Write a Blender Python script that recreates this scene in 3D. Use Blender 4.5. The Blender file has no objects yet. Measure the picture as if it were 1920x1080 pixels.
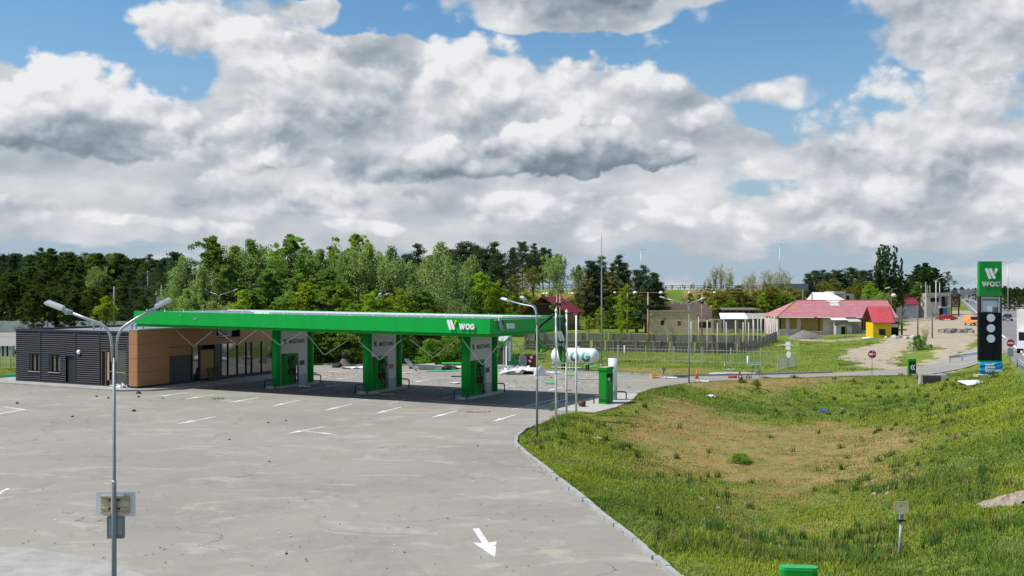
import bpy, bmesh, math, random
import numpy as np
from mathutils import Vector, Matrix
R = math.radians
random.seed(7)
rng = np.random.default_rng(11)
scn = bpy.context.scene
col = scn.collection

# ------------------------------------------------------------------ camera
CAMH = 7.5
F, CX, HY = 1867.0, 960.0, 548.0          # focal length and horizon in photo pixels (1920 wide)
cam = bpy.data.cameras.new("camera"); cam.lens = 36.0 * F / 1920.0; cam.sensor_width = 36.0
cam.shift_y = (HY - 540.0) / 1920.0
cam.clip_start = 0.5; cam.clip_end = 9000
camo = bpy.data.objects.new("camera", cam); col.objects.link(camo)
camo.location = (0, 0, CAMH); camo.rotation_euler = (R(90), 0, 0)
scn.camera = camo

# ------------------------------------------------------------------ sun, sky, exposure
TO_SUN = Vector((-0.72, -0.09, 1.0)).normalized()
sl = bpy.data.lights.new("sun", 'SUN'); sl.energy = 5.0; sl.angle = R(0.55); sl.color = (1.0, 0.965, 0.90)
so = bpy.data.objects.new("sun", sl); col.objects.link(so)
so.rotation_euler = TO_SUN.to_track_quat('Z', 'Y').to_euler(); so.location = (-40, 20, 80)
scn.view_settings.view_transform = 'Standard'; scn.view_settings.look = 'None'
scn.view_settings.exposure = 0.05; scn.view_settings.gamma = 1.0
scn.cycles.max_bounces = 6; scn.cycles.diffuse_bounces = 3; scn.cycles.glossy_bounces = 3
scn.cycles.transmission_bounces = 4; scn.cycles.transparent_max_bounces = 8


class NT:
    """small helper that wires shader nodes"""
    def __init__(s, tree): s.t = tree; s.n = tree.nodes; s.l = tree.links
    def new(s, typ, **kw):
        n = s.n.new(typ)
        for k, v in kw.items(): setattr(n, k, v)
        return n
    def put(s, sock, val):
        if isinstance(val, bpy.types.NodeSocket): s.l.new(val, sock)
        elif val is not None: sock.default_value = val
    def math(s, op, a, b=None, c=None, clamp=False):
        n = s.new('ShaderNodeMath', operation=op); n.use_clamp = clamp
        s.put(n.inputs[0], a)
        if b is not None: s.put(n.inputs[1], b)
        if c is not None: s.put(n.inputs[2], c)
        return n.outputs[0]
    def vmath(s, op, a, b=None):
        n = s.new('ShaderNodeVectorMath', operation=op); s.put(n.inputs[0], a)
        if b is not None: s.put(n.inputs[1], b)
        return n.outputs['Value'] if op in ('LENGTH', 'DOT_PRODUCT') else n.outputs[0]
    def ramp(s, v, a, b, c=0.0, d=1.0, smooth=True):
        n = s.new('ShaderNodeMapRange'); n.interpolation_type = 'SMOOTHSTEP' if smooth else 'LINEAR'; n.clamp = True
        s.put(n.inputs[0], v)
        for i, q in enumerate((a, b, c, d)): s.put(n.inputs[1 + i], q)
        return n.outputs[0]
    def mix(s, f, a, b, mode='MIX'):
        n = s.new('ShaderNodeMix', data_type='RGBA', blend_type=mode)
        s.put(n.inputs[0], f); s.put(n.inputs[6], a); s.put(n.inputs[7], b)
        return n.outputs[2]
    def noise(s, vec, scale, detail=3, rough=0.55, dist=0.0, dim='3D'):
        n = s.new('ShaderNodeTexNoise', noise_dimensions=dim)
        s.put(n.inputs['Vector'], vec); n.inputs['Scale'].default_value = scale
        n.inputs['Detail'].default_value = detail; n.inputs['Roughness'].default_value = rough
        n.inputs['Distortion'].default_value = dist
        return n.outputs[0]
    def noise_col(s, vec, scale, detail=3):
        n = s.new('ShaderNodeTexNoise'); s.put(n.inputs['Vector'], vec)
        n.inputs['Scale'].default_value = scale; n.inputs['Detail'].default_value = detail
        return n.outputs[1]


def c4(c): return (c[0], c[1], c[2], 1.0)


def sky_uv(px, py):
    x, y, z = (px - CX) / F, 1.0, (HY - py) / F
    return math.atan2(x, y) * F / 1000.0, math.atan2(z, math.hypot(x, y)) * F / 1000.0


def make_world():
    w = bpy.data.worlds.new("World"); scn.world = w; w.use_nodes = True
    t = NT(w.node_tree); w.node_tree.nodes.clear()
    # ---- cloud noise group (direction based: azimuth u, elevation v)
    gn = bpy.data.node_groups.new("cloud_noise", 'ShaderNodeTree')
    gn.interface.new_socket("P", in_out='INPUT', socket_type='NodeSocketVector')
    gn.interface.new_socket("D", in_out='OUTPUT', socket_type='NodeSocketFloat')
    gn.interface.new_socket("N", in_out='OUTPUT', socket_type='NodeSocketFloat')
    q = NT(gn); gi = q.new('NodeGroupInput'); go = q.new('NodeGroupOutput')
    P = gi.outputs[0]
    n1 = q.noise(q.vmath('MULTIPLY', P, (1.0, 1.5, 1.0)), 3.3, 8, 0.56, 0.3)
    n2 = q.noise(q.vmath('MULTIPLY', P, (1.0, 3.8, 1.0)), 5.5, 6, 0.60)
    sep = q.new('ShaderNodeSeparateXYZ'); q.put(sep.inputs[0], P)
    low = q.ramp(sep.outputs[1], 0.06, 0.26, 0.8, 0.0)
    vo = q.new('ShaderNodeTexVoronoi', voronoi_dimensions='2D', feature='SMOOTH_F1')
    PB = q.vmath('ADD', P, q.vmath('MULTIPLY', q.vmath('SUBTRACT', q.noise_col(P, 11.0, 4), (0.5, 0.5, 0.5)), (0.06, 0.045, 0.0)))
    q.put(vo.inputs['Vector'], q.vmath('MULTIPLY', PB, (1.0, 1.35, 1.0))); vo.inputs['Scale'].default_value = 5.2
    vo.inputs['Detail'].default_value = 2.0; vo.inputs['Roughness'].default_value = 0.45; vo.inputs['Smoothness'].default_value = 0.4
    pf = q.math('SUBTRACT', 0.5, vo.outputs['Distance'])
    d = q.math('ADD', q.math('MULTIPLY', n1, q.math('SUBTRACT', 1.0, low)), q.math('MULTIPLY', n2, low))
    d = q.math('MULTIPLY', q.math('SUBTRACT', d, 0.5), 1.5)
    q.put(go.inputs[0], q.math('ADD', d, q.math('MULTIPLY', pf, 0.30)))
    q.put(go.inputs[1], q.math('ADD', q.math('MULTIPLY', n1, 0.75), q.math('ADD', q.math('MULTIPLY', pf, 0.25), q.math('MULTIPLY', n2, 0.22))))
    feats = [  # px, py, rx, ry, weight: thick banks and the blue gaps between them
        (60, 15, 190, 90, -.95), (215, 60, 130, 75, -.75), (290, 125, 95, 62, -.95), (150, 100, 110, 60, -.65),
        (720, 12, 190, 55, -.85), (640, 40, 80, 40, -.3), (1120, 88, 260, 42, -.65), (860, 60, 90, 30, -.45),
        (1420, 70, 190, 90, -.95), (1560, 185, 200, 75, -1.0), (1470, 150, 160, 90, -.6), (1590, 110, 130, 90, -.5),
        (1050, 375, 130, 24, -.35), (1440, 358, 80, 16, -.3), (60, 470, 300, 30, -.2), (1500, 470, 400, 40, -.15),
        (110, 230, 330, 150, .45), (640, 110, 260, 110, .45), (820, 240, 420, 170, .55), (1180, 210, 190, 120, .6), (1100, 300, 420, 80, .5),
        (300, 40, 130, 45, .45), (1100, 5, 320, 62, .75), (1790, 60, 190, 110, .65), (1780, 330, 330, 150, .5), (1430, 185, 130, 40, .55),
        (1350, 250, 110, 60, .4), (530, 310, 260, 90, .4), (1100, 370, 300, 40, .2), (230, 280, 260, 60, .3), (1000, 420, 1100, 70, .25), (150, 400, 400, 60, .25)]
    # ---- direction to (azimuth, elevation)
    tc = t.new('ShaderNodeTexCoord'); s = t.new('ShaderNodeSeparateXYZ'); t.put(s.inputs[0], tc.outputs['Generated'])
    az = t.math('MULTIPLY', t.math('ARCTAN2', s.outputs[0], s.outputs[1]), F / 1000.0)
    el = t.math('MULTIPLY', t.math('ARCSINE', s.outputs[2]), F / 1000.0)
    cmb = t.new('ShaderNodeCombineXYZ'); t.put(cmb.inputs[0], az); t.put(cmb.inputs[1], el)
    UV = cmb.outputs[0]
    def dens(vec):
        n = t.new('ShaderNodeGroup'); n.node_tree = gn; t.put(n.inputs[0], vec); return n.outputs
    D0, N0 = dens(UV)
    N1 = dens(t.vmath('ADD', UV, (-0.016, 0.028, 0.0)))[1]
    N2 = dens(t.vmath('ADD', UV, (-0.045, 0.085, 0.0)))[1]
    PW = t.vmath('ADD', UV, t.vmath('MULTIPLY', t.vmath('SUBTRACT', t.noise_col(UV, 6.0, 5), (0.5, 0.5, 0.5)), (0.11, 0.075, 0.0)))
    for (px, py, rx, ry, wt) in feats:
        u, v = sky_uv(px, py)
        dv = t.vmath('MULTIPLY', t.vmath('SUBTRACT', PW, (u, v, 0.0)), (1000.0 / rx, 1000.0 / ry, 0.0))
        D0 = t.math('ADD', D0, t.ramp(t.vmath('LENGTH', dv), 0.25, 1.25, wt, 0.0))
    D0 = t.math('ADD', D0, t.ramp(el, 0.10, 0.28, 0.05, 0.0))
    alpha = t.ramp(D0, -0.10, 0.14)
    rel = t.math('ADD', t.math('MULTIPLY', t.math('SUBTRACT', N0, N1), 1.5), t.math('MULTIPLY', t.math('SUBTRACT', N0, N2), 1.25))
    # soft backing layer first, then single cumulus banks: bright heads, grey flat bases
    b = t.math('ADD', 0.62, t.math('MULTIPLY', rel, t.ramp(el, 0.04, 0.3, 0.45, 0.7)))
    b = t.math('SUBTRACT', b, t.math('MULTIPLY', t.ramp(el, 0.02, 0.2, 1.0, 0.0), 0.11))
    wc = t.noise_col(UV, 5.5, 7)
    UW = t.vmath('ADD', UV, t.vmath('MULTIPLY', t.vmath('SUBTRACT', wc, (0.5, 0.5, 0.5)), (0.16, 0.10, 0.0)))
    sw = t.new('ShaderNodeSeparateXYZ'); t.put(sw.inputs[0], UW); wu, wv = sw.outputs[0], sw.outputs[1]
    nz = t.math('MULTIPLY', t.math('SUBTRACT', N0, 0.5), 2.0)
    relc = t.math('MULTIPLY', rel, 0.85)
    banks = [  # px, py, half width, height up, height down, head brightness, base brightness, softness
        (1760, 330, 430, 150, 120, .78, .60, .6), (330, 418, 150, 26, 18, .78, .64, .7), (90, 395, 150, 34, 26, .74, .58, .8), (700, 422, 120, 22, 16, .78, .64, .7), (920, 402, 130, 30, 18, .84, .66, .9),
        (560, 390, 220, 26, 20, .70, .58, .8), (1120, 420, 200, 28, 22, .74, .60, .7), (1390, 410, 72, 40, 28, .88, .64, .8), (1570, 425, 100, 30, 20, .82, .62, .5), (1860, 400, 60, 30, 20, .86, .64, .8), (1690, 352, 82, 44, 32, .88, .64, .8),
        (1760, 440, 200, 24, 18, .72, .6, .7), (600, 372, 330, 30, 24, .46, .40, .9), (1010, 385, 330, 22, 20, .72, .66, .8), (1650, 395, 300, 30, 30, .66, .56, .9),
        (820, 215, 500, 175, 120, .86, .44, .5), (1030, 165, 330, 90, 110, .92, .55, .4), (395, 55, 190, 62, 70, .90, .74, .45), (1450, 180, 120, 36, 34, .84, .70, .9), (1300, 225, 90, 60, 60, .86, .62, .5),
        (70, 240, 300, 150, 80, .96, .34, .4), (250, 240, 170, 90, 66, .84, .34, .5), (520, 280, 210, 80, 60, .76, .40, .5), (690, 190, 200, 80, 70, .62, .50, .7), (1090, 288, 400, 80, 62, .88, .06, .3), (800, 320, 280, 55, 42, .54, .16, .5), (565, 312, 92, 48, 26, .78, .54, .4), (395, 330, 40, 16, 14, .82, .70, 1.1),
        (1060, -12, 370, 60, 92, .10, .60, .6), (560, 5, 90, 30, 55, .40, .72, .6), (1830, 30, 250, 110, 100, .60, .50, .6), (1850, 150, 200, 80, 70, .80, .64, .6)]
    nf = t.noise(UV, 15.0, 6, 0.6)
    UP_ = t.vmath('ADD', UV, t.vmath('MULTIPLY', t.vmath('SUBTRACT', t.noise_col(UV, 16.0, 4), (0.5, 0.5, 0.5)), (0.045, 0.035, 0.0)))
    def puff(vec, sc):
        vo = t.new('ShaderNodeTexVoronoi', voronoi_dimensions='2D', feature='SMOOTH_F1'); t.put(vo.inputs['Vector'], t.vmath('MULTIPLY', vec, (1.0, 1.25, 1.0)))
        vo.inputs['Scale'].default_value = sc; vo.inputs['Detail'].default_value = 2.5; vo.inputs['Roughness'].default_value = 0.55; vo.inputs['Smoothness'].default_value = 0.25
        return t.math('SUBTRACT', 0.55, vo.outputs['Distance'])
    pa = puff(UP_, 11.0); pb = puff(t.vmath('ADD', UP_, (-0.010, 0.017, 0.0)), 11.0)
    nz = t.math('ADD', nz, t.math('ADD', t.math('MULTIPLY', t.math('SUBTRACT', nf, 0.5), 0.45), t.math('MULTIPLY', pa, 0.55)))
    nz = t.math('SUBTRACT', nz, 0.06)
    relc = t.math('ADD', relc, t.math('MULTIPLY', t.math('SUBTRACT', pa, pb), 0.42))
    for (px, py, rx, up, dn, hi, lo, soft) in banks:
        u, v = sky_uv(px, py)
        du = t.math('MULTIPLY', t.math('SUBTRACT', wu, u), 1000.0 / rx); dv = t.math('SUBTRACT', wv, v)
        dy = t.math('ADD', t.math('MULTIPLY', t.math('MAXIMUM', dv, 0.0), 1000.0 / up), t.math('MULTIPLY', t.math('MINIMUM', dv, 0.0), 1000.0 / dn))
        r2 = t.math('ADD', t.math('MULTIPLY', du, du), t.math('MULTIPLY', dy, dy))
        dd = t.math('ADD', t.math('SUBTRACT', 1.0, r2), nz)
        al = t.ramp(dd, 0.0, soft * 0.75)
        sb = t.math('ADD', t.ramp(t.math('ADD', dy, t.math('MULTIPLY', nz, 0.30)), -0.75, 0.5, lo, hi), relc)
        b = t.math('ADD', b, t.math('MULTIPLY', al, t.math('SUBTRACT', sb, b)))
        alpha = t.math('MAXIMUM', alpha, al)
    cr = t.new('ShaderNodeValToRGB'); t.put(cr.inputs[0], b)
    e = cr.color_ramp.elements
    e[0].position = 0.0; e[0].color = (.195, .245, .305, 1); e[1].position = 1.0; e[1].color = (.82, .83, .84, 1)
    for pos, c in ((.25, (.315, .365, .42, 1)), (.5, (.48, .52, .565, 1)), (.75, (.66, .685, .715, 1))):
        k = e.new(pos); k.color = c
    cloud = t.vmath('MULTIPLY', cr.outputs[0], (8.3, 8.3, 8.3))
    sk = t.new('ShaderNodeTexSky', sky_type='NISHITA'); sk.sun_disc = False
    sk.sun_elevation = math.asin(TO_SUN.z); sk.sun_rotation = math.atan2(TO_SUN.x, TO_SUN.y)
    sk.altitude = 150; sk.air_density = 1.0; sk.dust_density = 0.6; sk.ozone_density = 1.2
    # thin veil of high haze low in the sky
    veil = t.ramp(el, 0.0, 0.55, 0.97, 0.0)
    base = t.mix(veil, t.vmath('MULTIPLY', sk.outputs[0], (0.62, 0.93, 1.06)), (3.15, 3.95, 4.75, 1))
    fin = t.mix(alpha, base, cloud)
    bg = t.new('ShaderNodeBackground'); t.put(bg.inputs[0], fin); bg.inputs[1].default_value = 0.12
    out = t.new('ShaderNodeOutputWorld'); t.l.new(bg.outputs[0], out.inputs[0])
    w.cycles.sampling_method = 'MANUAL'; w.cycles.sample_map_resolution = 512


make_world()

# ------------------------------------------------------------------ numpy noise
def _h(ix, iy, seed):
    n = (ix.astype(np.int64) * 374761393 + iy.astype(np.int64) * 668265263 + seed * 1442695041) & 0xffffffff
    n = ((n ^ (n >> 13)) * 1274126177) & 0xffffffff
    return ((n ^ (n >> 16)) & 0xffff) / 65535.0
def vnoise(x, y, seed=0):
    x = np.asarray(x, float); y = np.asarray(y, float)
    ix, iy = np.floor(x), np.floor(y); fx, fy = x - ix, y - iy
    fx = fx * fx * (3 - 2 * fx); fy = fy * fy * (3 - 2 * fy)
    a, b = _h(ix, iy, seed), _h(ix + 1, iy, seed); c, d = _h(ix, iy + 1, seed), _h(ix + 1, iy + 1, seed)
    return (a + (b - a) * fx) + ((c + (d - c) * fx) - (a + (b - a) * fx)) * fy
def fbm(x, y, s=1.0, oct=4, seed=0):
    x = np.asarray(x, float) / s; y = np.asarray(y, float) / s
    t, a, n = 0.0, 0.5, 0.0
    for i in range(oct):
        t = t + a * vnoise(x + 17.3 * i, y - 9.1 * i, seed + i); n += a; a *= 0.5; x = x * 2.03; y = y * 2.03
    return t / n
def sstep(a, b, x):
    t = np.clip((np.asarray(x, float) - a) / (b - a), 0, 1); return t * t * (3 - 2 * t)

# ------------------------------------------------------------------ photo pixel -> place on the ground
def gp(px, py, z=0.0):
    D = F * (CAMH - z) / (py - HY); return ((px - CX) / F * D, D)
def zat(py, D): return CAMH - (py - HY) / F * D
def xat(px, D): return (px - CX) / F * D

# station frame: x along the canopy towards its near end, y away from the camera
ST0 = Vector((-1.42, 64.5, 0)); RS = math.atan2(-0.454, 0.891)
SX, SY = Vector((0.891, -0.454, 0)), Vector((0.454, 0.891, 0))
def S(x, y, z=0.0): return ST0 + SX * x + SY * y + Vector((0, 0, z))

# ------------------------------------------------------------------ terrain
EDGE_PX = [(1300, 1110), (1161, 992), (1083, 929), (1023, 881.7), (985, 851), (969.5, 837.6), (965, 829), (969, 820), (979, 811), (1002.5, 798),
           (1040, 785), (1079, 772.5), (1116, 775), (1153, 766), (1188, 752), (1196, 738), (1220, 729.7), (1290, 717.6), (1437, 709.7), (1570, 706.5), (1702, 703.5)]
EDGE = [gp(*p) for p in EDGE_PX]
def poly_dist(x, y, pts, closed=False):
    d = np.full(np.shape(x), 1e9); n = len(pts)
    for i in range(n if closed else n - 1):
        (x0, y0), (x1, y1) = pts[i], pts[(i + 1) % n]
        dx, dy = x1 - x0, y1 - y0; L = dx * dx + dy * dy + 1e-12
        t = np.clip(((x - x0) * dx + (y - y0) * dy) / L, 0, 1)
        d = np.minimum(d, np.hypot(x - x0 - t * dx, y - y0 - t * dy))
    return d
def poly_in(x, y, pts):
    ins = np.zeros(np.shape(x), bool); n = len(pts)
    for i in range(n):
        (x0, y0), (x1, y1) = pts[i], pts[(i + 1) % n]
        if y0 == y1: continue
        c = (y0 > y) != (y1 > y)
        ins ^= c & (x < (x1 - x0) * (y - y0) / (y1 - y0) + x0)
    return ins
def poly_sd(x, y, pts):
    d = poly_dist(x, y, pts, True); return np.where(poly_in(x, y, pts), d, -d)
HD = Vector((0.406, 0.914)); HN = Vector((0.914, -0.406))   # highway direction and its right-hand side
def off(x, y): return x * HN.x + y * HN.y
def hw(s, o): return (HD.x * s + HN.x * o, HD.y * s + HN.y * o)
BASIN = EDGE + [hw(97, -0.5), hw(90, 12), hw(5, 12)] + [(7.0, 12.0)]
REAR_PX = [(1702, 691), (1560, 699), (1420, 703), (1250, 706), (1122, 699.5), (1000, 694), (800, 686.5), (600, 685)]
LOTB = [(S(-48, 25).x, S(-48, 25).y), (S(-47.5, -0.9).x, S(-47.5, -0.9).y), (S(-95, -1.5).x, S(-95, -1.5).y), (-95, 12), (7.0, 12.0)]
LOT = EDGE + [gp(*p) for p in REAR_PX] + LOTB
ROADN = [(1702, 703.5), (1793, 699), (1850, 694), (1905, 687)]
ROADF = [(1702, 691), (1780, 681), (1840, 670), (1890, 654)]
def Hf(x, y):
    x = np.asarray(x, float); y = np.asarray(y, float)
    o = off(x, y)
    a = -2.5 - 22 * sstep(92, 150, y)
    z = 1.5 * sstep(a, a * 0 + 5.5, o)
    z = z * (1 - 0.35 * sstep(60, 80, y) * (1 - sstep(95, 120, y)) * (1 - sstep(1, 5, o)))
    de = poly_dist(x, y, EDGE)
    inb = poly_in(x, y, BASIN)
    z = z - np.where(inb, 1.15 * sstep(1.2, 8.5, de) * (1 - sstep(-7, 0.5, o)) * sstep(12, 24, y), 0)
    z = z + np.where(inb, 0.07 * sstep(0.0, 0.9, de) + 0.16 * (fbm(x, y, 2.4, 3, 5) - 0.5) * sstep(0.2, 2, de), 0)
    # embankment of the raised road behind everything
    e = y + 0.03 * x
    emb = 8.1 * sstep(206, 223, e) * (1 - sstep(58, 82, x - 0.12 * (e - 220)))
    emb = emb * (1 - 0.9 * sstep(-60, -120, x)) * (1 - sstep(300, 380, e))
    z = np.maximum(z, 0) * (emb < 0.05) + np.where(emb >= 0.05, np.maximum(z, emb), 0) + np.minimum(z, 0)
    z = z + 0.5 * (fbm(x, y, 9, 3, 9) - 0.5) * (emb > 0.3) * 1.6 * (emb < 7.6)
    # left wood stands on slightly higher ground
    z = z + 0.5 * sstep(-40, -70, x) * sstep(150, 190, y)
    return z
def gt(px, py):
    x, y = gp(px, py)
    for _ in range(14):
        z = float(Hf(np.array([x]), np.array([y]))[0]); x2, y2 = gp(px, py, z)
        x, y = 0.5 * (x + x2), 0.5 * (y + y2)
    return x, y, float(Hf(np.array([x]), np.array([y]))[0])
def hz(x, y): return float(Hf(np.array([x]), np.array([y]))[0])

# ------------------------------------------------------------------ materials
MATS = {}
def M(name, base, rough=0.7, var=0.12, scale=2.0, bump=0.0, metal=0.0, stretch=(1, 1, 1), dirt=None, spec=0.4, coords='Object'):
    if name in MATS: return MATS[name]
    m = bpy.data.materials.new(name); m.use_nodes = True; t = NT(m.node_tree)
    bs = t.n['Principled BSDF']; bs.inputs['Roughness'].default_value = rough; bs.inputs['Metallic'].default_value = metal
    bs.inputs['Specular IOR Level'].default_value = spec
    tc = t.new('ShaderNodeTexCoord'); v = t.vmath('MULTIPLY', tc.outputs[coords], stretch)
    n = t.noise(v, scale, 5, 0.6)
    f = t.ramp(n, 0.25, 0.75)
    lo = tuple(x * (1 - var) for x in base); hi = tuple(min(1, x * (1 + var)) for x in base)
    c = t.mix(f, c4(lo), c4(hi))
    if dirt:
        dc, amt, ds = dirt
        n2 = t.noise(v, ds, 6, 0.65, 0.4)
        c = t.mix(t.math('MULTIPLY', t.ramp(n2, 0.48, 0.72), amt), c, c4(dc))
    t.put(bs.inputs['Base Color'], c)
    t.put(bs.inputs['Roughness'], t.ramp(n, 0.2, 0.8, max(0.02, rough - 0.08), min(1, rough + 0.08)))
    if bump:
        b = t.new('ShaderNodeBump'); b.inputs['Strength'].default_value = bump; b.inputs['Distance'].default_value = 0.05
        t.put(b.inputs['Height'], t.noise(v, scale * 6, 4)); t.l.new(b.outputs[0], bs.inputs['Normal'])
    MATS[name] = m; return m

def leafmat(name, trans=0.3, rnd=0.25, up=0.0):
    m = bpy.data.materials.new(name); m.use_nodes = True; t = NT(m.node_tree); t.n.clear()
    at = t.new('ShaderNodeAttribute', attribute_name="Col"); oi = t.new('ShaderNodeObjectInfo')
    hs = t.new('ShaderNodeHueSaturation'); t.put(hs.inputs['Color'], at.outputs['Color'])
    t.put(hs.inputs['Value'], t.ramp(oi.outputs['Random'], 0, 1, 1 - rnd, 1 + rnd, False))
    t.put(hs.inputs['Hue'], t.ramp(t.math('FRACT', t.math('MULTIPLY', oi.outputs['Random'], 7.13)), 0, 1, 0.488, 0.512, False))
    a = t.new('ShaderNodeBsdfDiffuse'); b = t.new('ShaderNodeBsdfTranslucent'); mx = t.new('ShaderNodeMixShader')
    t.l.new(hs.outputs[0], a.inputs[0])
    t.put(b.inputs[0], t.mix(0.35, t.vmath('MULTIPLY', hs.outputs[0], (1.6, 1.5, 1.0)), (0.20, 0.27, 0.025, 1)))
    if up:
        ge = t.new('ShaderNodeNewGeometry')
        nn = t.vmath('NORMALIZE', t.vmath('ADD', t.vmath('MULTIPLY', ge.outputs['Normal'], (1 - up,) * 3), (0, 0, up)))
        t.l.new(nn, a.inputs['Normal'])
    mx.inputs[0].default_value = trans; t.l.new(a.outputs[0], mx.inputs[1]); t.l.new(b.outputs[0], mx.inputs[2])
    o = t.new('ShaderNodeOutputMaterial'); t.l.new(mx.outputs[0], o.inputs[0])
    return m

# ------------------------------------------------------------------ mesh builder
class MB:
    def __init__(s): s.v = []; s.f = []
    def add(s, vs, fs, T=None):
        o = len(s.v)
        s.v += [tuple(T @ Vector(p)) if T is not None else tuple(p) for p in vs]
        s.f += [tuple(i + o for i in q) for q in fs]; return s
    def poly(s, *p): return s.add(p, [tuple(range(len(p)))])
    def box(s, x0, x1, y0, y1, z0, z1, T=None):
        vs = [(x, y, z) for z in (z0, z1) for y in (y0, y1) for x in (x0, x1)]
        return s.add(vs, [(0, 2, 3, 1), (4, 5, 7, 6), (0, 1, 5, 4), (2, 6, 7, 3), (0, 4, 6, 2), (1, 3, 7, 5)], T)
    def bar(s, a, b, w, h=None):
        a, b = Vector(a), Vector(b); h = h or w; d = (b - a); L = d.length; d.normalize()
        up = Vector((0, 0, 1)) if abs(d.z) < 0.95 else Vector((0, 1, 0))
        sx = d.cross(up).normalized(); sy = sx.cross(d)
        T = Matrix((sx, d, sy)).transposed().to_4x4(); T.translation = a
        return s.box(-w / 2, w / 2, 0, L, -h / 2, h / 2, T)
    def prism(s, pts, a, b, axis='z'):
        n = len(pts)
        def P(p, h): return (p[0], p[1], h) if axis == 'z' else ((p[0], h, p[1]) if axis == 'y' else (h, p[0], p[1]))
        vs = [P(p, a) for p in pts] + [P(p, b) for p in pts]
        return s.add(vs, [tuple(reversed(range(n))), tuple(range(n, 2 * n))] + [(i, (i + 1) % n, (i + 1) % n + n, i + n) for i in range(n)])
    def tube(s, pts, r, n=8, cap=True):
        pts = [Vector(p) for p in pts]; k = len(pts); rs = r if hasattr(r, '__len__') else [r] * k
        o = len(s.v); prev = None
        for i, p in enumerate(pts):
            d = (pts[min(i + 1, k - 1)] - pts[max(i - 1, 0)]).normalized()
            if prev is None: prev = Vector((1, 0, 0)) if abs(d.x) < 0.9 else Vector((0, 1, 0))
            a = (prev - d * prev.dot(d)).normalized(); b = d.cross(a); prev = a
            for j in range(n):
                t = 2 * math.pi * j / n; s.v.append(tuple(p + (a * math.cos(t) + b * math.sin(t)) * rs[i]))
        for i in range(k - 1):
            for j in range(n):
                j2 = (j + 1) % n; s.f.append((o + i * n + j, o + i * n + j2, o + (i + 1) * n + j2, o + (i + 1) * n + j))
        if cap:
            s.f.append(tuple(o + j for j in reversed(range(n)))); s.f.append(tuple(o + (k - 1) * n + j for j in range(n)))
        return s
    def lathe(s, prof, n=16, c=(0, 0, 0), T=None):
        vs = [(c[0] + r * math.cos(2 * math.pi * j / n), c[1] + r * math.sin(2 * math.pi * j / n), c[2] + z) for r, z in prof for j in range(n)]
        k = len(prof)
        fs = [(i * n + j, i * n + (j + 1) % n, (i + 1) * n + (j + 1) % n, (i + 1) * n + j) for i in range(k - 1) for j in range(n)]
        fs += [tuple(reversed(range(n))), tuple(range((k - 1) * n, k * n))]
        return s.add(vs, fs, T)
    def warp(s, fn): s.v = [tuple(fn(*p)) for p in s.v]; return s
    def build(s, name, mat, parent=None, smooth=False, world=False, loc=None):
        me = bpy.data.meshes.new(name); v = s.v
        if world:
            Ti = world_inv(parent) if parent is not None else Matrix.Translation(-Vector(loc))
            v = [tuple(Ti @ Vector(p)) for p in v]
        elif loc is not None: pass
        me.from_pydata(v, [], s.f); me.materials.append(mat)
        if smooth: me.polygons.foreach_set('use_smooth', [True] * len(me.polygons))
        me.update()
        o = bpy.data.objects.new(name, me); col.objects.link(o)
        if parent is not None: o.parent = parent
        elif loc is not None: o.location = loc
        return o

def world_inv(o):
    T = Matrix.Identity(4); ch = []
    while o is not None: ch.append(o); o = o.parent
    for q in reversed(ch): T = T @ (Matrix.Translation(q.location) @ q.rotation_euler.to_matrix().to_4x4())
    return T.inverted()
def tag(o, label=None, cat=None, group=None, kind=None):
    if label: o['label'] = label
    if cat: o['category'] = cat
    if group: o['group'] = group
    if kind: o['kind'] = kind
    return o
def thing(name, label, cat, loc=(0, 0, 0), rotz=0.0, group=None):
    o = bpy.data.objects.new(name, None); o.empty_display_size = 0.3; col.objects.link(o)
    o.location = loc; o.rotation_euler = (0, 0, rotz); return tag(o, label, cat, group)
def structure(o): o['kind'] = 'structure'; return o
def kids(o): return [c for c in bpy.data.objects if c.parent == o]
def dup(root, loc, rotz=None, label=None, group=None, sc=None):
    r = root.copy(); col.objects.link(r); r.location = loc
    if rotz is not None: r.rotation_euler = (0, 0, rotz)
    if label: r['label'] = label
    if group: r['group'] = group
    if sc is not None: r.scale = sc
    for ch in root.children:
        c = ch.copy(); col.objects.link(c); c.parent = r
        for g in ch.children:
            d = g.copy(); col.objects.link(d); d.parent = c
    return r

# ------------------------------------------------------------------ lettering
def text_mb(body, size, extrude=0.01, offset=0.0, spacing=1.0, align='CENTER'):
    cu = bpy.data.curves.new("lettering", 'FONT'); cu.body = body; cu.size = size; cu.extrude = extrude
    cu.offset = offset; cu.space_character = spacing; cu.align_x = align; cu.resolution_u = 3
    ob = bpy.data.objects.new("lettering", cu); col.objects.link(ob)
    dg = bpy.context.evaluated_depsgraph_get(); me = bpy.data.meshes.new_from_object(ob.evaluated_get(dg))
    vs = [tuple(v.co) for v in me.vertices]; fs = [tuple(p.vertices) for p in me.polygons]
    bpy.data.objects.remove(ob); bpy.data.curves.remove(cu); bpy.data.meshes.remove(me)
    return vs, fs
def frame(org, xd, up):
    xd, up = Vector(xd).normalized(), Vector(up).normalized(); n = xd.cross(up)
    T = Matrix((xd, up, n)).transposed().to_4x4(); T.translation = Vector(org); return T
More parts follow.
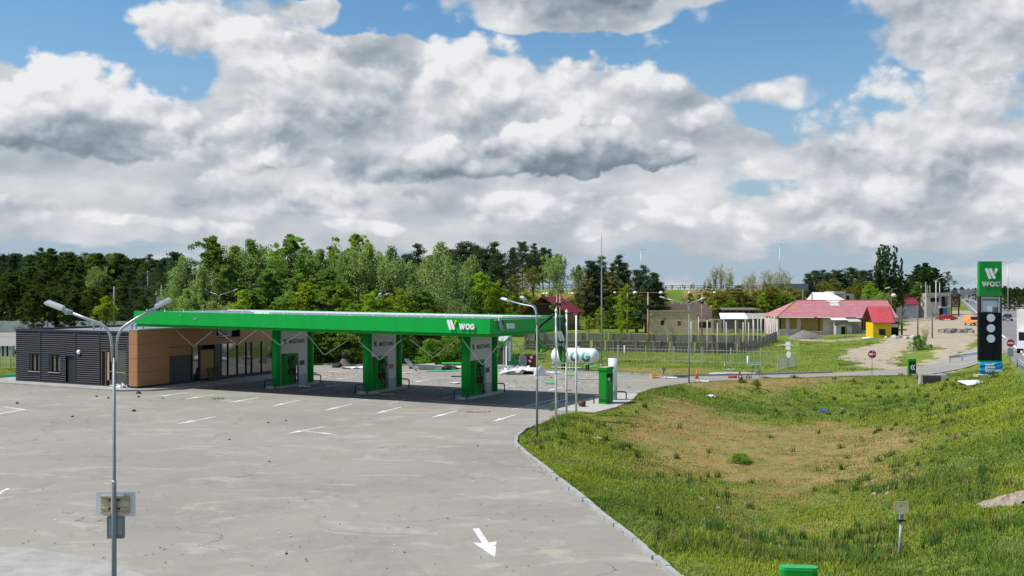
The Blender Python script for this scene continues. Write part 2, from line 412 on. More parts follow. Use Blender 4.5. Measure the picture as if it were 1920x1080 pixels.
def ring_arc(cx, cy, r0, r1, a0, a1, n=28, sx=1.0):
    q = []
    for i in range(n):
        t0 = a0 + (a1 - a0) * i / n; t1 = a0 + (a1 - a0) * (i + 1) / n
        q.append([(cx + sx * r0 * math.cos(t0), cy + r0 * math.sin(t0)), (cx + sx * r1 * math.cos(t0), cy + r1 * math.sin(t0)),
                  (cx + sx * r1 * math.cos(t1), cy + r1 * math.sin(t1)), (cx + sx * r0 * math.cos(t1), cy + r0 * math.sin(t1))])
    return q
def letter_w(x, h, w, t):
    """outline of a bold W, left edge at x"""
    return [[(x, h), (x + t, h), (x + .27 * w + .02 * w, .36 * h), (x + .5 * w - .5 * t, h), (x + .5 * w + .5 * t, h), (x + .71 * w, .36 * h), (x + w - t, h), (x + w, h),
             (x + .78 * w, 0), (x + .78 * w - .9 * t, 0), (x + .5 * w, .58 * h), (x + .22 * w + .9 * t, 0), (x + .22 * w, 0)]]
def wog(h):
    """the three bold letters of the name as 2D polygons, height h, left at 0"""
    r = h * .52; P = letter_w(0, h, 1.45 * h, .30 * h)
    P += ring_arc(2.02 * h, h / 2, r * .48, r, 0, 2 * math.pi, 30)
    cx = 3.10 * h
    P += ring_arc(cx, h / 2, r * .48, r, R(38), R(345), 26)
    P.append([(cx + .02 * h, .40 * h), (cx + .53 * h, .40 * h), (cx + .53 * h, .60 * h), (cx + .02 * h, .60 * h)])
    return P
def capsule(ax, ay, bx, by, r, n=8, r2=None):
    a = math.atan2(by - ay, bx - ax); r2 = r if r2 is None else r2
    return [(ax + r * math.cos(a + math.pi / 2 + math.pi * i / n), ay + r * math.sin(a + math.pi / 2 + math.pi * i / n)) for i in range(n + 1)] + \
           [(bx + r2 * math.cos(a - math.pi / 2 + math.pi * i / n), by + r2 * math.sin(a - math.pi / 2 + math.pi * i / n)) for i in range(n + 1)]
def mark(h):
    """the slanted two-bar mark with its drop: (bars, drop), height h"""
    r = .135 * h
    bars = [capsule(r, h - r, .40 * h, r, r), capsule(.455 * h, h - r, .77 * h, r * 1.15, r)]
    drop = [capsule(.98 * h, h - r, .865 * h, .53 * h, r, 8, .03 * h)]
    return bars, drop
def plates(mb, polys, T, t):
    for k, p in enumerate(polys):
        n = len(p); e = 0.0
        vs = [(a, b, e) for a, b in p] + [(a, b, t) for a, b in p]
        area = sum(p[i][0] * p[(i + 1) % n][1] - p[(i + 1) % n][0] * p[i][1] for i in range(n))
        fs = [tuple(range(n, 2 * n))] + [(i, (i + 1) % n, (i + 1) % n + n, i + n) for i in range(n)]
        if area < 0: fs = [tuple(reversed(f)) for f in fs]
        mb.add(vs, fs, T)
    return mb

WHITE = M("white_paint", (.78, .79, .80), .45, .04, 3)
GREY = M("grey_steel", (.33, .35, .37), .45, .10, 3, 0, 0.3)
GALV = M("galvanised_steel", (.42, .45, .48), .45, .10, 2, 0, 0.45)
GREEN = M("green_panel", (.0, .36, .05), .5, .06, .5, .02, 0, (2.2, 2.2, .3), ((.015, .24, .045), .35, 1.3), .22)
DGREEN = M("green_enamel", (.010, .28, .025), .5, .10, 1.2, 0, 0, (1, 1, 1), ((.02, .16, .03), .3, 2.5), .15)
BLACK = M("black_plastic", (.016, .018, .020), .5, .2, 4)
DARK = M("dark_grey_metal", (.028, .035, .045), .45, .15, 3)
CONC = M("pale_concrete", (.40, .39, .365), .85, .16, 1.3, .3, 0, (1, 1, 1), ((.22, .21, .19), .5, 2.2))
RUST = M("rusty_steel", (.42, .27, .16), .8, .25, 3, .2, 0, (1, 1, .3), ((.52, .44, .34), .7, 2))

# ================================================================== ground
def px_poly(pts, z=0.0): return [gp(a, b, z) for a, b in pts]
DRY1 = px_poly([(1165, 830), (1200, 795), (1290, 778), (1400, 792), (1500, 775), (1640, 790), (1735, 835), (1745, 880), (1680, 892), (1600, 905), (1570, 950), (1500, 985), (1400, 975), (1320, 950), (1230, 900)], -1.1)
DRY2 = px_poly([(1290, 718), (1437, 711), (1560, 710), (1500, 722), (1330, 728)])
DRY4 = px_poly([(985, 640), (1230, 643), (1430, 645), (1440, 650), (1385, 659), (1160, 656), (985, 654)])
DRY3 = px_poly([(1130, 688), (1330, 690), (1330, 699), (1250, 703), (1130, 696)])
DIRT1 = px_poly([(1590, 664), (1596, 650), (1650, 644), (1684, 634), (1695, 612), (1710, 594), (1760, 588), (1832, 588), (1842, 628), (1838, 652), (1800, 668), (1770, 690), (1700, 694), (1668, 688), (1620, 676)], 0.5)
DIRT2 = px_poly([(1480, 634), (1560, 640), (1640, 636), (1640, 642), (1560, 645), (1490, 640)])
BUSHY = px_poly([(1668, 676), (1700, 662), (1766, 662), (1758, 672), (1720, 682), (1690, 684)], 0.2)
def masks(x, y):
    n = (fbm(x, y, 5.0, 4, 21) - 0.5) * 13; n2 = (fbm(x, y, 1.3, 3, 31) - 0.5) * 4.5
    dry = (.42 + .80 * fbm(x, y, 2.1, 3, 41)) * sstep(-3.5, 3.5, poly_sd(x, y, DRY1) + n + n2)
    dry = np.maximum(dry, 0.75 * sstep(-1.0, 1.0, poly_sd(x, y, DRY2) + n * .4 + n2))
    dry = np.maximum(dry, 0.6 * sstep(-1.0, 1.5, poly_sd(x, y, DRY3) + n * .3))
    dry = np.maximum(dry, .75 * sstep(-1.5, 1.5, poly_sd(x, y, DRY4) + n * .35))
    dirt = sstep(-1.6, 1.6, poly_sd(x, y, DIRT1) + n * .22 + n2)
    dirt = np.maximum(dirt, 0.7 * sstep(-1.0, 1.0, poly_sd(x, y, DIRT2) + n * .3))
    dirt = dirt * (1 - sstep(-1.0, 1.0, poly_sd(x, y, BUSHY) + n2))
    emb = sstep(204, 210, y) * (1 - sstep(222, 226, y)) * sstep(-90, -60, x) * (1 - sstep(70, 85, x))
    dry = np.maximum(dry, emb * sstep(.30, .55, fbm(x, y, 7, 4, 51)) * .85)
    return dry, dirt

def build_ground():
    xs = np.concatenate([[-5000, -2500, -1200, -700, -400, -280], np.arange(-220, -10, 4), np.arange(-10, 64, .6), np.arange(64, 210, 3), [240, 300, 450, 800, 1500, 3000, 5000]])
    ys = np.concatenate([[-80, -30, 0], np.arange(8, 108, .6), np.arange(108, 250, 1.6), np.arange(250, 330, 5), [345, 365, 390, 430, 520, 700, 1000, 1600, 2600, 4500, 7000]])
    X, Y = np.meshgrid(xs, ys); Z = Hf(X, Y)
    sd = poly_sd(X, Y, LOT); Z = np.where(sd > 0.0, -0.12, Z)
    rd = poly_in(X, Y, [gp(*p) for p in ROADN] + [gp(*p) for p in reversed(ROADF)]); Z = np.where(rd, Z - 0.16, Z)
    o = off(X, Y); hwm = (o > 4.9) & (o < 62) & (Y > 20); Z = np.where(hwm, np.minimum(Z, 1.36), Z)
    nx, ny = len(xs), len(ys)
    me = bpy.data.meshes.new("ground")
    V = np.stack([X, Y, Z], -1).reshape(-1, 3)
    idx = np.arange(nx * ny).reshape(ny, nx)
    q = np.stack([idx[:-1, :-1], idx[:-1, 1:], idx[1:, 1:], idx[1:, :-1]], -1).reshape(-1, 4)
    me.from_pydata(V.tolist(), [], q.tolist())
    me.polygons.foreach_set('use_smooth', [True] * len(me.polygons))
    dry, dirt = masks(V[:, 0], V[:, 1])
    for nm, a in (("dry", dry), ("dirt", dirt)):
        at = me.attributes.new(nm, 'FLOAT', 'POINT'); at.data.foreach_set('value', a.astype(np.float32))
    m = bpy.data.materials.new("meadow_ground"); m.use_nodes = True; t = NT(m.node_tree)
    bs = t.n['Principled BSDF']; bs.inputs['Roughness'].default_value = 0.95; bs.inputs['Specular IOR Level'].default_value = 0.1
    P = t.new('ShaderNodeTexCoord').outputs['Object']
    a_dry = t.new('ShaderNodeAttribute', attribute_name="dry").outputs['Fac']; a_dirt = t.new('ShaderNodeAttribute', attribute_name="dirt").outputs['Fac']
    big = t.noise(P, 0.13, 4); mid = t.noise(P, 0.9, 5, .6); fine = t.noise(P, 6.0, 4, .7)
    g = t.mix(t.ramp(big, .35, .65), (.110, .165, .025, 1), (.19, .225, .04, 1))
    g = t.mix(t.math('MULTIPLY', t.ramp(mid, .45, .75), .6), g, (.065, .11, .02, 1))
    g = t.mix(t.math('MULTIPLY', t.ramp(fine, .5, .75), .5), g, (.17, .20, .055, 1))
    d = t.mix(t.ramp(mid, .35, .65), (.205, .18, .062, 1), (.29, .205, .085, 1))
    d = t.mix(t.math('MULTIPLY', t.ramp(t.noise(P, .55, 4), .55, .68), .8), d, (.135, .16, .04, 1))
    d = t.mix(t.math('MULTIPLY', t.ramp(t.noise(P, .35, 5, .7, .5), .54, .66), .8), d, (.33, .165, .05, 1))
    d = t.mix(t.math('MULTIPLY', t.ramp(t.noise(P, .42, 6, .75), .57, .68), .8), d, (.085, .068, .04, 1))
    c = t.mix(t.ramp(t.math('ADD', a_dry, t.math('MULTIPLY', t.math('SUBTRACT', fine, .5), .5)), .25, .75), g, d)
    sd_ = t.mix(t.ramp(mid, .3, .7), (.31, .255, .185, 1), (.43, .37, .285, 1)); sd_ = t.mix(t.math('MULTIPLY', t.ramp(fine, .45, .75), .55), sd_, (.23, .185, .13, 1))
    c = t.mix(t.ramp(t.math('ADD', a_dirt, t.math('MULTIPLY', t.math('SUBTRACT', mid, .5), .6)), .35, .65), c, sd_)
    t.put(bs.inputs['Base Color'], c)
    b = t.new('ShaderNodeBump'); b.inputs['Strength'].default_value = .6; b.inputs['Distance'].default_value = .12
    t.put(b.inputs['Height'], t.math('ADD', mid, t.math('MULTIPLY', fine, .6))); t.l.new(b.outputs[0], bs.inputs['Normal'])
    me.materials.append(m); o = bpy.data.objects.new("ground", me); col.objects.link(o); structure(o)
build_ground()

def asphalt_mat(name, base, light, cracks=True):
    m = bpy.data.materials.new(name); m.use_nodes = True; t = NT(m.node_tree)
    bs = t.n['Principled BSDF']; bs.inputs['Roughness'].default_value = 0.9; bs.inputs['Specular IOR Level'].default_value = 0.2
    P = t.new('ShaderNodeTexCoord').outputs['Object']
    n = t.noise(P, .12, 6, .6, .6); n2 = t.noise(t.vmath('MULTIPLY', P, (.6, 1.0, 1.0)), .42, 7, .68, 1.2); f = t.noise(P, 28, 3, .8); sp = t.noise(P, 9, 2, .5)
    c = t.mix(t.ramp(n, .3, .7), c4(tuple(.90 * k for k in base)), c4(tuple(1.10 * k for k in base)))
    c = t.mix(t.math('MULTIPLY', t.ramp(n2, .52, .70), .8), c, c4(light))
    c = t.mix(t.math('MULTIPLY', t.ramp(t.noise(P, 1.6, 6, .7, .5), .50, .72), .35), c, c4(light))
    c = t.mix(t.math('MULTIPLY', t.ramp(t.noise(t.vmath('MULTIPLY', P, (.5, 1, 1)), .28, 7, .7, .6), .60, .68), .7), c, c4((light[0] * 1.08, light[1] * 1.02, light[2] * .92)))
    c = t.mix(t.math('MULTIPLY', t.ramp(t.noise(P, .33, 5, .6, 1.0), .58, .72), .35), c, c4(tuple(.62 * k for k in base)))
    c = t.mix(t.math('MULTIPLY', t.ramp(f, .35, .75), .38), c, c4(tuple(.68 * k for k in base)))
    c = t.mix(t.math('MULTIPLY', t.ramp(sp, .70, .76), .30), c, c4(tuple(.55 * k for k in base)))
    if cracks:
        for (ax, ay, rad_, wd_) in ((16, 33, 19.5, .16), (16, 33, 21.2, .16), (-22, 30, 17.5, .2), (-22, 30, 15.8, .2), (6, 70, 33, .18), (6, 70, 34.8, .18)):
            dd_ = t.math('ABSOLUTE', t.math('SUBTRACT', t.vmath('LENGTH', t.vmath('SUBTRACT', t.vmath('MULTIPLY', P, (1, 1, 0)), (ax, ay, 0))), rad_))
            kk_ = t.math('MULTIPLY', t.ramp(dd_, wd_ * .4, wd_, 1, 0), t.ramp(t.noise(P, .5, 4, .7), .48, .68))
            c = t.mix(t.math('MULTIPLY', kk_, .22), c, (.09, .085, .078, 1))
        w = t.vmath('ADD', P, t.vmath('MULTIPLY', t.vmath('SUBTRACT', t.noise_col(P, .35, 6), (.5, .5, .5)), (5.0, 5.0, 0)))
        w = t.vmath('MULTIPLY', w, (1, 1, 0))
        vo = t.new('ShaderNodeTexVoronoi', feature='DISTANCE_TO_EDGE', voronoi_dimensions='2D'); t.put(vo.inputs['Vector'], w); vo.inputs['Scale'].default_value = .085
        k = t.math('MULTIPLY', t.ramp(vo.outputs[0], .0012, .005, 1, 0), t.ramp(t.noise(P, .22, 3), .48, .6))
        c = t.mix(t.math('MULTIPLY', k, .48), c, (.05, .048, .044, 1))
    t.put(bs.inputs['Base Color'], c)
    b = t.new('ShaderNodeBump'); b.inputs['Strength'].default_value = .25; b.inputs['Distance'].default_value = .02
    t.put(b.inputs['Height'], f); t.l.new(b.outputs[0], bs.inputs['Normal'])
    return m
ASPH = asphalt_mat("worn_asphalt", (.278, .258, .222), (.41, .38, .335))
ASPH2 = asphalt_mat("road_asphalt", (.28, .266, .242), (.36, .34, .31), False)

def sheet(name, pts, z, mat):
    bm = bmesh.new(); vs = [bm.verts.new((x, y, z)) for x, y in pts]; f = bm.faces.new(vs)
    if f.normal.z < 0 or True:
        f.normal_update()
        if f.normal.z < 0: f.normal_flip()
    bmesh.ops.triangulate(bm, faces=[f]); me = bpy.data.meshes.new(name); bm.to_mesh(me); bm.free()
    me.materials.append(mat); o = bpy.data.objects.new(name, me); col.objects.link(o); return structure(o)
sheet("forecourt", LOT, 0.0, ASPH)
# darker sheet under the canopy: its shadow painted into the asphalt colour
SHADE_ASPH = asphalt_mat("shadow_toned_asphalt", (.165, .16, .152), (.22, .21, .20), False)
sheet("canopy_shadow_patch", [(S(a, b).x, S(a, b).y) for a, b in ((-26.5, .9), (1.6, .9), (3.9, 10.6), (-26.5, 11.6))], 0.004, SHADE_ASPH)

def strip(name, near, far, mat, zoff, n=14, kind=True):
    def resamp(P):
        P = np.array(P); d = np.r_[0, np.cumsum(np.hypot(*np.diff(P, axis=0).T))]; s = np.linspace(0, d[-1], n)
        return np.stack([np.interp(s, d, P[:, 0]), np.interp(s, d, P[:, 1])], -1)
    A, B = resamp(near), resamp(far); mb = MB(); K = 6
    for i in range(n):
        for j in range(K):
            p = A[i] + (B[i] - A[i]) * j / (K - 1); mb.v.append((p[0], p[1], hz(p[0], p[1]) + zoff))
    for i in range(n - 1):
        for j in range(K - 1): a = i * K + j; mb.f.append((a, a + K, a + K + 1, a + 1))
    o = mb.build(name, mat); return structure(o)
strip("access_road", [gp(*p) for p in ROADN], [gp(*p) for p in ROADF], ASPH2, 0.03, 24)

# highway carriageways and verges
def hstrip(name, o0, o1, z, mat, s0=15, s1=2600):
    mb = MB(); st = [s0 + (s1 - s0) * (i / 30.0) ** 2 for i in range(31)]
    for a, b in zip(st[:-1], st[1:]):
        mb.poly((*hw(a, o0), z), (*hw(a, o1), z), (*hw(b, o1), z), (*hw(b, o0), z))
    return structure(mb.build(name, mat))
HASPH = asphalt_mat("highway_asphalt", (.20, .197, .19), (.25, .245, .235), False)
hstrip("highway", 4.6, 24.5, 1.50, HASPH)
hstrip("highway_far_carriageway", 30, 44, 1.50, HASPH)
PAINT = M("road_paint", (.72, .72, .70), .7, .1, 5, 0, 0, (1, 1, 1), ((.30, .29, .27), .75, 2.0))
hstrip("highway_edge_line", 24.0, 24.3, 1.506, PAINT); hstrip("highway_edge_line", 6.0, 6.25, 1.506, PAINT)
mb = MB()
for o_ in (11.6, 12.6):
    for k in range(90):
        s = 40 + 12 * k; L = 12.0 if o_ > 12 else 6.0
        mb.poly((*hw(s, o_), 1.507), (*hw(s, o_ + .16), 1.507), (*hw(s + L, o_ + .16), 1.507), (*hw(s + L, o_), 1.507))
structure(mb.build("highway_lane_line", PAINT))

# kerbs: single concrete blocks along the lot's edge
KERB = M("kerb_concrete", (.33, .33, .33), .85, .14, 2.0, .25, 0, (1, 1, 1), ((.26, .25, .23), .55, 1.4))
def kerb(name, pts, w=.16, h=.14, L=1.0, jitter=.02):
    P = np.array(pts); d = np.r_[0, np.cumsum(np.hypot(*np.diff(P, axis=0).T))]; mb = MB(); n = int(d[-1] / L)
    for i in range(n):
        s0, s1 = i * L + .012, (i + 1) * L - .012
        a = np.array([np.interp(s0, d, P[:, 0]), np.interp(s0, d, P[:, 1])]); b = np.array([np.interp(s1, d, P[:, 0]), np.interp(s1, d, P[:, 1])])
        j = rng.normal(0, jitter, 2); zz = h + rng.normal(0, .012)
        mb.bar((a[0] + j[0], a[1] + j[1], zz / 2 - .06), (b[0] + j[0], b[1] + j[1], zz / 2 - .06), w, zz + .12)
    return structure(mb.build(name, KERB))
kerb("kerb", EDGE[:10], .17, .13); kerb("kerb", [gp(*p) for p in REAR_PX[1:]], .16, .16, 1.0, .008)
kerb("kerb", EDGE[17:], .12, .05, 1.5, .03)

# ------------------------------------------------------------------ painted arrows and lines
def arrow(tip, tail, w=.42, hl=.44, sw=.13, name="lane_arrow"):
    a, b = Vector((*gp(*tip), 0)), Vector((*gp(*tail), 0)); d = b - a; L = d.length; d.normalize(); n = Vector((-d.y, d.x, 0))
    def q(s, o): p = a + d * s * L + n * o; return (p.x, p.y, .007)
    mb = MB(); mb.poly(q(0, 0), q(hl, w / 2), q(hl - .03, sw / 2), q(1, sw / 2), q(1, -sw / 2), q(hl - .03, -sw / 2), q(hl, -w / 2))
    return structure(mb.build(name, PAINT))
for tip, tail in (((296, 743.8), (354, 735.5)), ((345, 749), (403, 739.5)), ((428, 755.5), (485.5, 745)), ((508, 762.4), (563, 750)), ((607.8, 769.8), (660.5, 757.4)),
                  ((703, 776), (753, 763)), ((809, 783), (856.7, 770.4)), ((923, 790.7), (966, 777.8)), ((330, 795.5), (404, 781.5)), ((535, 814), (607, 800)),
                  ((628, 710.8), (666, 706)), ((605, 706.5), (622, 703.8)), ((775, 717), (803, 712)), ((610, 698), (650, 694)), ((940, 727), (968, 722.5)), ((1026, 733), (1054, 726)),
                  ((1030, 757), (1062, 748))):
    arrow(tip, tail)
arrow((928, 1045), (892, 991), .72, .50, .20)
arrow((636, 815.5), (566, 808), .3, .5, .1)
arrow((-14, 930), (16, 916), .5, .4, .14)
mb = MB()
def gline(mb, p, q, w=.12, z=.008):
    a, b = Vector((*gp(*p), z)), Vector((*gp(*q), z)); d = (b - a).normalized(); n = Vector((-d.y, d.x, 0)) * w / 2
    mb.poly(a + n, a - n, b - n, b + n)
for p, q in (((800, 751), (1040, 767)), ((960, 768), (1078, 739)), ((830, 747), (862, 741)), ((560, 733), (640, 721)), ((655, 747), (690, 750)), ((700, 750), (860, 757)),
             ((860, 733), (1060, 731)), ((730, 757), (760, 749))):
    gline(mb, p, q, .10)
structure(mb.build("lane_line", PAINT))
sheet("painted_patch", px_poly([(-60, 766), (8, 764.5), (44, 768), (-10, 780), (-60, 784)]), .004, M("pinkish_asphalt", (.33, .27, .24), .9, .1, 1.2))
mb = MB(); gline(mb, (-60, 764), (8, 763), .16); gline(mb, (8, 763), (47, 768.2), .16); gline(mb, (47, 768.2), (-60, 786), .2); structure(mb.build("patch_border_line", PAINT))
# pavement round the shop, pad of the dispenser, slab behind
PAVE = M("pavement_slab", (.33, .32, .30), .9, .14, 1.1, .2, 0, (1, 1, 1), ((.2, .19, .175), .5, 1.5))
def slab(name, pts, z0, z1, mat): return structure(MB().prism([(p[0], p[1]) for p in pts], z0, z1).build(name, mat))
slab("shop_pavement", [(S(a, b).x, S(a, b).y) for a, b in ((-47.5, -3.2), (-30.2, -3.4), (-28.1, -2.0), (-27.3, 0), (-27.3, 17), (-47.5, 17))], -.05, .13, PAVE)
slab("dispenser_pad", [gp(*p) for p in ((1037, 771), (1079, 771.5), (1116, 774), (1153, 765), (1186, 751), (1196, 739), (1130, 738), (1122, 743))], -.05, .05, M("light_pad", (.40, .38, .35), .9, .1, 1.2, .2))
slab("concrete_patch", [gp(*p) for p in ((590, 672.5), (655, 673), (640, 681), (590, 683))], -.05, .07, CONC)
slab("concrete_patch", [gp(*p) for p in ((1329, 701), (1340, 699), (1416, 699.5), (1416, 703.5), (1330, 704))], -.05, .07, CONC)
slab("far_parking_lot", px_poly([(-140, 632), (60, 630), (120, 628), (120, 658), (40, 664), (-140, 670)]), .35, .62, ASPH2)
slab("near_pavement", [(-12.6, 18), (-9.0, 25.6), (-11.5, 27.8), (-14.0, 29.0), (-22, 30.2), (-24, 18)], -.05, .05, PAVE)
# raised road on the embankment
mb = MB(); mb.poly((-95, 225, 8.02), (62, 222, 8.02), (62, 234, 8.02), (-95, 237, 8.02)); structure(mb.build("overpass_road", HASPH))

# ------------------------------------------------------------------ grass (one mass of blades)
def grass(name, pts, dens, hfac=1.0, seed=1, cond=None, cap=200000):
    r = np.random.default_rng(seed); P = np.array(pts); lo, hi = P.min(0), P.max(0)
    n = int((hi[0] - lo[0]) * (hi[1] - lo[1]) * dens * 1.0); n = min(n, 1200000)
    x = r.uniform(lo[0], hi[0], n); y = r.uniform(lo[1], hi[1], n)
    k = poly_in(x, y, pts); x, y = x[k], y[k]
    k = (np.abs(x / y) < .57) & (y > 20); x, y = x[k], y[k]
    k = (np.maximum(0.10, np.minimum(1, (38.0 / np.hypot(x, y)) ** 2)) > r.random(len(x))); x, y = x[k], y[k]
    k = poly_sd(x, y, LOT) < -.04; x, y = x[k], y[k]
    if cond is not None: k = cond(x, y); x, y = x[k], y[k]
    dry, dirt = masks(x, y)
    k = (r.random(len(x)) > dirt * 1.15) & (r.random(len(x)) > dry * .45); x, y, dry, dirt = x[k], y[k], dry[k], dirt[k]
    D = np.hypot(x, y); z = Hf(x, y)
    clump = fbm(x, y, 1.6, 3, 77); clump2 = fbm(x, y, 6.0, 3, 78); patch = fbm(x, y, 3.2, 4, 79)
    h = (.075 + .085 * sstep(.40, .80, clump) + .05 * sstep(.5, .7, clump2)) * hfac * (1 - .66 * dry) * (.95 - D / 400)
    tall = sstep(.63, .74, patch) * (1 - .7 * dry); h = h * (1 + 1.1 * tall)
    B = 4
    x = np.repeat(x, B); y = np.repeat(y, B); z = np.repeat(z, B); D = np.repeat(D, B); m = len(x)
    h = np.repeat(h, B) * r.uniform(.55, 1.25, m); dryb = np.repeat(dry, B); cl2 = np.repeat(clump2, B); tallb = np.repeat(tall, B)
    x = x + r.normal(0, .09, m) * (D / 40) ** .5; y = y + r.normal(0, .09, m) * (D / 40) ** .5
    an = r.uniform(0, 2 * np.pi, m); w = (.008 + .00034 * D) * r.uniform(.7, 1.3, m); le = r.uniform(.15, .75, m) * h; la = r.uniform(0, 2 * np.pi, m)
    V = np.empty((m, 3, 3), np.float32)
    V[:, 0] = np.stack([x - w * np.cos(an), y - w * np.sin(an), z - .03], -1); V[:, 1] = np.stack([x + w * np.cos(an), y + w * np.sin(an), z - .03], -1)
    V[:, 2] = np.stack([x + le * np.cos(la) + .2 * h, y + le * np.sin(la), z + h], -1)
    g1, g2, g3, g4 = np.array([.175, .25, .03]), np.array([.30, .36, .038]), np.array([.33, .26, .085]), np.array([.085, .165, .035])
    f = sstep(.3, .7, fbm(x, y, 7.0, 3, 80))[:, None] * .8 + .2 * r.random((m, 1))
    C = g1 + (g2 - g1) * f
    C = C + (g4 - C) * (.75 * tallb * (r.random(m) > .25))[:, None]
    C = C + (g4 - C) * (sstep(.50, .66, fbm(x, y, 5.5, 4, 82)) * .62)[:, None]
    C = C + (np.array([.20, .27, .10]) - C) * (sstep(.60, .70, fbm(x, y, 2.2, 4, 84)) * .5)[:, None]
    C = C + (g3 - C) * (np.clip(dryb * r.uniform(.6, 1.2, m), 0, 1))[:, None]
    C = np.where((r.random(m) < .07)[:, None], np.array([.27, .24, .10]), C) * r.uniform(.75, 1.25, (m, 1))
    me = bpy.data.meshes.new(name); me.vertices.add(m * 3); me.vertices.foreach_set('co', V.ravel())
    me.loops.add(m * 3); me.loops.foreach_set('vertex_index', np.arange(m * 3, dtype=np.int32))
    me.polygons.add(m); me.polygons.foreach_set('loop_start', np.arange(0, m * 3, 3, dtype=np.int32))
    ca = me.color_attributes.new("Col", 'FLOAT_COLOR', 'POINT'); cc = np.ones((m * 3, 4), np.float32); cc[:, :3] = np.repeat(C, 3, 0); ca.data.foreach_set('color', cc.ravel())
    me.update(); me.validate(); me.materials.append(GRASSM); o = bpy.data.objects.new(name, me); col.objects.link(o); o['kind'] = 'stuff'
    print(name, m); return o
GRASSM = leafmat("grass_blades", .25, 0.0, .75)
grass("grass", BASIN, 150, 1.0, 3, lambda x, y: off(x, y) < 4.2)
grass("meadow_grass", px_poly([(590, 661), (1457, 684), (1492, 684), (1500, 640), (1600, 634), (1700, 668), (1700, 690.5), (1560, 698), (1420, 702), (1250, 705), (1122, 698), (1000, 693), (800, 685), (590, 684)]), 60, 1.0, 4)
grass("meadow_grass", px_poly([(-60, 690), (34, 690), (34, 708), (-60, 708)]), 90, 1.2, 5)
grass("meadow_grass", px_poly([(985, 641), (1230, 645), (1400, 650), (1455, 634), (1500, 634), (1457, 684), (960, 674)]), 60, 1.1, 6)

def tufts(name, n, seed):
    r = np.random.default_rng(seed); V = []; C = []; tot = 0
    while tot < n:
        px, py = r.uniform(975, 1918), r.uniform(712, 1078); x, y = gp(px, py, -.5)
        xx, yy = np.array([x]), np.array([y])
        if not poly_in(xx, yy, BASIN)[0] or off(x, y) > 4 or poly_dist(xx, yy, EDGE)[0] < .5: continue
        if fbm(xx, yy, 4, 3, 61)[0] < .47 or r.random() < masks(xx, yy)[0][0] * 1.15: continue
        z = hz(x, y); k = int(r.integers(14, 34)); kind = r.random(); H_ = r.uniform(.22, .46); tot += 1
        base = np.array([.075, .145, .03]) if kind < .55 else (np.array([.13, .20, .05]) if kind < .85 else np.array([.30, .25, .11]))
        for _ in range(k):
            a, b = r.uniform(0, 6.28), r.uniform(.05, .35) * H_; w = .009 + .0003 * y; ox, oy = r.normal(0, .09, 2); h = H_ * r.uniform(.5, 1.1); an = r.uniform(0, 3.14)
            V += [(x + ox - w * math.cos(an), y + oy - w * math.sin(an), z - .03), (x + ox + w * math.cos(an), y + oy + w * math.sin(an), z - .03), (x + ox + b * math.cos(a), y + oy + b * math.sin(a), z + h)]
            C += [base * r.uniform(.7, 1.3)] * 3
    m = len(V) // 3; me = bpy.data.meshes.new(name); me.from_pydata(V, [], [(3 * i, 3 * i + 1, 3 * i + 2) for i in range(m)])
    ca = me.color_attributes.new("Col", 'FLOAT_COLOR', 'POINT'); cc = np.ones((m * 3, 4), np.float32); cc[:, :3] = np.array(C); ca.data.foreach_set('color', cc.ravel())
    me.materials.append(GRASSM); o = bpy.data.objects.new(name, me); col.objects.link(o); o['kind'] = 'stuff'
tufts("weeds", 480, 66)

# ================================================================== filling station
WOOD = M("wood_cladding", (.36, .185, .085), .6, .12, 3, .05, 0, (.5, .5, 7), ((.30, .15, .07), .5, 1.2))
CORR = M("anthracite_sheet", (.012, .017, .024), .5, .12, 1.5, 0, .1, (1, 1, 1), None, .3)
GLASS = bpy.data.materials.new("dark_glass"); GLASS.use_nodes = True
_b = GLASS.node_tree.nodes['Principled BSDF']; _b.inputs['Base Color'].default_value = (.012, .016, .018, 1); _b.inputs['Roughness'].default_value = .04; _b.inputs['Specular IOR Level'].default_value = .9; _b.inputs['IOR'].default_value = 1.9
OSB = M("chipboard", (.33, .215, .085), .85, .35, 9, .15, 0, (1, 1, 1), ((.46, .32, .14), .6, 16))
SHUT = M("roller_shutter", (.085, .09, .10), .45, .2, 1.2, 0, .3)
ROOFM = M("pale_roof_sheet", (.56, .585, .62), .5, .10, .8, 0, .1, (1, .3, 1), ((.40, .42, .45), .5, 1.0))

# ---- shop building
shop = thing("station_shop", "low shop with dark corrugated walls and a brown wood clad front beside the canopy", "shop building", S(-37, 5), RS)
def SL(root_xy): return Matrix.Translation((-root_xy[0], -root_xy[1], 0))
class LB(MB):
    """builder in station coordinates, shifted into a thing standing at (ox, oy)"""
    def __init__(s, ox, oy): super().__init__(); s.ox, s.oy = ox, oy
    def build(s, name, mat, parent=None, smooth=False):
        s.v = [(a - s.ox, b - s.oy, c) for a, b, c in s.v]; return super().build(name, mat, parent, smooth)
def sb(): return LB(-37, 5)
X0, X1, YF, YB, ZT = -44.0, -30.5, -1.6, 13.5, 4.47
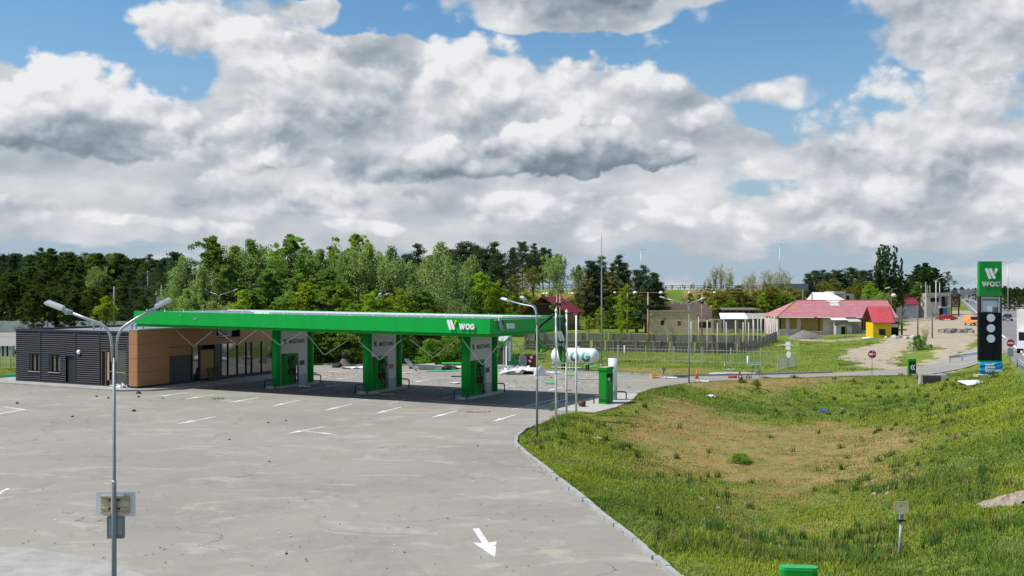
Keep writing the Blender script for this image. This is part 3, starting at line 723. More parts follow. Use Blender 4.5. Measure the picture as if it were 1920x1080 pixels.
# corrugated front with real openings: wall bands between openings
ops = [(-42.35, -41.0, 1.0, 2.45), (-39.95, -38.6, 1.0, 2.45), (-37.95, -36.9, 0.13, 2.35), (-34.0, -31.2, 0.13, 3.05)]
mb = sb()
def corr_panel(mb, xa, xb, za, zb, y):
    p = .17; z = za; n = max(1, int(round((zb - za) / p))); p = (zb - za) / n
    prof = []
    for i in range(n):
        z = za + i * p; prof += [(y - .012, z), (y - .048, z + .28 * p), (y - .048, z + .58 * p), (y - .012, z + .86 * p)]
    prof.append((y - .012, zb))
    vs = [(xa, a, b) for a, b in prof] + [(xb, a, b) for a, b in prof]; k = len(prof)
    mb.add(vs, [(i, i + k, i + k + 1, i + 1) for i in range(k - 1)])
edges = sorted(set([X0, X1] + [o[0] for o in ops] + [o[1] for o in ops]))
for a, b in zip(edges[:-1], edges[1:]):
    o = [q for q in ops if q[0] <= a and q[1] >= b]
    if o:
        if o[0][2] > .3: corr_panel(mb, a, b, .25, o[0][2], YF)
        corr_panel(mb, a, b, o[0][3], 4.3, YF)
    else: corr_panel(mb, a, b, .25, 4.3, YF)
# side and rear walls, plinth, cap
mb.box(X0, X0 + .2, YF, YB, .13, 4.3); mb.box(X0 + .2, X1, YB - .2, YB, .13, 4.3)
mb.build("wall", CORR, shop)
mb = sb(); mb.box(X0 - .03, X1, YF - .075, YF + .2, 4.3, 4.47); mb.box(X0 - .03, X0 + .2, YF + .2, YB, 4.3, 4.47); mb.box(X0 - .03, X1, YB - .2, YB + .03, 4.3, 4.468)
for xx in (-41.02 + .02, -37.9 + 1.0 + .05, -34.1):
    mb.box(xx - .07, xx + .07, YF - .066, YF - .01, .25, 4.3)
mb.box(X0, X1 - 3.5, YF - .05, YF - .011, .13, .25); mb.build("trim", DARK, shop)
mb = sb(); mb.box(X0 + .2, -29.9, YF + .2, YB - .2, 4.2, 4.30)
mb.build("roof", M("grey_membrane", (.20, .215, .23), .7, .15, .8), shop)
mb = sb(); mb.box(-43.2, -30.8, 9.2, 9.35, 4.3, 4.75); mb.box(-43.2, -43.05, 9.35, 12.5, 4.3, 4.75); mb.build("roof_upstand", GALV, shop)
for k, (xa, xb, za, zb) in enumerate(ops[:2]):
    w = sb(); w.box(xa, xb, YF + .16, YF + .2, za, zb); wf = w.build("window", GLASS, shop)
    fr = sb()
    for (a, b, c, d) in ((xa, xa + .3, za, zb), (xb - .06, xb, za, zb), (xa + .3, xb - .06, zb - .07, zb), (xa + .78, xa + .84, za, zb - .07)): fr.box(a, b, YF - .01, YF + .158, c, d)
    fr.build("window_frame", BLACK, wf)
    cu = sb(); cu.box(xa + .36, xa + .74, YF + .10, YF + .12, za + .1, zb - .12); cu.box(xa + .9, xb - .1, YF + .10, YF + .12, za + .1, zb - .12); cu.build("blind", M("beige_blind", (.16, .125, .09), .9, .2, 3), wf)
    si = sb(); si.box(xa - .04, xb + .04, YF - .1, YF + .02, za - .05, za); si.build("sill", GALV, wf)
d = sb(); d.box(-37.95, -36.9, YF + .10, YF + .15, .13, 2.35); d = d.build("door", M("dark_door", (.017, .022, .030), .5, .1, 2), shop)
h = sb(); h.bar((-37.02, YF + .06, 1.1), (-37.02, YF + .06, 1.35), .03); h.bar((-37.02, YF + .06, 1.22), (-37.02, YF + .12, 1.22), .03); h.build("handle", GALV, d)
g = sb(); g.box(-33.9, -31.3, YF + .17, YF + .2, .2, 3.0); g = g.build("entrance_glazing", GLASS, shop)
fr = sb()
for a, b, c, e in ((-34.0, -33.86, .13, 3.05), (-31.3, -31.2, .13, 3.05), (-33.86, -31.3, 2.95, 3.05), (-32.75, -32.65, .13, 2.95), (-33.5, -33.38, .13, 2.95)): fr.box(a, b, YF, YF + .168, c, e)
fr.build("glazing_frame", M("bronze_frame", (.10, .085, .065), .5, .2, 3), g)
bo = sb(); bo.bar((-33.3, YF + .09, 1.3), (-31.35, YF + .09, 1.22), .10, .03); bo.bar((-33.85, YF + .08, 2.9), (-33.0, YF + .08, 2.92), .12, .03); bo.box(-33.37, -33.1, YF + .06, YF + .08, .6, 2.8); bo.build("loose_board", M("pale_timber", (.42, .30, .16), .8, .2, 3, 0, 0, (1, 1, 8)), g)
lm = sb(); T = Matrix.Translation((-36.05 - .35, YF - .08, 2.72)) @ Matrix.Rotation(R(90), 4, 'X'); lm.lathe([(.02, .09), (.15, .07), (.19, .02), (.19, -.03)], 16, T=T); lm.build("wall_lamp", WHITE, shop, True)
# wood clad volume: front return and long facade
XW, YW0, YW1, ZW = -29.6, -1.95, 14.3, 4.62
wd = sb()
def wood_panels(mb, axis, a0, a1, z0, z1, face, n, rows):
    """thin cassette panels with open joints"""
    for i in range(n):
        for j in range(rows):
            a, b = a0 + (a1 - a0) * i / n + .006, a0 + (a1 - a0) * (i + 1) / n - .006; c, e = z0 + (z1 - z0) * j / rows + .008, z0 + (z1 - z0) * (j + 1) / rows - .008
            if axis == 'x': mb.box(a, b, face, face + .05, c, e)
            else: mb.box(face - .05, face, a, b, c, e)
wood_panels(wd, 'x', -30.5, XW - .05, .28, ZW - .05, YW0, 1, 4)
wood_panels(wd, 'y', YW0 + .0, 1.3, .28, ZW - .05, XW, 1, 4)
wood_panels(wd, 'y', 1.3, 6.5, 3.12, ZW - .05, XW, 3, 1); wood_panels(wd, 'y', 9.35, YW1, 3.12, ZW - .05, XW, 3, 1); wood_panels(wd, 'y', 6.5, 9.35, 3.12, 3.66, XW, 2, 1)
wood_panels(wd, 'y', 13.9, YW1, .28, 3.12, XW, 1, 3)
wd.build("wood_cladding", WOOD, shop)
bk = sb(); bk.box(-30.5, XW - .055, YW0 + .055, YB, .13, .28); bk.box(-30.46, XW - .06, YW0 + .06, 1.28, .28, ZW - .06); bk.box(-30.46, XW - .06, 1.28, 6.5, 3.12, ZW - .06); bk.box(-30.46, XW - .06, 9.35, 14.2, 3.12, ZW - .06)
bk.box(-30.46, XW - .06, 6.5, 9.35, 3.12, 3.62); bk.box(-30.46, XW - .06, 13.95, 14.2, .28, 3.12); bk.box(-30.5, -30.46, 1.28, 14.0, .28, 4.5)
bk.build("backing_wall", DARK, shop)
cp = sb(); cp.box(-30.52, XW + .02, YW0 - .02, 14.35, ZW - .05 + .004, ZW + .02); cp.build("cladding_cap", GALV, shop)
sh = sb(); n = 26
for i in range(n):
    z = .3 + i * 2.1 / n; d_ = .05 if i % 2 else .02
    sh.box(XW - .28, XW - .20 + (.012 if i % 2 else 0), 1.42, 3.85, z, z + 2.1 / n - .022)
sh.build("roller_shutter", SHUT, shop)
ob = sb(); ob.box(XW - .22, XW - .17, 1.42, 3.85, 2.42, 3.08); ob.build("chipboard_sheet", OSB, shop)
ob = sb(); ob.box(XW - .22, XW - .17, 4.85, 6.40, .35, 2.72); ob.build("chipboard_sheet", OSB, shop)
fr = sb()
for y in (1.33, 3.88, 4.74, 6.46, 7.2):
    fr = sb(); fr.box(XW - .3, XW - .10, y - .05, y + .05, .28, 3.12)
    if y == 6.46: fr.box(XW - .3, XW - .12, 6.51, 7.15, .28, 3.12)
    fr.build("facade_frame", DARK, shop)
gl = sb(); gl.box(XW - .24, XW - .21, 3.93, 4.69, .3, 3.1); gl.build("glass_panel", GLASS, shop)
gl = sb(); gl.box(XW - .24, XW - .21, 7.25, 13.88, .3, 3.1); gl = gl.build("glass_panel", GLASS, shop)
mu = sb()
for y in (8.05, 9.2, 10.3, 11.0, 12.3, 13.84): mu.box(XW - .208, XW - .12, y - .035, y + .035, .3, 3.1)
mu.box(XW - .208, XW - .14, 7.25, 13.88, .3, .36); mu.build("mullion", DARK, gl)
hi = sb(); hi.box(XW - .55, XW - .50, 6.52, 9.33, 3.68, 4.54); hi.build("high_window", GLASS, shop)
cv = sb(); r_ = random.Random(3)
pts = [(6.9, 4.5), (7.0, 3.72), (7.5, 3.76), (7.55, 3.98), (8.5, 3.80), (8.6, 4.3), (7.7, 4.45)]
cv.prism([(a, b) for a, b in pts], XW - .30, XW - .24, 'x'); cv.build("torn_sheet", M("torn_grey_sheet", (.30, .30, .30), .8, .25, 3), shop)
vt = sb()
for (x, y, hh) in ((-40.2, 3.0, .30), (-39.6, 3.2, .2), (-36.2, 3.5, .26), (-35.6, 3.4, .22), (-35.0, 3.6, .24)):
    vt = sb(); vt.lathe([(.07, 4.3), (.07, 4.5 + hh), (.16, 4.5 + hh), (.16, 4.58 + hh), (.03, 4.66 + hh)], 10, (x, y, 0)); vt.build("roof_vent", GALV, shop)
pl = thing("wooden_pallet", "weathered wooden pallet leaning against the chipboard door of the shop", "pallet", S(-28.9, 5.6, .13), RS)
mb = MB()
for k in range(5): mb.box(-.02, .0, -.6, .6, .05 + .22 * k, .17 + .22 * k)
for y in (-.55, 0, .5): mb.box(-.12, -.02, y, y + .09, .03, 1.1)
mb.warp(lambda x, y, z: (x - .28 * z, y, z)).build("slats", M("old_timber", (.075, .055, .036), .9, .3, 3, 0, 0, (1, 6, 1)), pl)
mb = MB(); mb.poly(*[(-.5 + .5 * math.cos(a) * (1 + .3 * math.sin(3 * a)), .9 * math.sin(a), .02) for a in [i * .45 for i in range(14)]])
tag(mb.build("broken_glass", M("glass_shards", (.40, .46, .46), .35, .3, 6), None, loc=tuple(S(-28.6, 4.4, .135))), "pale heap of shattered glass on the pavement before the shop front", "broken glass")

# ---- canopy
LC, DC = 31.43, 10.18
can = thing("station_canopy", "long green flat canopy on green columns over the fuel pumps", "canopy", S(-16, 5), RS)
def tilt(x, y, z): return (x, y, z + .22 * (-x / LC) * max(0.0, min(1.0, (z - 3.9) / .5)))
def cb(): return LB(-16.64, 6.2)
def cc_(): return LB(-16, 5)
def canp(mb, name, mat, parent=can, smooth=False): mb.warp(tilt); return mb.build(name, mat, parent, smooth)
Z0, Z1, ZB = 4.63, 4.84, 5.82
mb = cb(); t_ = .10
mb.box(-LC, 0, 0, t_, Z1, ZB); mb.box(-LC, 0, DC - t_, DC, Z1, ZB); mb.box(-t_, 0, t_, DC - t_, Z1, ZB); mb.box(-LC, -LC + t_, t_, DC - t_, Z1, ZB)
fascia = canp(mb, "fascia", GREEN)
mb = cb(); i_ = .14
mb.box(-LC + i_, -i_, i_, i_ + .1, Z0, Z1 - .004); mb.box(-LC + i_, -i_, DC - i_ - .1, DC - i_, Z0, Z1 - .004); mb.box(-i_ - .1, -i_, i_ + .1, DC - i_ - .1, Z0, Z1 - .004); mb.box(-LC + i_, -LC + i_ + .1, i_ + .1, DC - i_ - .1, Z0, Z1 - .004)
canp(mb, "lower_band", DGREEN)
mb = cb(); mb.box(-LC + i_ + .1, -i_ - .1, i_ + .1, DC - i_ - .1, Z0 + .05, Z0 + .12); canp(mb, "soffit", M("soffit_panel", (.45, .46, .46), .7, .1, 1.0, 0, 0, (1, 1, 1), ((.2, .2, .2), .7, .8)))
mb = cb()
mb.box(-LC + .1, -.1, .1, DC - .1, ZB - .16, ZB - .12)
for k in range(54): mb.box(-LC + .25 + k * .59, -LC + .31 + k * .59, .4, DC - .12, ZB - .12, ZB - .08)
canp(mb, "roof", ROOFM)
mb = cb()
for k in range(17):
    x = -LC + 1.0 + k * 1.93; mb.bar((x, .35, ZB - .12), (x, .35, ZB + .15), .05)
mb.bar((-LC + .6, DC - .4, ZB - .08), (-1.0, DC - .4, ZB - .08), .28, .07); mb.bar((-LC + 9, 3.2, ZB + .06), (-.8, 3.4, ZB + .06), .22, .05)
mb.box(-19.8, -18.4, .5, .9, ZB - .12, ZB + .1); canp(mb, "roof_rail", WHITE)
mb = cb()
for k in range(1, 6): mb = cb(); mb.box(-LC + k * LC / 6 - .008, -LC + k * LC / 6 + .008, -.003, 0.0, Z1, ZB); canp(mb, "panel_joint", DGREEN)
for y in (3.4, 6.9): mb = cb(); mb.box(0, .003, y - .008, y + .008, Z1, ZB); canp(mb, "panel_joint", DGREEN)
mb = cb(); rr = random.Random(5)
for (x, z, s) in ((-26.5, 5.55, .11), (-25.0, 5.35, .17), (-18.2, 5.1, .05), (-12.9, 5.0, .06), (-21, 5.2, .05), (-15.4, 5.42, .04), (-8.9, 5.05, .06), (-30, 5.2, .04)):
    p = [(x + s * math.cos(a) * rr.uniform(.5, 1.1), z + .2 * (-x / LC) * 0 + s * .7 * math.sin(a) * rr.uniform(.5, 1.1)) for a in [k * .9 for k in range(7)]]
    mb = cb(); mb.prism(p, -.03, -.004, 'y')
    canp(mb, "torn_hole", M("torn_metal", (.28, .29, .27), .6, .5, 9), can)
# fascia lettering
bars, drop = mark(.66); LET = M("letter_white", (.80, .81, .84), .4, .03, 2); LIME = M("lime_panel", (.33, .66, .01), .45, .05, 2)
zl = 5.04
T = frame((-3.12, -.05, zl), (1, 0, 0), (0, 0, 1)); canp(plates(cb(), bars, T, .05), "logo_mark", LET); canp(plates(cb(), drop, T, .05), "logo_drop", LIME)
T = frame((-2.22, -.05, zl + .06), (1, 0, 0), (0, 0, 1)); canp(plates(cb(), [[(a * .86, b) for a, b in p] for p in wog(.37)], T, .05), "logo_lettering", LET)
T = frame((.05, 1.02, zl), (0, 1, 0), (0, 0, 1)); canp(plates(cb(), bars, T, .05), "logo_mark", M("burnt_letter", (.36, .37, .40), .6, .55, 7, 0, 0, (1, 1, 1), ((.02, .02, .02), .9, 3)))
canp(plates(cb(), drop, T, .05), "logo_drop", M("charred_panel", (.02, .022, .02), .6, .3, 4))
T = frame((.05, 2.08, zl + .06), (0, 1, 0), (0, 0, 1)); canp(plates(cb(), [[(a * .9, b) for a, b in p] for p in wog(.37)], T, .05), "logo_lettering", LET)
# columns and sign panels
PANEL = M("sign_white", (.60, .60, .585), .6, .04, 1.5); LT = M("letter_green", (.02, .115, .065), .5, .15, 5)
COLX = (-21.4, -12.75, -4.3)
for k, cx in enumerate(COLX):
    for cy in (4.4, 8.5):
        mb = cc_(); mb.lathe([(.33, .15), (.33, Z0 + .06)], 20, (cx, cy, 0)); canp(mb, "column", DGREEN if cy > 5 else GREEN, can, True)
    for ya, yb in ((4.73, 4.86), (8.03, 8.17)): mb = cc_(); mb.box(cx - .09, cx + .09, ya, yb, .15, Z0 + .05); canp(mb, "column_strip", GREY)
    mb = cc_(); mb.box(cx - .1, cx + .1, 4.86, 8.03, 2.62, Z0 + .05); sp = canp(mb, "sign_panel", PANEL)
    mb = cc_(); vs, fs = text_mb("MUSTANG", .43, .006, .013, .98); mb.add(vs, fs, frame((cx + .108, 6.78, 3.42), (0, 1, 0), (0, 0, 1))); canp(mb, "lettering", LT, sp)
    b_, d_ = mark(.42); mb = cc_(); plates(mb, b_, frame((cx + .10, 5.10, 3.38), (0, 1, 0), (0, 0, 1)), .01); canp(mb, "logo_mark", LT, sp)
    mb = cc_(); plates(mb, d_, frame((cx + .10, 5.10, 3.38), (0, 1, 0), (0, 0, 1)), .01); canp(mb, "logo_drop", LIME if k == 2 else LT, sp)
    mb = cc_(); mb.box(cx - .1, cx + .1, 7.0, 8.03, .88, 2.62); pp_ = canp(mb, "panel_post", PANEL)
    mb = cc_(); mb.box(cx - .1, cx + .1, 7.0, 8.03, .15, .88); canp(mb, "panel_post", GREY)
    mb = cc_(); mb.box(cx + .1, cx + .115, 7.1, 7.72, 1.62, 1.98); canp(mb, "notice", (M("notice_plum", (.07, .02, .05), .5, .4, 6), M("notice_orange", (.34, .13, .05), .5, .5, 6), M("notice_violet", (.09, .03, .13), .5, .7, 5))[k], pp_)
    for side, yy in ((1, 4.4), (2, 8.5)):
        mb = cc_(); vs, fs = text_mb(str(k * 2 + side), .3, .004, .01); mb.add(vs, fs, frame((cx + .335 - .01, yy + .06, 2.75), (0, 1, 0), (0, 0, 1))); canp(mb, "column_number", PANEL)

# ---- islands, pumps, guard rails
def island(k, cx):
    o = LB(cx, 6.4); n = 10; pts = []
    for i in range(n + 1): a = math.pi + math.pi * i / n; pts.append((cx + .62 * math.cos(a), 4.2 + .75 * math.sin(a)))
    for i in range(n + 1): a = math.pi * i / n; pts.append((cx + .62 * math.cos(a), 8.7 + .75 * math.sin(a)))
    o.prism(pts, 0.0, .15)
    r = MB(); r.v, r.f = [(a - cx, b - 6.4, c) for a, b, c in o.v], o.f
    ob = r.build("pump_island", CONC, None, loc=tuple(S(cx, 6.4))); ob.rotation_euler = (0, 0, RS)
    return tag(ob, ["raised concrete island of the pump next to the shop", "raised concrete island of the middle pump", "raised concrete island of the pump at the canopy's open end"][k], "kerb island", "pump islands")
def pump(k, cx):
    p = thing("fuel_pump", ["green fuel pump on the island next to the shop", "green fuel pump on the middle island", "green fuel pump at the open end of the canopy"][k], "fuel pump", S(cx - .05, 5.9, .15), RS, "fuel pumps")
    a, b = .27, .66
    mb = MB(); mb.box(-a, a, -b, -b + .28, 0, 2.3); mb.box(-a, a, b - .14, b, 0, 2.3); mb.box(-a, a, -b + .28, b - .14, 0, 1.38); mb.box(-a + .2, -a + .26, .05, b - .14, 1.38, 2.3); mb.build("body", DGREEN, p)
    mb = MB(); mb.box(-a - .05, a + .05, -b - .05, b + .05, 2.302, 2.46); mb.build("lid", M("lid_green", (.02, .17, .03), .5, .2, 2), p)
    mb = MB(); mb.box(-a + .10, a - .02, -.10, b - .16, 1.5, 1.95); disp = mb.build("display", M("display_housing", (.03, .13, .035), .4, .3, 2), p)
    mb = MB(); mb.box(a - .02, a - .006, .02, .30, 1.56, 1.88); mb.build("screen", BLACK, disp)
    mb = MB(); mb.box(a, a + .05, -.34, b - .18, .82, 1.26); hs = mb.build("nozzle_holder", BLACK, p)
    for i, (y, c) in enumerate(zip((-.24, -.04, .16, .36), (((.36, .02, .02)), (.03, .06, .22), (.02, .02, .025), (.02, .02, .025)))):
        mb = MB(); mb.box(a + .051, a + .14, y - .045, y + .045, .86, 1.16); mb.bar((a + .09, y, 1.16), (a + .16, y, 1.32), .04); mb.build("nozzle", M("nozzle_%d" % i, c, .5, .2, 3), hs)
    rr = random.Random(k)
    mb = MB()
    for y in (-.30, -.12, .08, .28, .46):
        pts = []
        for i in range(11):
            u = i / 10.0; pts.append((a + .10 + .22 * math.sin(u * math.pi) * rr.uniform(.8, 1.1), y + .10 * math.sin(u * 5 + y * 9), 1.0 - .92 * math.sin(u * math.pi) ** .8 if u < .5 else .08 + (u - .5) * 4.0))
        mb.tube(pts, .018, 5)
    mb.build("hose", BLACK, p, True)
def rail(k, x, y, lab):
    g = MB(); w, h, r = .52, .52, .045
    pts = [(-w, 0, -.12), (-w, 0, h - .12), (-w + .04, 0, h - .04), (-w + .12, 0, h), (w - .12, 0, h), (w - .04, 0, h - .04), (w, 0, h - .12), (w, 0, -.12)]
    g.tube(pts, r, 8); o = g.build("guard_rail", DARK, None, True, loc=tuple(S(x, y, .15))); o.rotation_euler = (0, 0, RS)
    return tag(o, lab, "guard rail", "dark tubular guard rails")
isl = ("next to the shop", "of the middle pump", "at the canopy's open end")
for k, cx in enumerate(COLX):
    island(k, cx); pump(k, cx)
    rail(k, cx, 3.62, "dark hoop guard rail before the front column " + isl[k]); rail(k, cx, 9.3, "dark hoop guard rail behind the rear column " + isl[k])

# ---- broken light strips hanging from the canopy
VS = [((330, 619), (362, 649), (397, 622)), ((409, 622), (444.4, 646), (482, 618.5)), ((488, 618.5), (524.4, 647), (566.7, 623)), ((575.5, 627), (607.8, 665.5), (651, 639)),
      ((672.6, 639.6), (711.5, 674.5), (752, 637.5)), ((768.7, 636), (812, 670), (857.6, 635)), ((867.4, 637.4), (904, 683.7), (943.7, 635)), ((962, 660), (975.5, 654), (995.5, 624))]
VL = ["before the wood cladded shop corner", "before the high shop window", "crossing the column nearest the shop", "between the shop-side and middle pumps", "crossing the middle pump's sign panel",
      "hanging free between the middle and end pumps", "crossing the end pump's sign panel", "hanging at the short end of the canopy"]
def on_plane(px, py, yl):
    # point of the station plane y = yl seen at this pixel
    d = Vector(((px - CX) / F, 1.0, 0)); n = SY; o = S(0, yl); s = n.dot(o) / n.dot(d); return Vector((d.x * s, s, CAMH - (py - HY) / F * s))
STRIPM = M("light_profile", (.62, .63, .65), .5, .05, 3)
for V3, lab in zip(VS, VL):
    yl = 1.7 if lab[:2] != "ha" or "free" in lab else 6.5
    P = [on_plane(a, b, yl) for a, b in V3]
    P[0].z = max(P[0].z, 4.1) if lab.startswith("hanging at") else P[0].z
    o = MB().tube([P[0], P[1]], .028, 5).tube([P[1] + Vector((.06, 0, .02)), P[2]], .024, 5)
    hangers = [P[0], P[2]]
    for p in hangers: o.tube([p, (p.x, p.y, 4.74)], .006, 4)
    tag(o.build("hanging_light_strip", STRIPM, None, False, True, loc=tuple(P[1])), "white light strip snapped into a V " + lab, "light strip", "broken light strips hanging under the canopy")

# ---- dispenser cabinet, its white column and rails on the pad
cab = thing("payment_cabinet", "tall green dispenser cabinet with an open shelf on the pale pad", "cabinet", (*gp(1136, 757), .05), RS)
a, b = .27, .62
mb = MB(); mb.box(-a, a, -b, -b + .08, 0, 2.25); mb.box(-a, a, b - .08, b, 0, 2.25); mb.box(-a, a - .03, -b + .08, b - .08, 0, 1.5); mb.box(-a, -a + .06, -b + .08, b - .08, 1.5, 2.25); mb.box(-a + .06, a - .02, -b + .08, b - .08, 1.98, 2.25); mb.build("body", DGREEN, cab)
mb = MB(); mb.box(-a - .05, a + .05, -b - .06, b + .06, 2.252, 2.42); mb.build("lid", DGREEN, cab)
mb = MB(); mb.box(-a, a, -b, b, 2.422, 2.432); mb.build("lid_top", M("chipped_top", (.40, .33, .26), .8, .2, 3), cab)
mb = MB(); mb.box(a - .03, a - .005, -b + .08, b - .08, 1.0, 1.48); mb.box(a - .03, a - .005, -b + .08, b - .08, .02, .96); mb.build("door", DGREEN, cab)
mb = MB(); mb.box(-a + .15, a - .06, -.1, .25, 1.502, 1.68); mb.build("device", WHITE, cab)
wc = thing("round_column", "white round column with a grey foot behind the dispenser cabinet", "column", (*gp(1149, 750.5), .05), RS)
MB().lathe([(.30, .9), (.30, 2.85)], 24).build("shaft", WHITE, wc, True); MB().lathe([(.302, 0), (.302, .9)], 24).build("foot", GREY, wc, True)
for (px, py), lab in (((1127, 759), "dark hoop guard rail in front of the dispenser cabinet"), ((1161, 749.5), "dark hoop guard rail behind the white round column")):
    q = gp(px, py); o = rail(9, 0, 0, lab); o.location = (q[0], q[1], .05)
bk_ = thing("metal_bucket", "rusty red bucket lying on the pad by the flagpoles", "bucket", (*gp(1091, 764), .06), R(20))
T = Matrix.Translation((0, 0, .19)) @ Matrix.Rotation(R(90), 4, 'Y')
MB().lathe([(.15, -.2), (.19, .2), (.17, .2), (.14, -.16)], 14, T=T).build("body", M("rusty_red", (.16, .035, .03), .7, .3, 5), bk_, True)

# ================================================================== street furniture
POLE = M("painted_pole_grey", (.20, .235, .25), .45, .10, 2, 0, .2)
HEADM = M("lamp_head_white", (.70, .70, .74), .35, .06, 4)
def lamp_proto(label, loc, rot, arms, H=7.05, group="forecourt lamps with two arms", stepz=3.05, seg=10):
    t = thing("street_lamp", label, "street lamp", loc, rot, group)
    MB().tube([(0, 0, -.1), (0, 0, stepz), (0, 0, stepz + .02), (0, 0, H - 1.1)], [.062, .052, .041, .036], seg).build("pole", POLE, t, True)
    MB().lathe([(.057, stepz - .05), (.057, stepz + .03)], seg).build("collar", GALV, t, True)
    for (az, L, dz) in arms:
        c, s = math.cos(az), math.sin(az); prof = [(.045, H - 1.2), (.05, H - .80), (.09, H - .57), (.18, H - .40), (.33, H - .29), (L * .55, H - .19), (L - .1, H - .03 + dz)]
        pts = [(r * c, r * s, z) for r, z in prof]
        a = MB().tube(pts, .036, 8).build("arm", GALV, t, True)
        p0, p1 = Vector(pts[-2]), Vector(pts[-1]); d = (p1 - p0).normalized(); side = Vector((-s, c, 0)); up = d.cross(side) * -1
        if up.z < 0: up = -up
        T = Matrix((d, side, up)).transposed().to_4x4(); T.translation = p1
        mb = MB(); mb.box(-.04, .16, -.05, .05, -.05, .05, T); mb.box(.02, .08, -.09, .09, -.07, .03, T); mb.build("bracket", GALV, a)
        mb = MB(); mb.box(.16, .60, -.11, .11, -.02, .03, T); mb.box(.18, .58, -.085, .085, .03, .065, T); mb.box(.2, .56, -.03, .03, .065, .09, T); mb.build("lamp_head", HEADM, a)
        mb = MB(); mb.box(.2, .56, -.09, .09, -.035, -.02, T); mb.build("lens", M("lamp_lens", (.55, .56, .58), .2, .05, 3), a)
    return t
x, y = xat(214, 23.4), 23.4
near = lamp_proto("tall two armed lamp in front of the dark shop, carrying sign boxes", (x, y, 0), 0, ((R(181), 1.13, .0), (R(18), .86, .0)), 7.06)
# boards fixed to the near pole (back of a sign and a floodlight box)
sg = thing("sign_board", "white board with a yellowed frame seen from behind on the lamp pole", "sign", (x, y, 2.5), R(-3))
MB().box(-.48, .47, .09, .10, -.28, .29).build("board", M("board_white", (.60, .62, .68), .6, .05, 2), sg)
mb = MB(); mb.box(-.35, .34, .05, .088, -.20, .195); fr_ = mb.build("frame_box", M("yellowed_box", (.50, .47, .37), .7, .15, 6, 0, 0, (1, 1, 1), ((.42, .26, .10), .8, 5)), sg)
for z in (-.19, -.09, .10, .18): mb = MB(); mb.box(-.345, .335, .022, .049, z - .02, z + .02); mb.build("rail", M("rusty_rail", (.45, .33, .18), .7, .3, 5), fr_)
for sx_ in (-.12, .10):
    for z in (-.09, .11): MB().box(sx_ - .025, sx_ + .025, .005, .021, z - .025, z + .025).build("bolt", BLACK, fr_)
MB().bar((-.03, -.06, -.17), (-.03, -.06, .26), .03, .012).build("strap", M("ivory_strap", (.62, .60, .48), .6, .1, 4), sg)
sg2 = thing("sign_box", "small grey framed box below the sign board on the lamp pole", "sign box", (x, y, 1.96), 0)
MB().box(-.17, .18, .06, .14, -.21, .23).build("body", M("grey_box", (.30, .34, .36), .6, .1, 3), sg2)
for a, b, c, d in ((-.19, -.165, -.26, .25), (.17, .20, -.26, .25), (-.165, .17, .215, .25), (-.165, .17, -.26, -.19)): MB().box(a, b, .045, .15, c, d).build("frame", M("blue_grey_frame", (.15, .19, .23), .5, .1, 3), sg2)
q = gp(1007, 822); lamp_proto("tall two armed lamp on the grass beside the white flagpoles", (*q, .02), 0, ((R(139), 1.95, 0), (R(250), 1.9, .05)))
q = gp(1292, 719); lamp_proto("tall two armed lamp by the road before the ruined brick building", (*q, 0), 0, ((R(170), 1.95, .05), (R(290), 1.9, 0)), 6.95)
lamp_proto("two armed lamp rising behind the canopy roof before the maples", (xat(410, 106), 106, 0), 0, ((R(155), 1.6, .1), (R(22), 1.5, .05)), 7.6)
lamp_proto("single lamp partly hidden in the yellow green bushes behind the canopy", (xat(703, 108), 108, 0), 0, ((R(30), 1.2, 0), (R(75), 1.2, 0)), 7.2)

# flagpoles and flags
q = [gp(1042.7, 789), gp(1062.3, 783), gp(1080.5, 779)]
fl = ("leftmost white flagpole, with the twisted green flag", "middle white flagpole, with the hanging green flag", "rightmost white flagpole, bare and shorter, without a flag")
for k, (a, b) in enumerate(q):
    t = thing("flagpole", fl[k], "flagpole", (a, b, .0), 0, "white flagpoles"); h = (6.55, 6.46, 6.3)[k]
    MB().tube([(0, 0, -.05), (0, 0, 3.0), (0, 0, h - .2)], [.065, .06, .048], 12).build("shaft", WHITE, t, True)
    if k < 2: MB().lathe([(.05, h - .22), (.085, h - .17), (.09, h - .12), (.06, h - .06), (.02, h), (.005, h + .06)], 12).build("finial", WHITE, t, True)
    MB().box(-.14, .14, -.14, .14, -.03, .03).build("base_plate", GALV, t)
    for z in (1.6, 3.1): MB().box(-.02, .02, -.085, -.05, z, z + .06).build("cleat", BLACK, t)
def flagmat():
    m = bpy.data.materials.new("flag_cloth"); m.use_nodes = True; t = NT(m.node_tree); b = t.n['Principled BSDF']; b.inputs['Roughness'].default_value = .7
    P = t.new('ShaderNodeTexCoord').outputs['Object']; s = t.new('ShaderNodeSeparateXYZ'); t.put(s.inputs[0], P)
    n = t.noise(P, 3.0, 4); f = t.ramp(t.math('ADD', s.outputs[2], t.math('MULTIPLY', n, .8)), .3, 1.6)
    t.put(b.inputs['Base Color'], t.mix(f, (.10, .34, .035, 1), (.035, .105, .055, 1))); return m
FLAGM = flagmat()
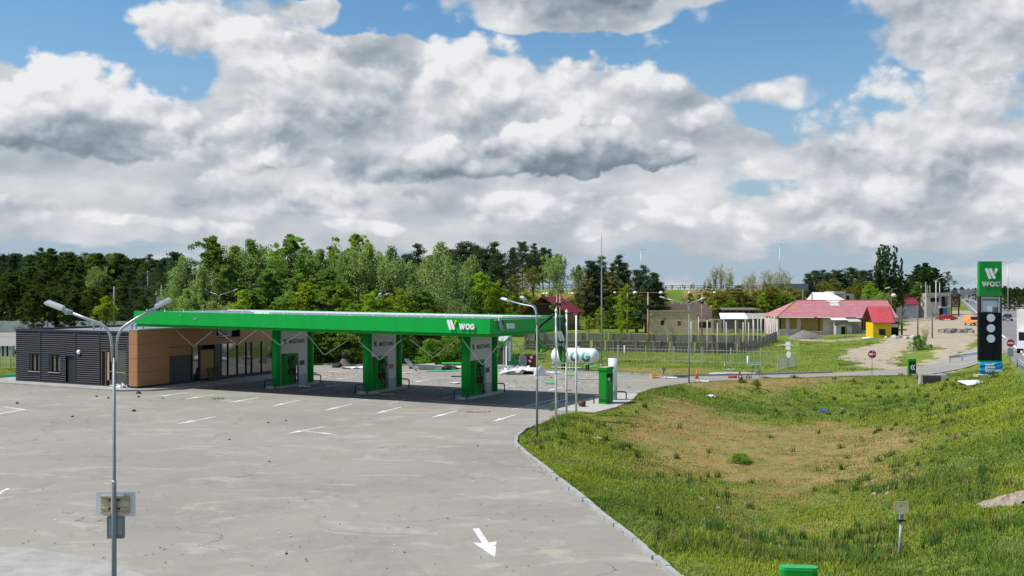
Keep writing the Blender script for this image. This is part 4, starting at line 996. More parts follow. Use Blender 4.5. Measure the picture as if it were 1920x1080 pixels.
def cloth(name, label, rows, D, thick=.012, shape=None, nu=14):
    """rows: list of (left px, right px, py); the cloth hangs at distance D, folds run down it"""
    base = Vector((xat((rows[0][0] + rows[0][1]) / 2, D), D, zat(rows[-1][2], D)))
    mb = MB(); n = len(rows) * 3 - 2; L = np.array(rows, float); tt = np.linspace(0, len(rows) - 1, n)
    for t_ in tt:
        l, r, yv = [np.interp(t_, range(len(rows)), L[:, i]) for i in range(3)]
        for j in range(nu):
            u = j / (nu - 1.0); fold = .10 * math.sin(u * 9 + t_ * .8) * (.4 + .6 * u) + .05 * math.sin(u * 17 - t_)
            mb.v.append((xat(l + (r - l) * u, D) - base.x, fold - base.y + D, zat(yv, D) - base.z))
    for i in range(n - 1):
        for j in range(nu - 1): a = i * nu + j; mb.f.append((a, a + 1, a + nu + 1, a + nu))
    o = mb.build(name, FLAGM, None, True, loc=tuple(base)); md = o.modifiers.new("cloth", 'SOLIDIFY'); md.thickness = thick
    return tag(o, label, "flag"), base
cloth("flag", "dark green flag twisted in the wind, blown left of its pole", [(1036, 1041, 588), (1020, 1034, 598), (1009, 1020, 608), (1004.5, 1012, 617), (1002.5, 1009, 626), (1001, 1012, 635), (1003, 1019, 645), (1007, 1034, 652), (1009, 1023, 660), (1012, 1015, 662)], 57.9)
f2, fb = cloth("flag", "long green flag with white logo hanging limp between two poles", [(1044, 1062.5, 591), (1044.5, 1062, 605), (1044.8, 1061, 620), (1045, 1059.5, 635), (1044.5, 1059, 645), (1045, 1060, 655), (1047, 1061, 665), (1049, 1062.5, 674), (1053, 1061, 679)], 59.6)
def flag_mark(polys, name, D=59.38):
    mb = MB(); mb.add(*polys) if isinstance(polys, tuple) else None
    return mb
b_, d_ = mark(.62); mb = MB(); T = Matrix.Translation(Vector((xat(1044.6, 59.4), 59.40, zat(640, 59.4))) - fb) @ Matrix.Rotation(R(90), 4, 'X')
plates(mb, [[(p[0] * .82, p[1]) for p in b_[0]], [(p[0] * .80 , p[1]) for p in b_[1]]], T, .012); mb.build("logo_mark", M("faded_white", (.52, .58, .52), .7, .1, 3), f2)
vs, fs = text_mb("WO", .27, .005, 0, 1.0); mb = MB().add(vs, fs, Matrix.Translation(Vector((xat(1052.3, 59.4), 59.41, zat(649.5, 59.4))) - fb) @ Matrix.Rotation(R(90), 4, 'X')); mb.build("lettering", M("faded_white", (.52, .58, .52)), f2)

# ---- totem price sign
tx, ty, tz = gt(1857.5, 703)
TD = ty; tw = 41.0 * TD / F; th = zat(490, TD) - tz
tot = thing("price_totem", "tall black and green fuel price totem with white discs and blue banner", "price sign", (tx, ty, tz - .05), R(-4))
hw_ = tw / 2
def zt_(py): return zat(py, TD) - tz + .05
mb = MB(); mb.box(-hw_, hw_, 0, .42, zt_(555), zt_(490)); mb.build("header", DGREEN if False else M("totem_green", (.0, .26, .03), .4, .05, 1), tot)
mb = MB(); mb.box(-hw_, hw_, 0, .42, zt_(676.5), zt_(586)); body = mb.build("body", M("totem_black", (.008, .010, .011), .6, .2, 2, 0, 0, (1, 1, 1), ((.05, .05, .05), .15, 1.5), .12), tot)
mb = MB(); mb.box(-hw_, -hw_ + .13, 0, .42, zt_(586), zt_(555)); mb.box(hw_ - .13, hw_, 0, .42, zt_(586), zt_(555)); mb.box(-hw_ + .13, hw_ - .13, .36, .42, zt_(586), zt_(555)); mb.build("light_box_frame", BLACK, tot)
for a, b in ((-hw_ + .13, -hw_ + .22), (hw_ - .25, hw_ - .13)): MB().box(a, b, .02, .1, zt_(586), zt_(556)).build("frame_post", GALV, tot)
MB().box(-hw_ + .22, hw_ - .25, .16, .2, zt_(576), zt_(563.5)).build("loose_panel", M("milky_panel", (.62, .66, .74), .5, .1, 2), tot)
MB().box(-hw_ + .22, hw_ - .7, .10, .14, zt_(584.5), zt_(574)).build("loose_panel", M("milky_panel", (.62, .66, .74)), tot)
mb = MB(); mb.box(-hw_ + .14, hw_ - .14, .30, .35, zt_(586), zt_(555)); mb.build("back_panel", M("back_panel", (.42, .42, .40), .8, .2, 3), tot)
MB().box(-hw_ + .14, hw_ - .14, .03, .08, zt_(559.5), zt_(558)).build("tube_light", WHITE, tot)
for py in (596, 615.5, 635):
    T = Matrix.Translation((0.02, 0, zt_(py))) @ Matrix.Rotation(R(90), 4, 'X'); rr_ = 7.5 * TD / F
    MB().lathe([(rr_, .0), (rr_, .02)], 28, T=T).build("disc", M("disc_white", (.62, .66, .72), .5, .05, 3), tot)
mb = MB(); mb.box(-hw_, hw_, -.01, .42, zt_(679.5), zt_(676.5)); mb.build("green_band", GREEN, tot)
mb = MB(); nb, nz = 26, 16; zb0, zb1 = zt_(701.5), zt_(679.5)
for j in range(nz):
    for i in range(nb):
        u, v = i / (nb - 1.0), j / (nz - 1.0)
        w = .05 * math.sin(14 * v + 3.2 * u * u * (1.2 - v)) * (1 - u) ** .7 + .04 * math.sin(22 * (v - .55 * u)) * sstep(.2, .6, u) * (1 - sstep(.75, 1, u))
        mb.v.append((-hw_ - .02 + (2 * hw_ + .04) * u, -.08 + float(w), zb0 + (zb1 - zb0) * v))
for j in range(nz - 1):
    for i in range(nb - 1): a = j * nb + i; mb.f.append((a, a + 1, a + nb + 1, a + nb))
ban = mb.build("banner", M("sky_blue_banner", (.01, .28, .66), .4, .12, 2), tot, True); md = ban.modifiers.new("cloth", 'SOLIDIFY'); md.thickness = .02; md.offset = 1
BLT = M("banner_white", (.80, .84, .90), .6, .1, 5)
for s_, fz, sz in (("зимний", .78, .22), ("дизель", .54, .27), ("WOGоны", .24, .34)):
    vs, fs = text_mb(s_, sz * tw / 2.0, .02, .012, .98, 'LEFT'); MB().add(vs, fs, frame((-hw_ * .55, -.15, zb0 + (zb1 - zb0) * fz - .03), (1, 0, .0 if sz > .3 else .03), (0, 0, 1))).build("lettering", BLT, ban)
k_ = tw / 2.0
b_, d_ = mark(1.0 * k_); LW = M("totem_white", (.80, .80, .82), .5, .12, 6)
T = frame((-.50 * k_, -.04, zt_(523.5)), (1, 0, 0), (0, 0, 1)); plates(mb := MB(), b_, T, .04); mb.build("logo_mark", LW, tot); plates(mb := MB(), d_, T, .04); mb.build("logo_drop", LW, tot)
W_ = wog(.46 * k_); T = frame((-.80 * k_, -.03, zt_(537.3)), (1, 0, 0), (0, 0, 1))
W_ = [[(a, b) for a, b in p] for p in W_]
plates(mb := MB(), W_, T, .03); mb.build("lettering", M("shot_letter", (.62, .62, .62), .6, .5, 5, 0, 0, (1, 1, 1), ((.02, .04, .02), .9, 2.2)), tot)
MB().box(-hw_ - .2, hw_ + .3, -.25, .7, -.12, .06).build("footing", CONC, tot)

# ---- entry sign with two chevrons, and the same kind near the camera
def chevron_sign(label, loc, rot, w=.80, h=1.42, nearcam=False):
    t = thing("direction_sign", label, "direction sign", loc, rot, "green direction signs"); a = w / 2
    n = 8; pts = []
    for i in range(n + 1): an = math.pi / 2 + math.pi * i / n; pts.append((-a + .13 + .13 * math.cos(an), .13 * math.sin(an)))
    for i in range(n + 1): an = -math.pi / 2 + math.pi * i / n; pts.append((a - .13 + .13 * math.cos(an), .13 * math.sin(an)))
    MB().prism(pts, h - .07, h).build("cap", M("sign_green_light", (.015, .36, .09), .4, .04, 2), t)
    MB().prism([(p[0] * .985, p[1] * .97) for p in pts], 0, h - .071).build("body", DGREEN, t)
    MB().box(-a + .12, a - .07, -.15, -.128, .03, h - .25).build("panel", BLACK, t)
    for k in (0, 1):
        x0 = -.17 + .20 * k; z0 = .62
        MB().prism([(x0, z0), (x0 + .15, z0 + .24), (x0 + .24, z0 + .24), (x0 + .09, z0), (x0 + .24, z0 - .24), (x0 + .15, z0 - .24)], -.165, -.151, 'y').build("chevron", LET, t)
    return t
cx_, cy_, cz_ = gt(1709.5, 701.5); chevron_sign("green edged black sign with two white chevrons by the access road", (cx_, cy_, cz_), R(-6))
chevron_sign("green sign whose rounded top alone shows at the bottom edge, nearest the camera", (xat(1497, 21), 21, hz(xat(1497, 21), 21) - .02 + zat(1060, 21) - 1.42 - hz(xat(1497, 21), 21)), R(-5))

# ---- road signs
REDS = M("sign_red", (.50, .018, .04), .45, .05, 3); BACKS = M("sign_back_grey", (.30, .31, .32), .5, .08, 3)
def no_entry(label, px, py, pyc, r_px, rot, plate=False):
    x, y, z = gt(px, py); H = zat(pyc, y) - z; r = r_px * y / F
    t = thing("no_entry_sign", label, "road sign", (x, y, z), rot)
    MB().tube([(0, 0, -.2), (0, 0, H + r)], .032, 8).build("post", GALV, t, True)
    T = Matrix.Translation((0, -.05, H)) @ Matrix.Rotation(R(90), 4, 'X')
    MB().lathe([(r, -.012), (r, .012)], 28, T=T).build("disc", WHITE, t); MB().lathe([(r * .92, .013), (r * .92, .018)], 28, T=T).build("red_face", REDS, t)
    MB().box(-r * .68, r * .68, -.078, -.070, H - r * .2, H + r * .17).build("white_bar", WHITE, t)
    T = Matrix.Translation((.10, .08, H)) @ Matrix.Rotation(R(78), 4, 'Z') @ Matrix.Rotation(R(90), 4, 'X') if not plate else Matrix.Translation((.05, .06, H)) @ Matrix.Rotation(R(90), 4, 'X')
    MB().lathe([(r * 1.02, -.012), (r * 1.02, .012)], 28, T=T).build("rear_disc", BACKS, t)
    if plate: MB().box(-.24, .24, -.055, -.035, H - r - .78, H - r - .1).build("plate", BACKS, t)
    return t
no_entry("round red no entry sign by the kerb of the access road", 1635, 706, 664, 8.0, R(-12))
no_entry("round red no entry sign beside the tall totem, with a grey plate", 1894, 687, 643, 7.6, R(-4), True)
x, y, z = gt(1477.5, 693.5)
rs = thing("road_sign_back", "white square and round road sign seen from behind at the gate", "road sign", (x, y, z), R(-20))
MB().tube([(0, 0, -.2), (0, 0, 2.75)], .035, 8).build("post", GALV, rs, True)
MB().box(-.21, .23, -.06, -.04, 1.95, 2.72).build("plate", WHITE, rs)
MB().lathe([(.34, -.01), (.34, .01)], 24, T=Matrix.Translation((.06, -.05, 1.5)) @ Matrix.Rotation(R(90), 4, 'X') @ Matrix.Scale(.62, 4, (1, 0, 0))).build("disc", WHITE, rs)
MB().box(-.22, .24, -.066, -.061, 2.30, 2.34).build("plate_seam", BACKS, rs)
x, y, z = gt(1687, 1042)
ys = thing("marker_sign", "small yellowed marker sign on a weathered post in the hollow", "marker sign", (x, y, z), R(4))
MB().tube([(-.02, 0, -.2), (.05, 0, 1.18)], [.045, .04], 9).build("post", M("flaking_white_post", (.40, .40, .38), .85, .3, 6, .2, 0, (1, 1, .5), ((.14, .13, .12), .9, 5)), ys, True)
T = Matrix.Translation((.05, -.05, 1.22)) @ Matrix.Rotation(R(-3), 4, 'Y')
MB().box(-.225, .215, -.012, .012, 0, .34, T).build("plate", M("cream_plate", (.85, .72, .40), .6, .08, 4, 0, 0, (1, 1, 1), ((.80, .74, .52), .7, 4)), ys)
for a, b, c, d in ((-.225, .215, .32, .342), (-.23, -.21, .02, .32), (.2, .22, .02, .32)): MB().box(a, b, -.017, -.013, c, d, T).build("rim", M("orange_rim", (.60, .30, .06), .6, .3, 6), ys)
mb = MB(); mb.poly(*[tuple(T @ Vector(p)) for p in ((-.06, -.016, .24), (-.03, -.016, .25), (-.02, -.016, .19), (-.05, -.016, .11), (-.035, -.016, .18))]); mb.build("symbol", M("rust_red", (.30, .05, .02), .7, .3, 5), ys)
MB().box(-.055, .15, -.05, .05, .98, 1.03).build("clamp", BLACK, ys); MB().box(.0, .10, -.045, .045, 1.04, 1.2).build("clamp", GREY, ys)

# guard rails by the access road
def armco(label, pts_px, name="crash_barrier", zf=0.62, sect=2.0):
    P = [gt(*p) for p in pts_px]; b = Vector(P[0]); t = thing(name, label, "crash barrier", tuple(b))
    P = [Vector(p) - b for p in P]; mb = MB()
    for p, q_ in zip(P[:-1], P[1:]):
        a, c = p + Vector((0, 0, zf)), q_ + Vector((0, 0, zf)); d = (c - a).normalized(); n = Vector((d.y, -d.x, 0)).normalized()
        prof = [(.0, -.16), (.06, -.11), (.06, -.05), (.0, 0), (.06, .05), (.06, .11), (.0, .16)]
        vs = [a + n * u + Vector((0, 0, v)) for u, v in prof] + [c + n * u + Vector((0, 0, v)) for u, v in prof]
        mb.add(vs, [(i, i + 1, i + 8, i + 7) for i in range(6)])
    o = mb.build("rail", GALV, t); md = o.modifiers.new("sheet", 'SOLIDIFY'); md.thickness = .012
    for p, q_ in zip(P[:-1], P[1:]):
        n = max(1, int((q_ - p).length / sect))
        for i in range(n): c = p.lerp(q_, (i + .15) / n); MB().bar(c + Vector((0, .07, -.3)), c + Vector((0, .07, zf + .1)), .10, .05).build("post", GALV, t)
    return t
armco("grey crash barrier with blunt end left of the totem", [(1779, 681), (1800, 678), (1833, 673)])
armco("grey crash barrier end at the right edge near the no entry sign", [(1908, 688), (1925, 702), (1945, 716)], zf=.55)
x, y, z = gt(1751, 718.5)
MBX = MB(); MBX.box(-1.05, 1.05, 0, .75, -.25, .72); MBX.warp(lambda a, b, c: (a + .04 * math.sin(c * 9), b, c + .03 * math.sin(a * 5)))
ob = thing("concrete_ring", "stained concrete block half buried in the grass near the totem", "concrete block", (x, y, z), R(-10))
MBX.build("body", CONC, ob); MB().box(-.88, .55, -.012, -.002, -.25, .62).build("dark_opening", M("tar_stain", (.05, .046, .04), .9, .5, 2), ob)
x, y, z = gt(1824, 721)
ob = thing("fallen_sign", "white panel with dark rim lying in the grass before the totem", "panel", (x, y, z + .12), R(18))
mb = MB(); mb.box(-.95, .95, -.85, .85, 0, .04); mb.warp(lambda a, b, c: (a + .3 * b, b, c + .10 * b)); mb.build("sheet", WHITE, ob)
mb = MB(); mb.box(-.97, .97, -.88, .88, -.05, -.003); mb.warp(lambda a, b, c: (a + .3 * b, b, c + .10 * b)); mb.build("rim", BLACK, ob)
x, y, z = gt(1541, 773)
ob = thing("blue_tarpaulin", "crumpled blue sheet lying in the grassy hollow", "tarpaulin", (x, y, z), 0)
mb = MB(); mb.add([(-.42, -.2, 0), (.36, -.25, .02), (.4, .2, 0), (-.35, .25, .05), (.22, -.05, .34), (.05, .0, .2), (-.2, 0, .12)], [(0, 1, 5, 6), (1, 4, 5), (1, 2, 4), (2, 3, 5, 4), (3, 6, 5), (3, 0, 6)]); mb.build("sheet", M("royal_blue", (.03, .08, .33), .6, .2, 4), ob)
MB().box(-.4, .38, -.12, .12, -.02, .03).build("rod", BLACK, ob)

# ---- gas tank
cx, cy = gp(1073.5, 697); AX = SX
tk = thing("gas_tank", "long white gas tank on legs with green lettering by the fence", "gas tank", (cx + .3, cy + 1.0, 0), RS + R(4))
rt, Lt, zc = .76, 1.95, 1.42
prof = [(.02, -Lt - .42), (.30, -Lt - .38), (.56, -Lt - .24), (.70, -Lt - .08), (rt, -Lt + .06), (rt, Lt - .06), (.70, Lt + .08), (.56, Lt + .24), (.30, Lt + .38), (.02, Lt + .42)]
MB().lathe(prof, 36, T=Matrix.Translation((0, 0, zc)) @ Matrix.Rotation(R(90), 4, 'Y')).build("shell", M("tank_white", (.80, .80, .80), .35, .03, 1.5), tk, True)
def gradgreen():
    m = bpy.data.materials.new("tank_letter_green"); m.use_nodes = True; t = NT(m.node_tree); b = t.n['Principled BSDF']; b.inputs['Roughness'].default_value = .4
    s = t.new('ShaderNodeSeparateXYZ'); t.put(s.inputs[0], t.new('ShaderNodeTexCoord').outputs['Object'])
    t.put(b.inputs['Base Color'], t.mix(t.ramp(s.outputs[2], zc - .35, zc + .50), (.0, .20, .12, 1), (.22, .52, .42, 1))); return m
GG = gradgreen()
def on_shell(p, h0): a, b = p; th_ = (b - .48) / rt * 1.25 + .12; return (a, -(rt + .012) * math.cos(th_), zc + (rt + .012) * math.sin(th_))
def wrap(polys, x0):
    mb = MB()
    for p in polys:
        if len(p) > 4:
            continue
        mb.add([on_shell((x0 + a, b), 0) for a, b in p], [(0, 1, 2, 3)])
    return mb
def strokes(segs, t, n=10):
    out = []
    for (a, b) in segs:
        a, b = Vector(a), Vector(b); d = (b - a).normalized(); nn = Vector((t / 2, 0))
        for i in range(n): p, q_ = a.lerp(b, i / n), a.lerp(b, (i + 1) / n); out.append([tuple(p - nn), tuple(p + nn), tuple(q_ + nn), tuple(q_ - nn)])
    return out
hh = .84
mk = strokes([((.12, hh), (.40, .0)), ((.52, hh), (.80, .0)), ((.95, hh), (.84, .40))], .24)
wrap(mk, -1.45).build("lettering", GG, tk)
wrap([q_ for q_ in ring_arc(.40, .42, .22, .44, 0, 2 * math.pi, 36)], -.18).build("lettering", GG, tk)
wrap([q_ for q_ in ring_arc(.42, .42, .22, .44, R(40), R(345), 36)] + [[(.42, .34), (.85, .34), (.85, .50), (.42, .50)]], .92).build("lettering", GG, tk)
for sx_ in (-1.2, 1.25):
    for dy in (-.3, .3): MB().lathe([(.085, .0), (.085, .75)], 10, (sx_, dy, 0)).build("leg", DARK, tk)
    MB().box(sx_ - .12, sx_ + .12, -.42, .42, .62, .80).build("saddle", WHITE, tk)
for sx_ in (-1.0, .35): MB().lathe([(.07, 2.16), (.07, 2.28), (.10, 2.28), (.10, 2.33)], 10, (sx_, 0, 0)).build("valve", WHITE, tk)
MB().tube([(-1.9, -.5, .2), (-1.9, -.5, .75), (-.6, -.5, .75), (-.6, -.5, 1.0)], .03, 6).tube([(-2.2, -.55, .35), (.8, -.55, .35)], .035, 6).build("pipework", WHITE, tk)
MB().lathe([(.16, .9), (.18, 1.0), (.16, 1.15), (.05, 1.2)], 12, (-2.0, -.5, -.35)).build("pump_housing", GALV, tk)
for k in range(2): MB().bar((-.3 + .28 * k, -.62, .05), (-.3 + .28 * k, -.62, .95), .03).build("ladder_rail", WHITE, tk)

# ---- palisade fence behind the station
PAL = M("fence_paint", (.42, .43, .36), .6, .12, 2); PAL2 = M("fence_post_paint", (.48, .49, .44), .6, .12, 2)
def palisade(label, pts, h=1.75, pitch=.34, post=3.0):
    P = [Vector((*p, 0)) for p in pts]; b = P[0]; t = thing("palisade_fence", label, "fence", tuple(b)); bars = MB(); rails = MB(); posts = []
    for p, q_ in zip(P[:-1], P[1:]):
        d = q_ - p; L = d.length; d.normalize()
        for k in range(int(L / pitch)): c = p + d * (k * pitch) - b; bars.bar(c + Vector((0, 0, .12)), c + Vector((0, 0, h - .05)), .04)
        for z in (.3, h - .3): rails.bar(p - b + Vector((0, 0, z)), q_ - b + Vector((0, 0, z)), .045)
        for k in range(int(L / post) + 1): posts.append(p + d * (k * post) - b + Vector((0, .03, 0)))
    rails.build("rail", PAL, t); bars.build("palings", PAL, t)
    pm = MB().box(-.05, .05, -.05, .05, -.1, h + .05); p0 = None
    for c in posts:
        if p0 is None: p0 = pm.build("post", PAL2, t); p0.location = c
        else: r_ = p0.copy(); col.objects.link(r_); r_.parent = t; r_.location = c
    return t
palisade("long pale palisade fence running behind the filling station", [gp(500, 659), gp(600, 662.5), gp(800, 669), gp(960, 674), gp(1160, 678.5), gp(1457, 686.5)])
palisade("short palisade fence behind the left end of the dark shop", [gp(-60, 691), gp(20, 690.5), gp(60, 690)], 1.2, .3)
g = thing("metal_gate", "open grey barred gate leaf at the right end of the palisade", "gate", (*gp(1459, 695), 0))
a, b = Vector((0, 0, 0)), Vector((*gp(1491.5, 687), 0)) - Vector((*gp(1459, 695), 0)); mb = MB()
for k in range(30): c = a.lerp(b, k / 29); mb.bar(c + Vector((0, 0, .05)), c + Vector((0, 0, 1.3)), .035)
mb.build("bars", PAL, g); mb = MB()
for z in (.06, 1.3): mb.bar(a + Vector((0, 0, z)), b + Vector((0, 0, z)), .05)
mb.build("rail", PAL, g)
for c in (a, b): MB().bar(c, c + Vector((0, 0, 1.4)), .08).build("post", PAL2, g)

# ---- antenna mast, rusty floodlight poles
an = thing("antenna_mast", "very tall thin grey mast behind the gas tank", "mast", (*gp(1128, 688), 0)); D_ = gp(1128, 688)[1]
MB().tube([(0, 0, 0), (0, 0, 7), (0, 0, zat(450, D_)), (0, 0, zat(425, D_))], [.075, .065, .035, .012], 8).build("tube", GALV, an, True); MB().lathe([(.13, 0), (.13, .25), (.08, .3)], 10).build("foot", GALV, an)
def flood_pole(label, px, py, pytop, D=None, box=True):
    x, y, z = gt(px, py); H = zat(pytop, y) - z
    t = thing("floodlight_pole", label, "light pole", (x, y, z), R(random.uniform(-4, 4)), "rusty floodlight poles")
    MB().tube([(0, 0, -.1), (0, 0, H)], [.12, .09], 9).build("pole", RUST, t, True); w = .032 * y * .38
    MB().bar((-w, 0, H), (w, 0, H), .07).build("crossbar", RUST, t)
    for s_ in (-1, 1): MB().lathe([(.08, .16), (.22, .10), (.28, -.06), (.2, -.14)], 12, (s_ * (w + .1), 0, H)).build("lamp", WHITE, t, True)
    if box: mb = MB(); mb.box(-.22, .22, -.38, -.09, H - 2.0, H - 1.55); mb.build("floodlight", BLACK, t)
    return t
flood_pole("rusty floodlight pole rising by the wooden house, front one of a pair", 1050, 636, 550)
flood_pole("rusty floodlight pole rising by the wooden house, rear one of a pair", 1044, 630, 550.5)
flood_pole("rusty floodlight pole before the bright green tree", 1176.5, 624, 548.5)
flood_pole("rusty floodlight pole at the left corner of the ruined brick building", 1215, 660.5, 548.5)
flood_pole("rusty floodlight pole before the gap in the ruined brick building", 1316, 628, 548.5)

# ================================================================== trees
LEAF = leafmat("leaf_mass", .48, .22, .45)
NEED = leafmat("needle_mass", .10, .20, .15)
BARK = M("dark_bark", (.075, .06, .045), .95, .3, 6, .3, 0, (1, 1, .25))
BIRCH = M("birch_bark", (.52, .50, .46), .9, .1, 3, .1, 0, (1, 1, 2.5), ((.05, .045, .04), .9, 3.5))
PINEB = M("pine_bark", (.20, .105, .06), .95, .3, 5, .3, 0, (1, 1, .3))

def leaves_mesh(name, P, size, C, mat, r, droop=0.0, aspect=.6):
    n = len(P); a = r.normal(size=(n, 3)); a[:, 2] -= droop; a /= np.linalg.norm(a, axis=1)[:, None]
    b = np.cross(a, r.normal(size=(n, 3))); b /= np.linalg.norm(b, axis=1)[:, None]
    s = (np.asarray(size) * r.uniform(.6, 1.3, n))[:, None]
    V = np.empty((n, 4, 3), np.float32)
    V[:, 0] = P - a * s * .5; V[:, 1] = P + b * s * aspect * .5; V[:, 2] = P + a * s * .5; V[:, 3] = P - b * s * aspect * .5
    me = bpy.data.meshes.new(name); me.vertices.add(n * 4); me.vertices.foreach_set('co', V.ravel())
    me.loops.add(n * 4); me.loops.foreach_set('vertex_index', np.arange(n * 4, dtype=np.int32))
    me.polygons.add(n); me.polygons.foreach_set('loop_start', np.arange(0, n * 4, 4, dtype=np.int32))
    ca = me.color_attributes.new("Col", 'FLOAT_COLOR', 'POINT'); cc = np.ones((n * 4, 4), np.float32); cc[:, :3] = np.repeat(C, 4, 0); ca.data.foreach_set('color', cc.ravel())
    me.update(); me.validate(); me.materials.append(mat); return me

def limb(mb, a, b, r0, r1, r, sag=.0):
    a, b = np.array(a), np.array(b); pts = []
    for t in (0, .35, .7, 1.0): p = a + (b - a) * t; p = p + (r.normal(size=3) * .03 * np.linalg.norm(b - a)) * (0 < t < 1) + np.array([0, 0, sag * t * (1 - t)]); pts.append(tuple(p))
    mb.tube(pts, [r0, r0 * .75 + r1 * .25, r0 * .4 + r1 * .6, r1], 5)

PROTO = {}
def proto(kind, variant=0):
    key = (kind, variant)
    if key in PROTO: return PROTO[key]
    r = np.random.default_rng(hash((len(kind) * 131 + ord(kind[0]) * 17 + ord(kind[-1]) * 7 + variant * 1009)) % 99991)
    H = 12.0; tm = MB(); P = []; Cc = []; Sz = []
    def clump(c, rad, n, colr, sz, flat=.75, strands=0.0):
        q = r.normal(size=(n, 3)); q /= (np.linalg.norm(q, axis=1)[:, None] + 1e-9); q *= (r.random(n) ** .45)[:, None] * np.array([rad, rad, rad * flat])
        if strands: q[:, 2] -= np.abs(r.normal(size=n)) * strands
        P.append(np.array(c) + q); k = r.uniform(.72, 1.22)
        base = np.array(colr) * k; cc = base * (2.0 if kind == 'lime' else 2.5 if kind in ('maple', 'birch', 'willow', 'lime', 'bush') else 1.3 if kind == 'dark' else 1.9) * r.uniform(.75, 1.25, (n, 1)); Cc.append(cc); Sz.append(np.full(n, sz))  # 'dark' leaves kept low: cloud shadow on the left wood, put into colour
    if kind in ('maple', 'birch', 'olive', 'lime', 'dark', 'willow'):
        prm = dict(maple=((.060, .104, .022), .34, 150, 62, .26, .10), birch=((.098, .138, .042), .27, 165, 60, .22, .05), olive=((.105, .105, .020), .38, 95, 42, .22, .12),
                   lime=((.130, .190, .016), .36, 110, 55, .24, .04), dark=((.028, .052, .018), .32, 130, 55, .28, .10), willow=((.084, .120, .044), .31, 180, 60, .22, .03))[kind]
        cl, wid, nc, nl, ls, gap = prm; bark = BIRCH if kind in ('birch', 'willow') else BARK
        base0 = .10 if kind != 'dark' else .08
        ph = r.uniform(0, 6.28, 5)
        def rad(t, an):
            s = math.sin(math.pi * min(1, max(0, (t - base0) / (1.0 - base0))) ** (.62 if kind not in ('birch', 'willow') else .55)) ** .7
            if kind in ('birch',): s = (1 - (max(0, t - .32) / .68) ** 1.5) ** .6 * min(1, (t - base0 + .04) / .2) if t < 1 else 0
            lump = 1 + .22 * math.sin(2 * an + ph[0] + 4 * t) + .16 * math.sin(3 * an + ph[1] - 7 * t) + .12 * math.sin(5 * an + ph[2] + 11 * t)
            return wid * H * s * lump * .62
        top = (r.normal() * .25, r.normal() * .25, H * .93)
        tm.tube([(0, 0, -.2), (.05, .02, H * .25), (top[0] * .5, top[1] * .5, H * .6), top], [.20, .15, .09, .02], 7)
        leaders = [(r.normal() * .9, r.normal() * .9, H * r.uniform(.86, 1.0)) for _ in range(5)]
        ends = []
        for i in range(nc):
            t = base0 + (1 - base0) * (r.random() ** .85); an = r.uniform(0, 2 * math.pi); rr_ = rad(t, an) * (r.uniform(.55, 1.05) if r.random() < .78 else r.uniform(.1, .6))
            c = (rr_ * math.cos(an), rr_ * math.sin(an), H * t); ends.append(c)
        for (lx, ly, lz) in leaders:
            for q in range(9): ends.append((lx + r.normal() * (.25 + .07 * q), ly + r.normal() * (.25 + .07 * q), lz - q * .33 + r.normal() * .12))
        for i, c in enumerate(ends):
            t = c[2] / H; n = int(nl * r.uniform(.5, 1.3))
            clump(c, r.uniform(.35, .85) * (1.0 if t < .85 else .6), n, cl, ls, .6 if kind != 'willow' else .8, {'birch': .55, 'willow': .9}.get(kind, 0))
            if i % 5 == 0: limb(tm, (0, 0, max(.8, c[2] * .62)), c, .06, .012, r)
        mat = LEAF; droop = 1.2 if kind in ('birch', 'willow') else .2
    elif kind == 'pine':
        cl, bark, mat, droop = (.035, .056, .028), PINEB, NEED, -.2
        lean = r.normal() * .3; tm.tube([(0, 0, -.2), (.1, 0, H * .4), (lean, .1, H * .8), (lean, 0, H * .99)], [.17, .14, .08, .015], 7)
        for w in range(23):
            t0 = .34 if variant < 2 else .16; t = t0 + (.98 - t0) * w / 22.0 + r.normal() * .012; nb = r.integers(4, 7); L = H * ((.19 if variant < 2 else .20) * (1 - ((t - t0) / (1.04 - t0)) ** (1.7 if variant < 2 else 1.0)) + .025) * r.uniform(.7, 1.3)
            for k in range(nb):
                an = r.uniform(0, 6.28); Lk = L * r.uniform(.55, 1.25); x0 = lean * t; up = .35 * Lk
                e = (x0 + Lk * math.cos(an), Lk * math.sin(an), H * t + up); limb(tm, (x0, 0, H * t), e, .035, .01, r)
                for s in (.4, .7, 1.0): clump((x0 + (e[0] - x0) * s + r.normal() * .15, e[1] * s + r.normal() * .15, H * t + up * s + .05 + r.normal() * .12), .28 + .20 * s, 36, cl, .19, .7)
    elif kind == 'poplar':
        cl, bark, mat, droop = (.036, .064, .026), BARK, LEAF, .1
        for st in range(4):
            bx, by = r.normal() * .55, r.normal() * .55; hh = H * r.uniform(.78, 1.0); tm.tube([(bx * .3, by * .3, 0), (bx, by, hh * .5), (bx * 1.3, by * 1.3, hh)], [.14, .10, .02], 6)
            for i in range(46): t = .12 + .88 * i / 45.0; clump((bx * (1 + .3 * t) + r.normal() * .28 * (1.1 - t * .6), by * (1 + .3 * t) + r.normal() * .28, hh * t), .36 * (1.15 - .7 * t), 42, cl, .22, 1.3)
    elif kind == 'bare':
        cl, bark, mat, droop = (.155, .165, .065), BARK, LEAF, .1
        for st in range(7):
            an = r.uniform(0, 6.28); top = (math.cos(an) * H * .22 * r.random(), math.sin(an) * H * .22 * r.random(), H * r.uniform(.75, 1)); tm.tube([(0, 0, 0), (top[0] * .5, top[1] * .5, top[2] * .5), top], [.10, .06, .012], 5)
            for i in range(16):
                t = r.uniform(.3, 1); a = np.array(top) * t; e = a + np.array([r.normal() * .7, r.normal() * .7, abs(r.normal()) * .9]); limb(tm, a, e, .022, .006, r); clump(e, .65, 46, cl, .18, 1.0)
    elif kind == 'bush':
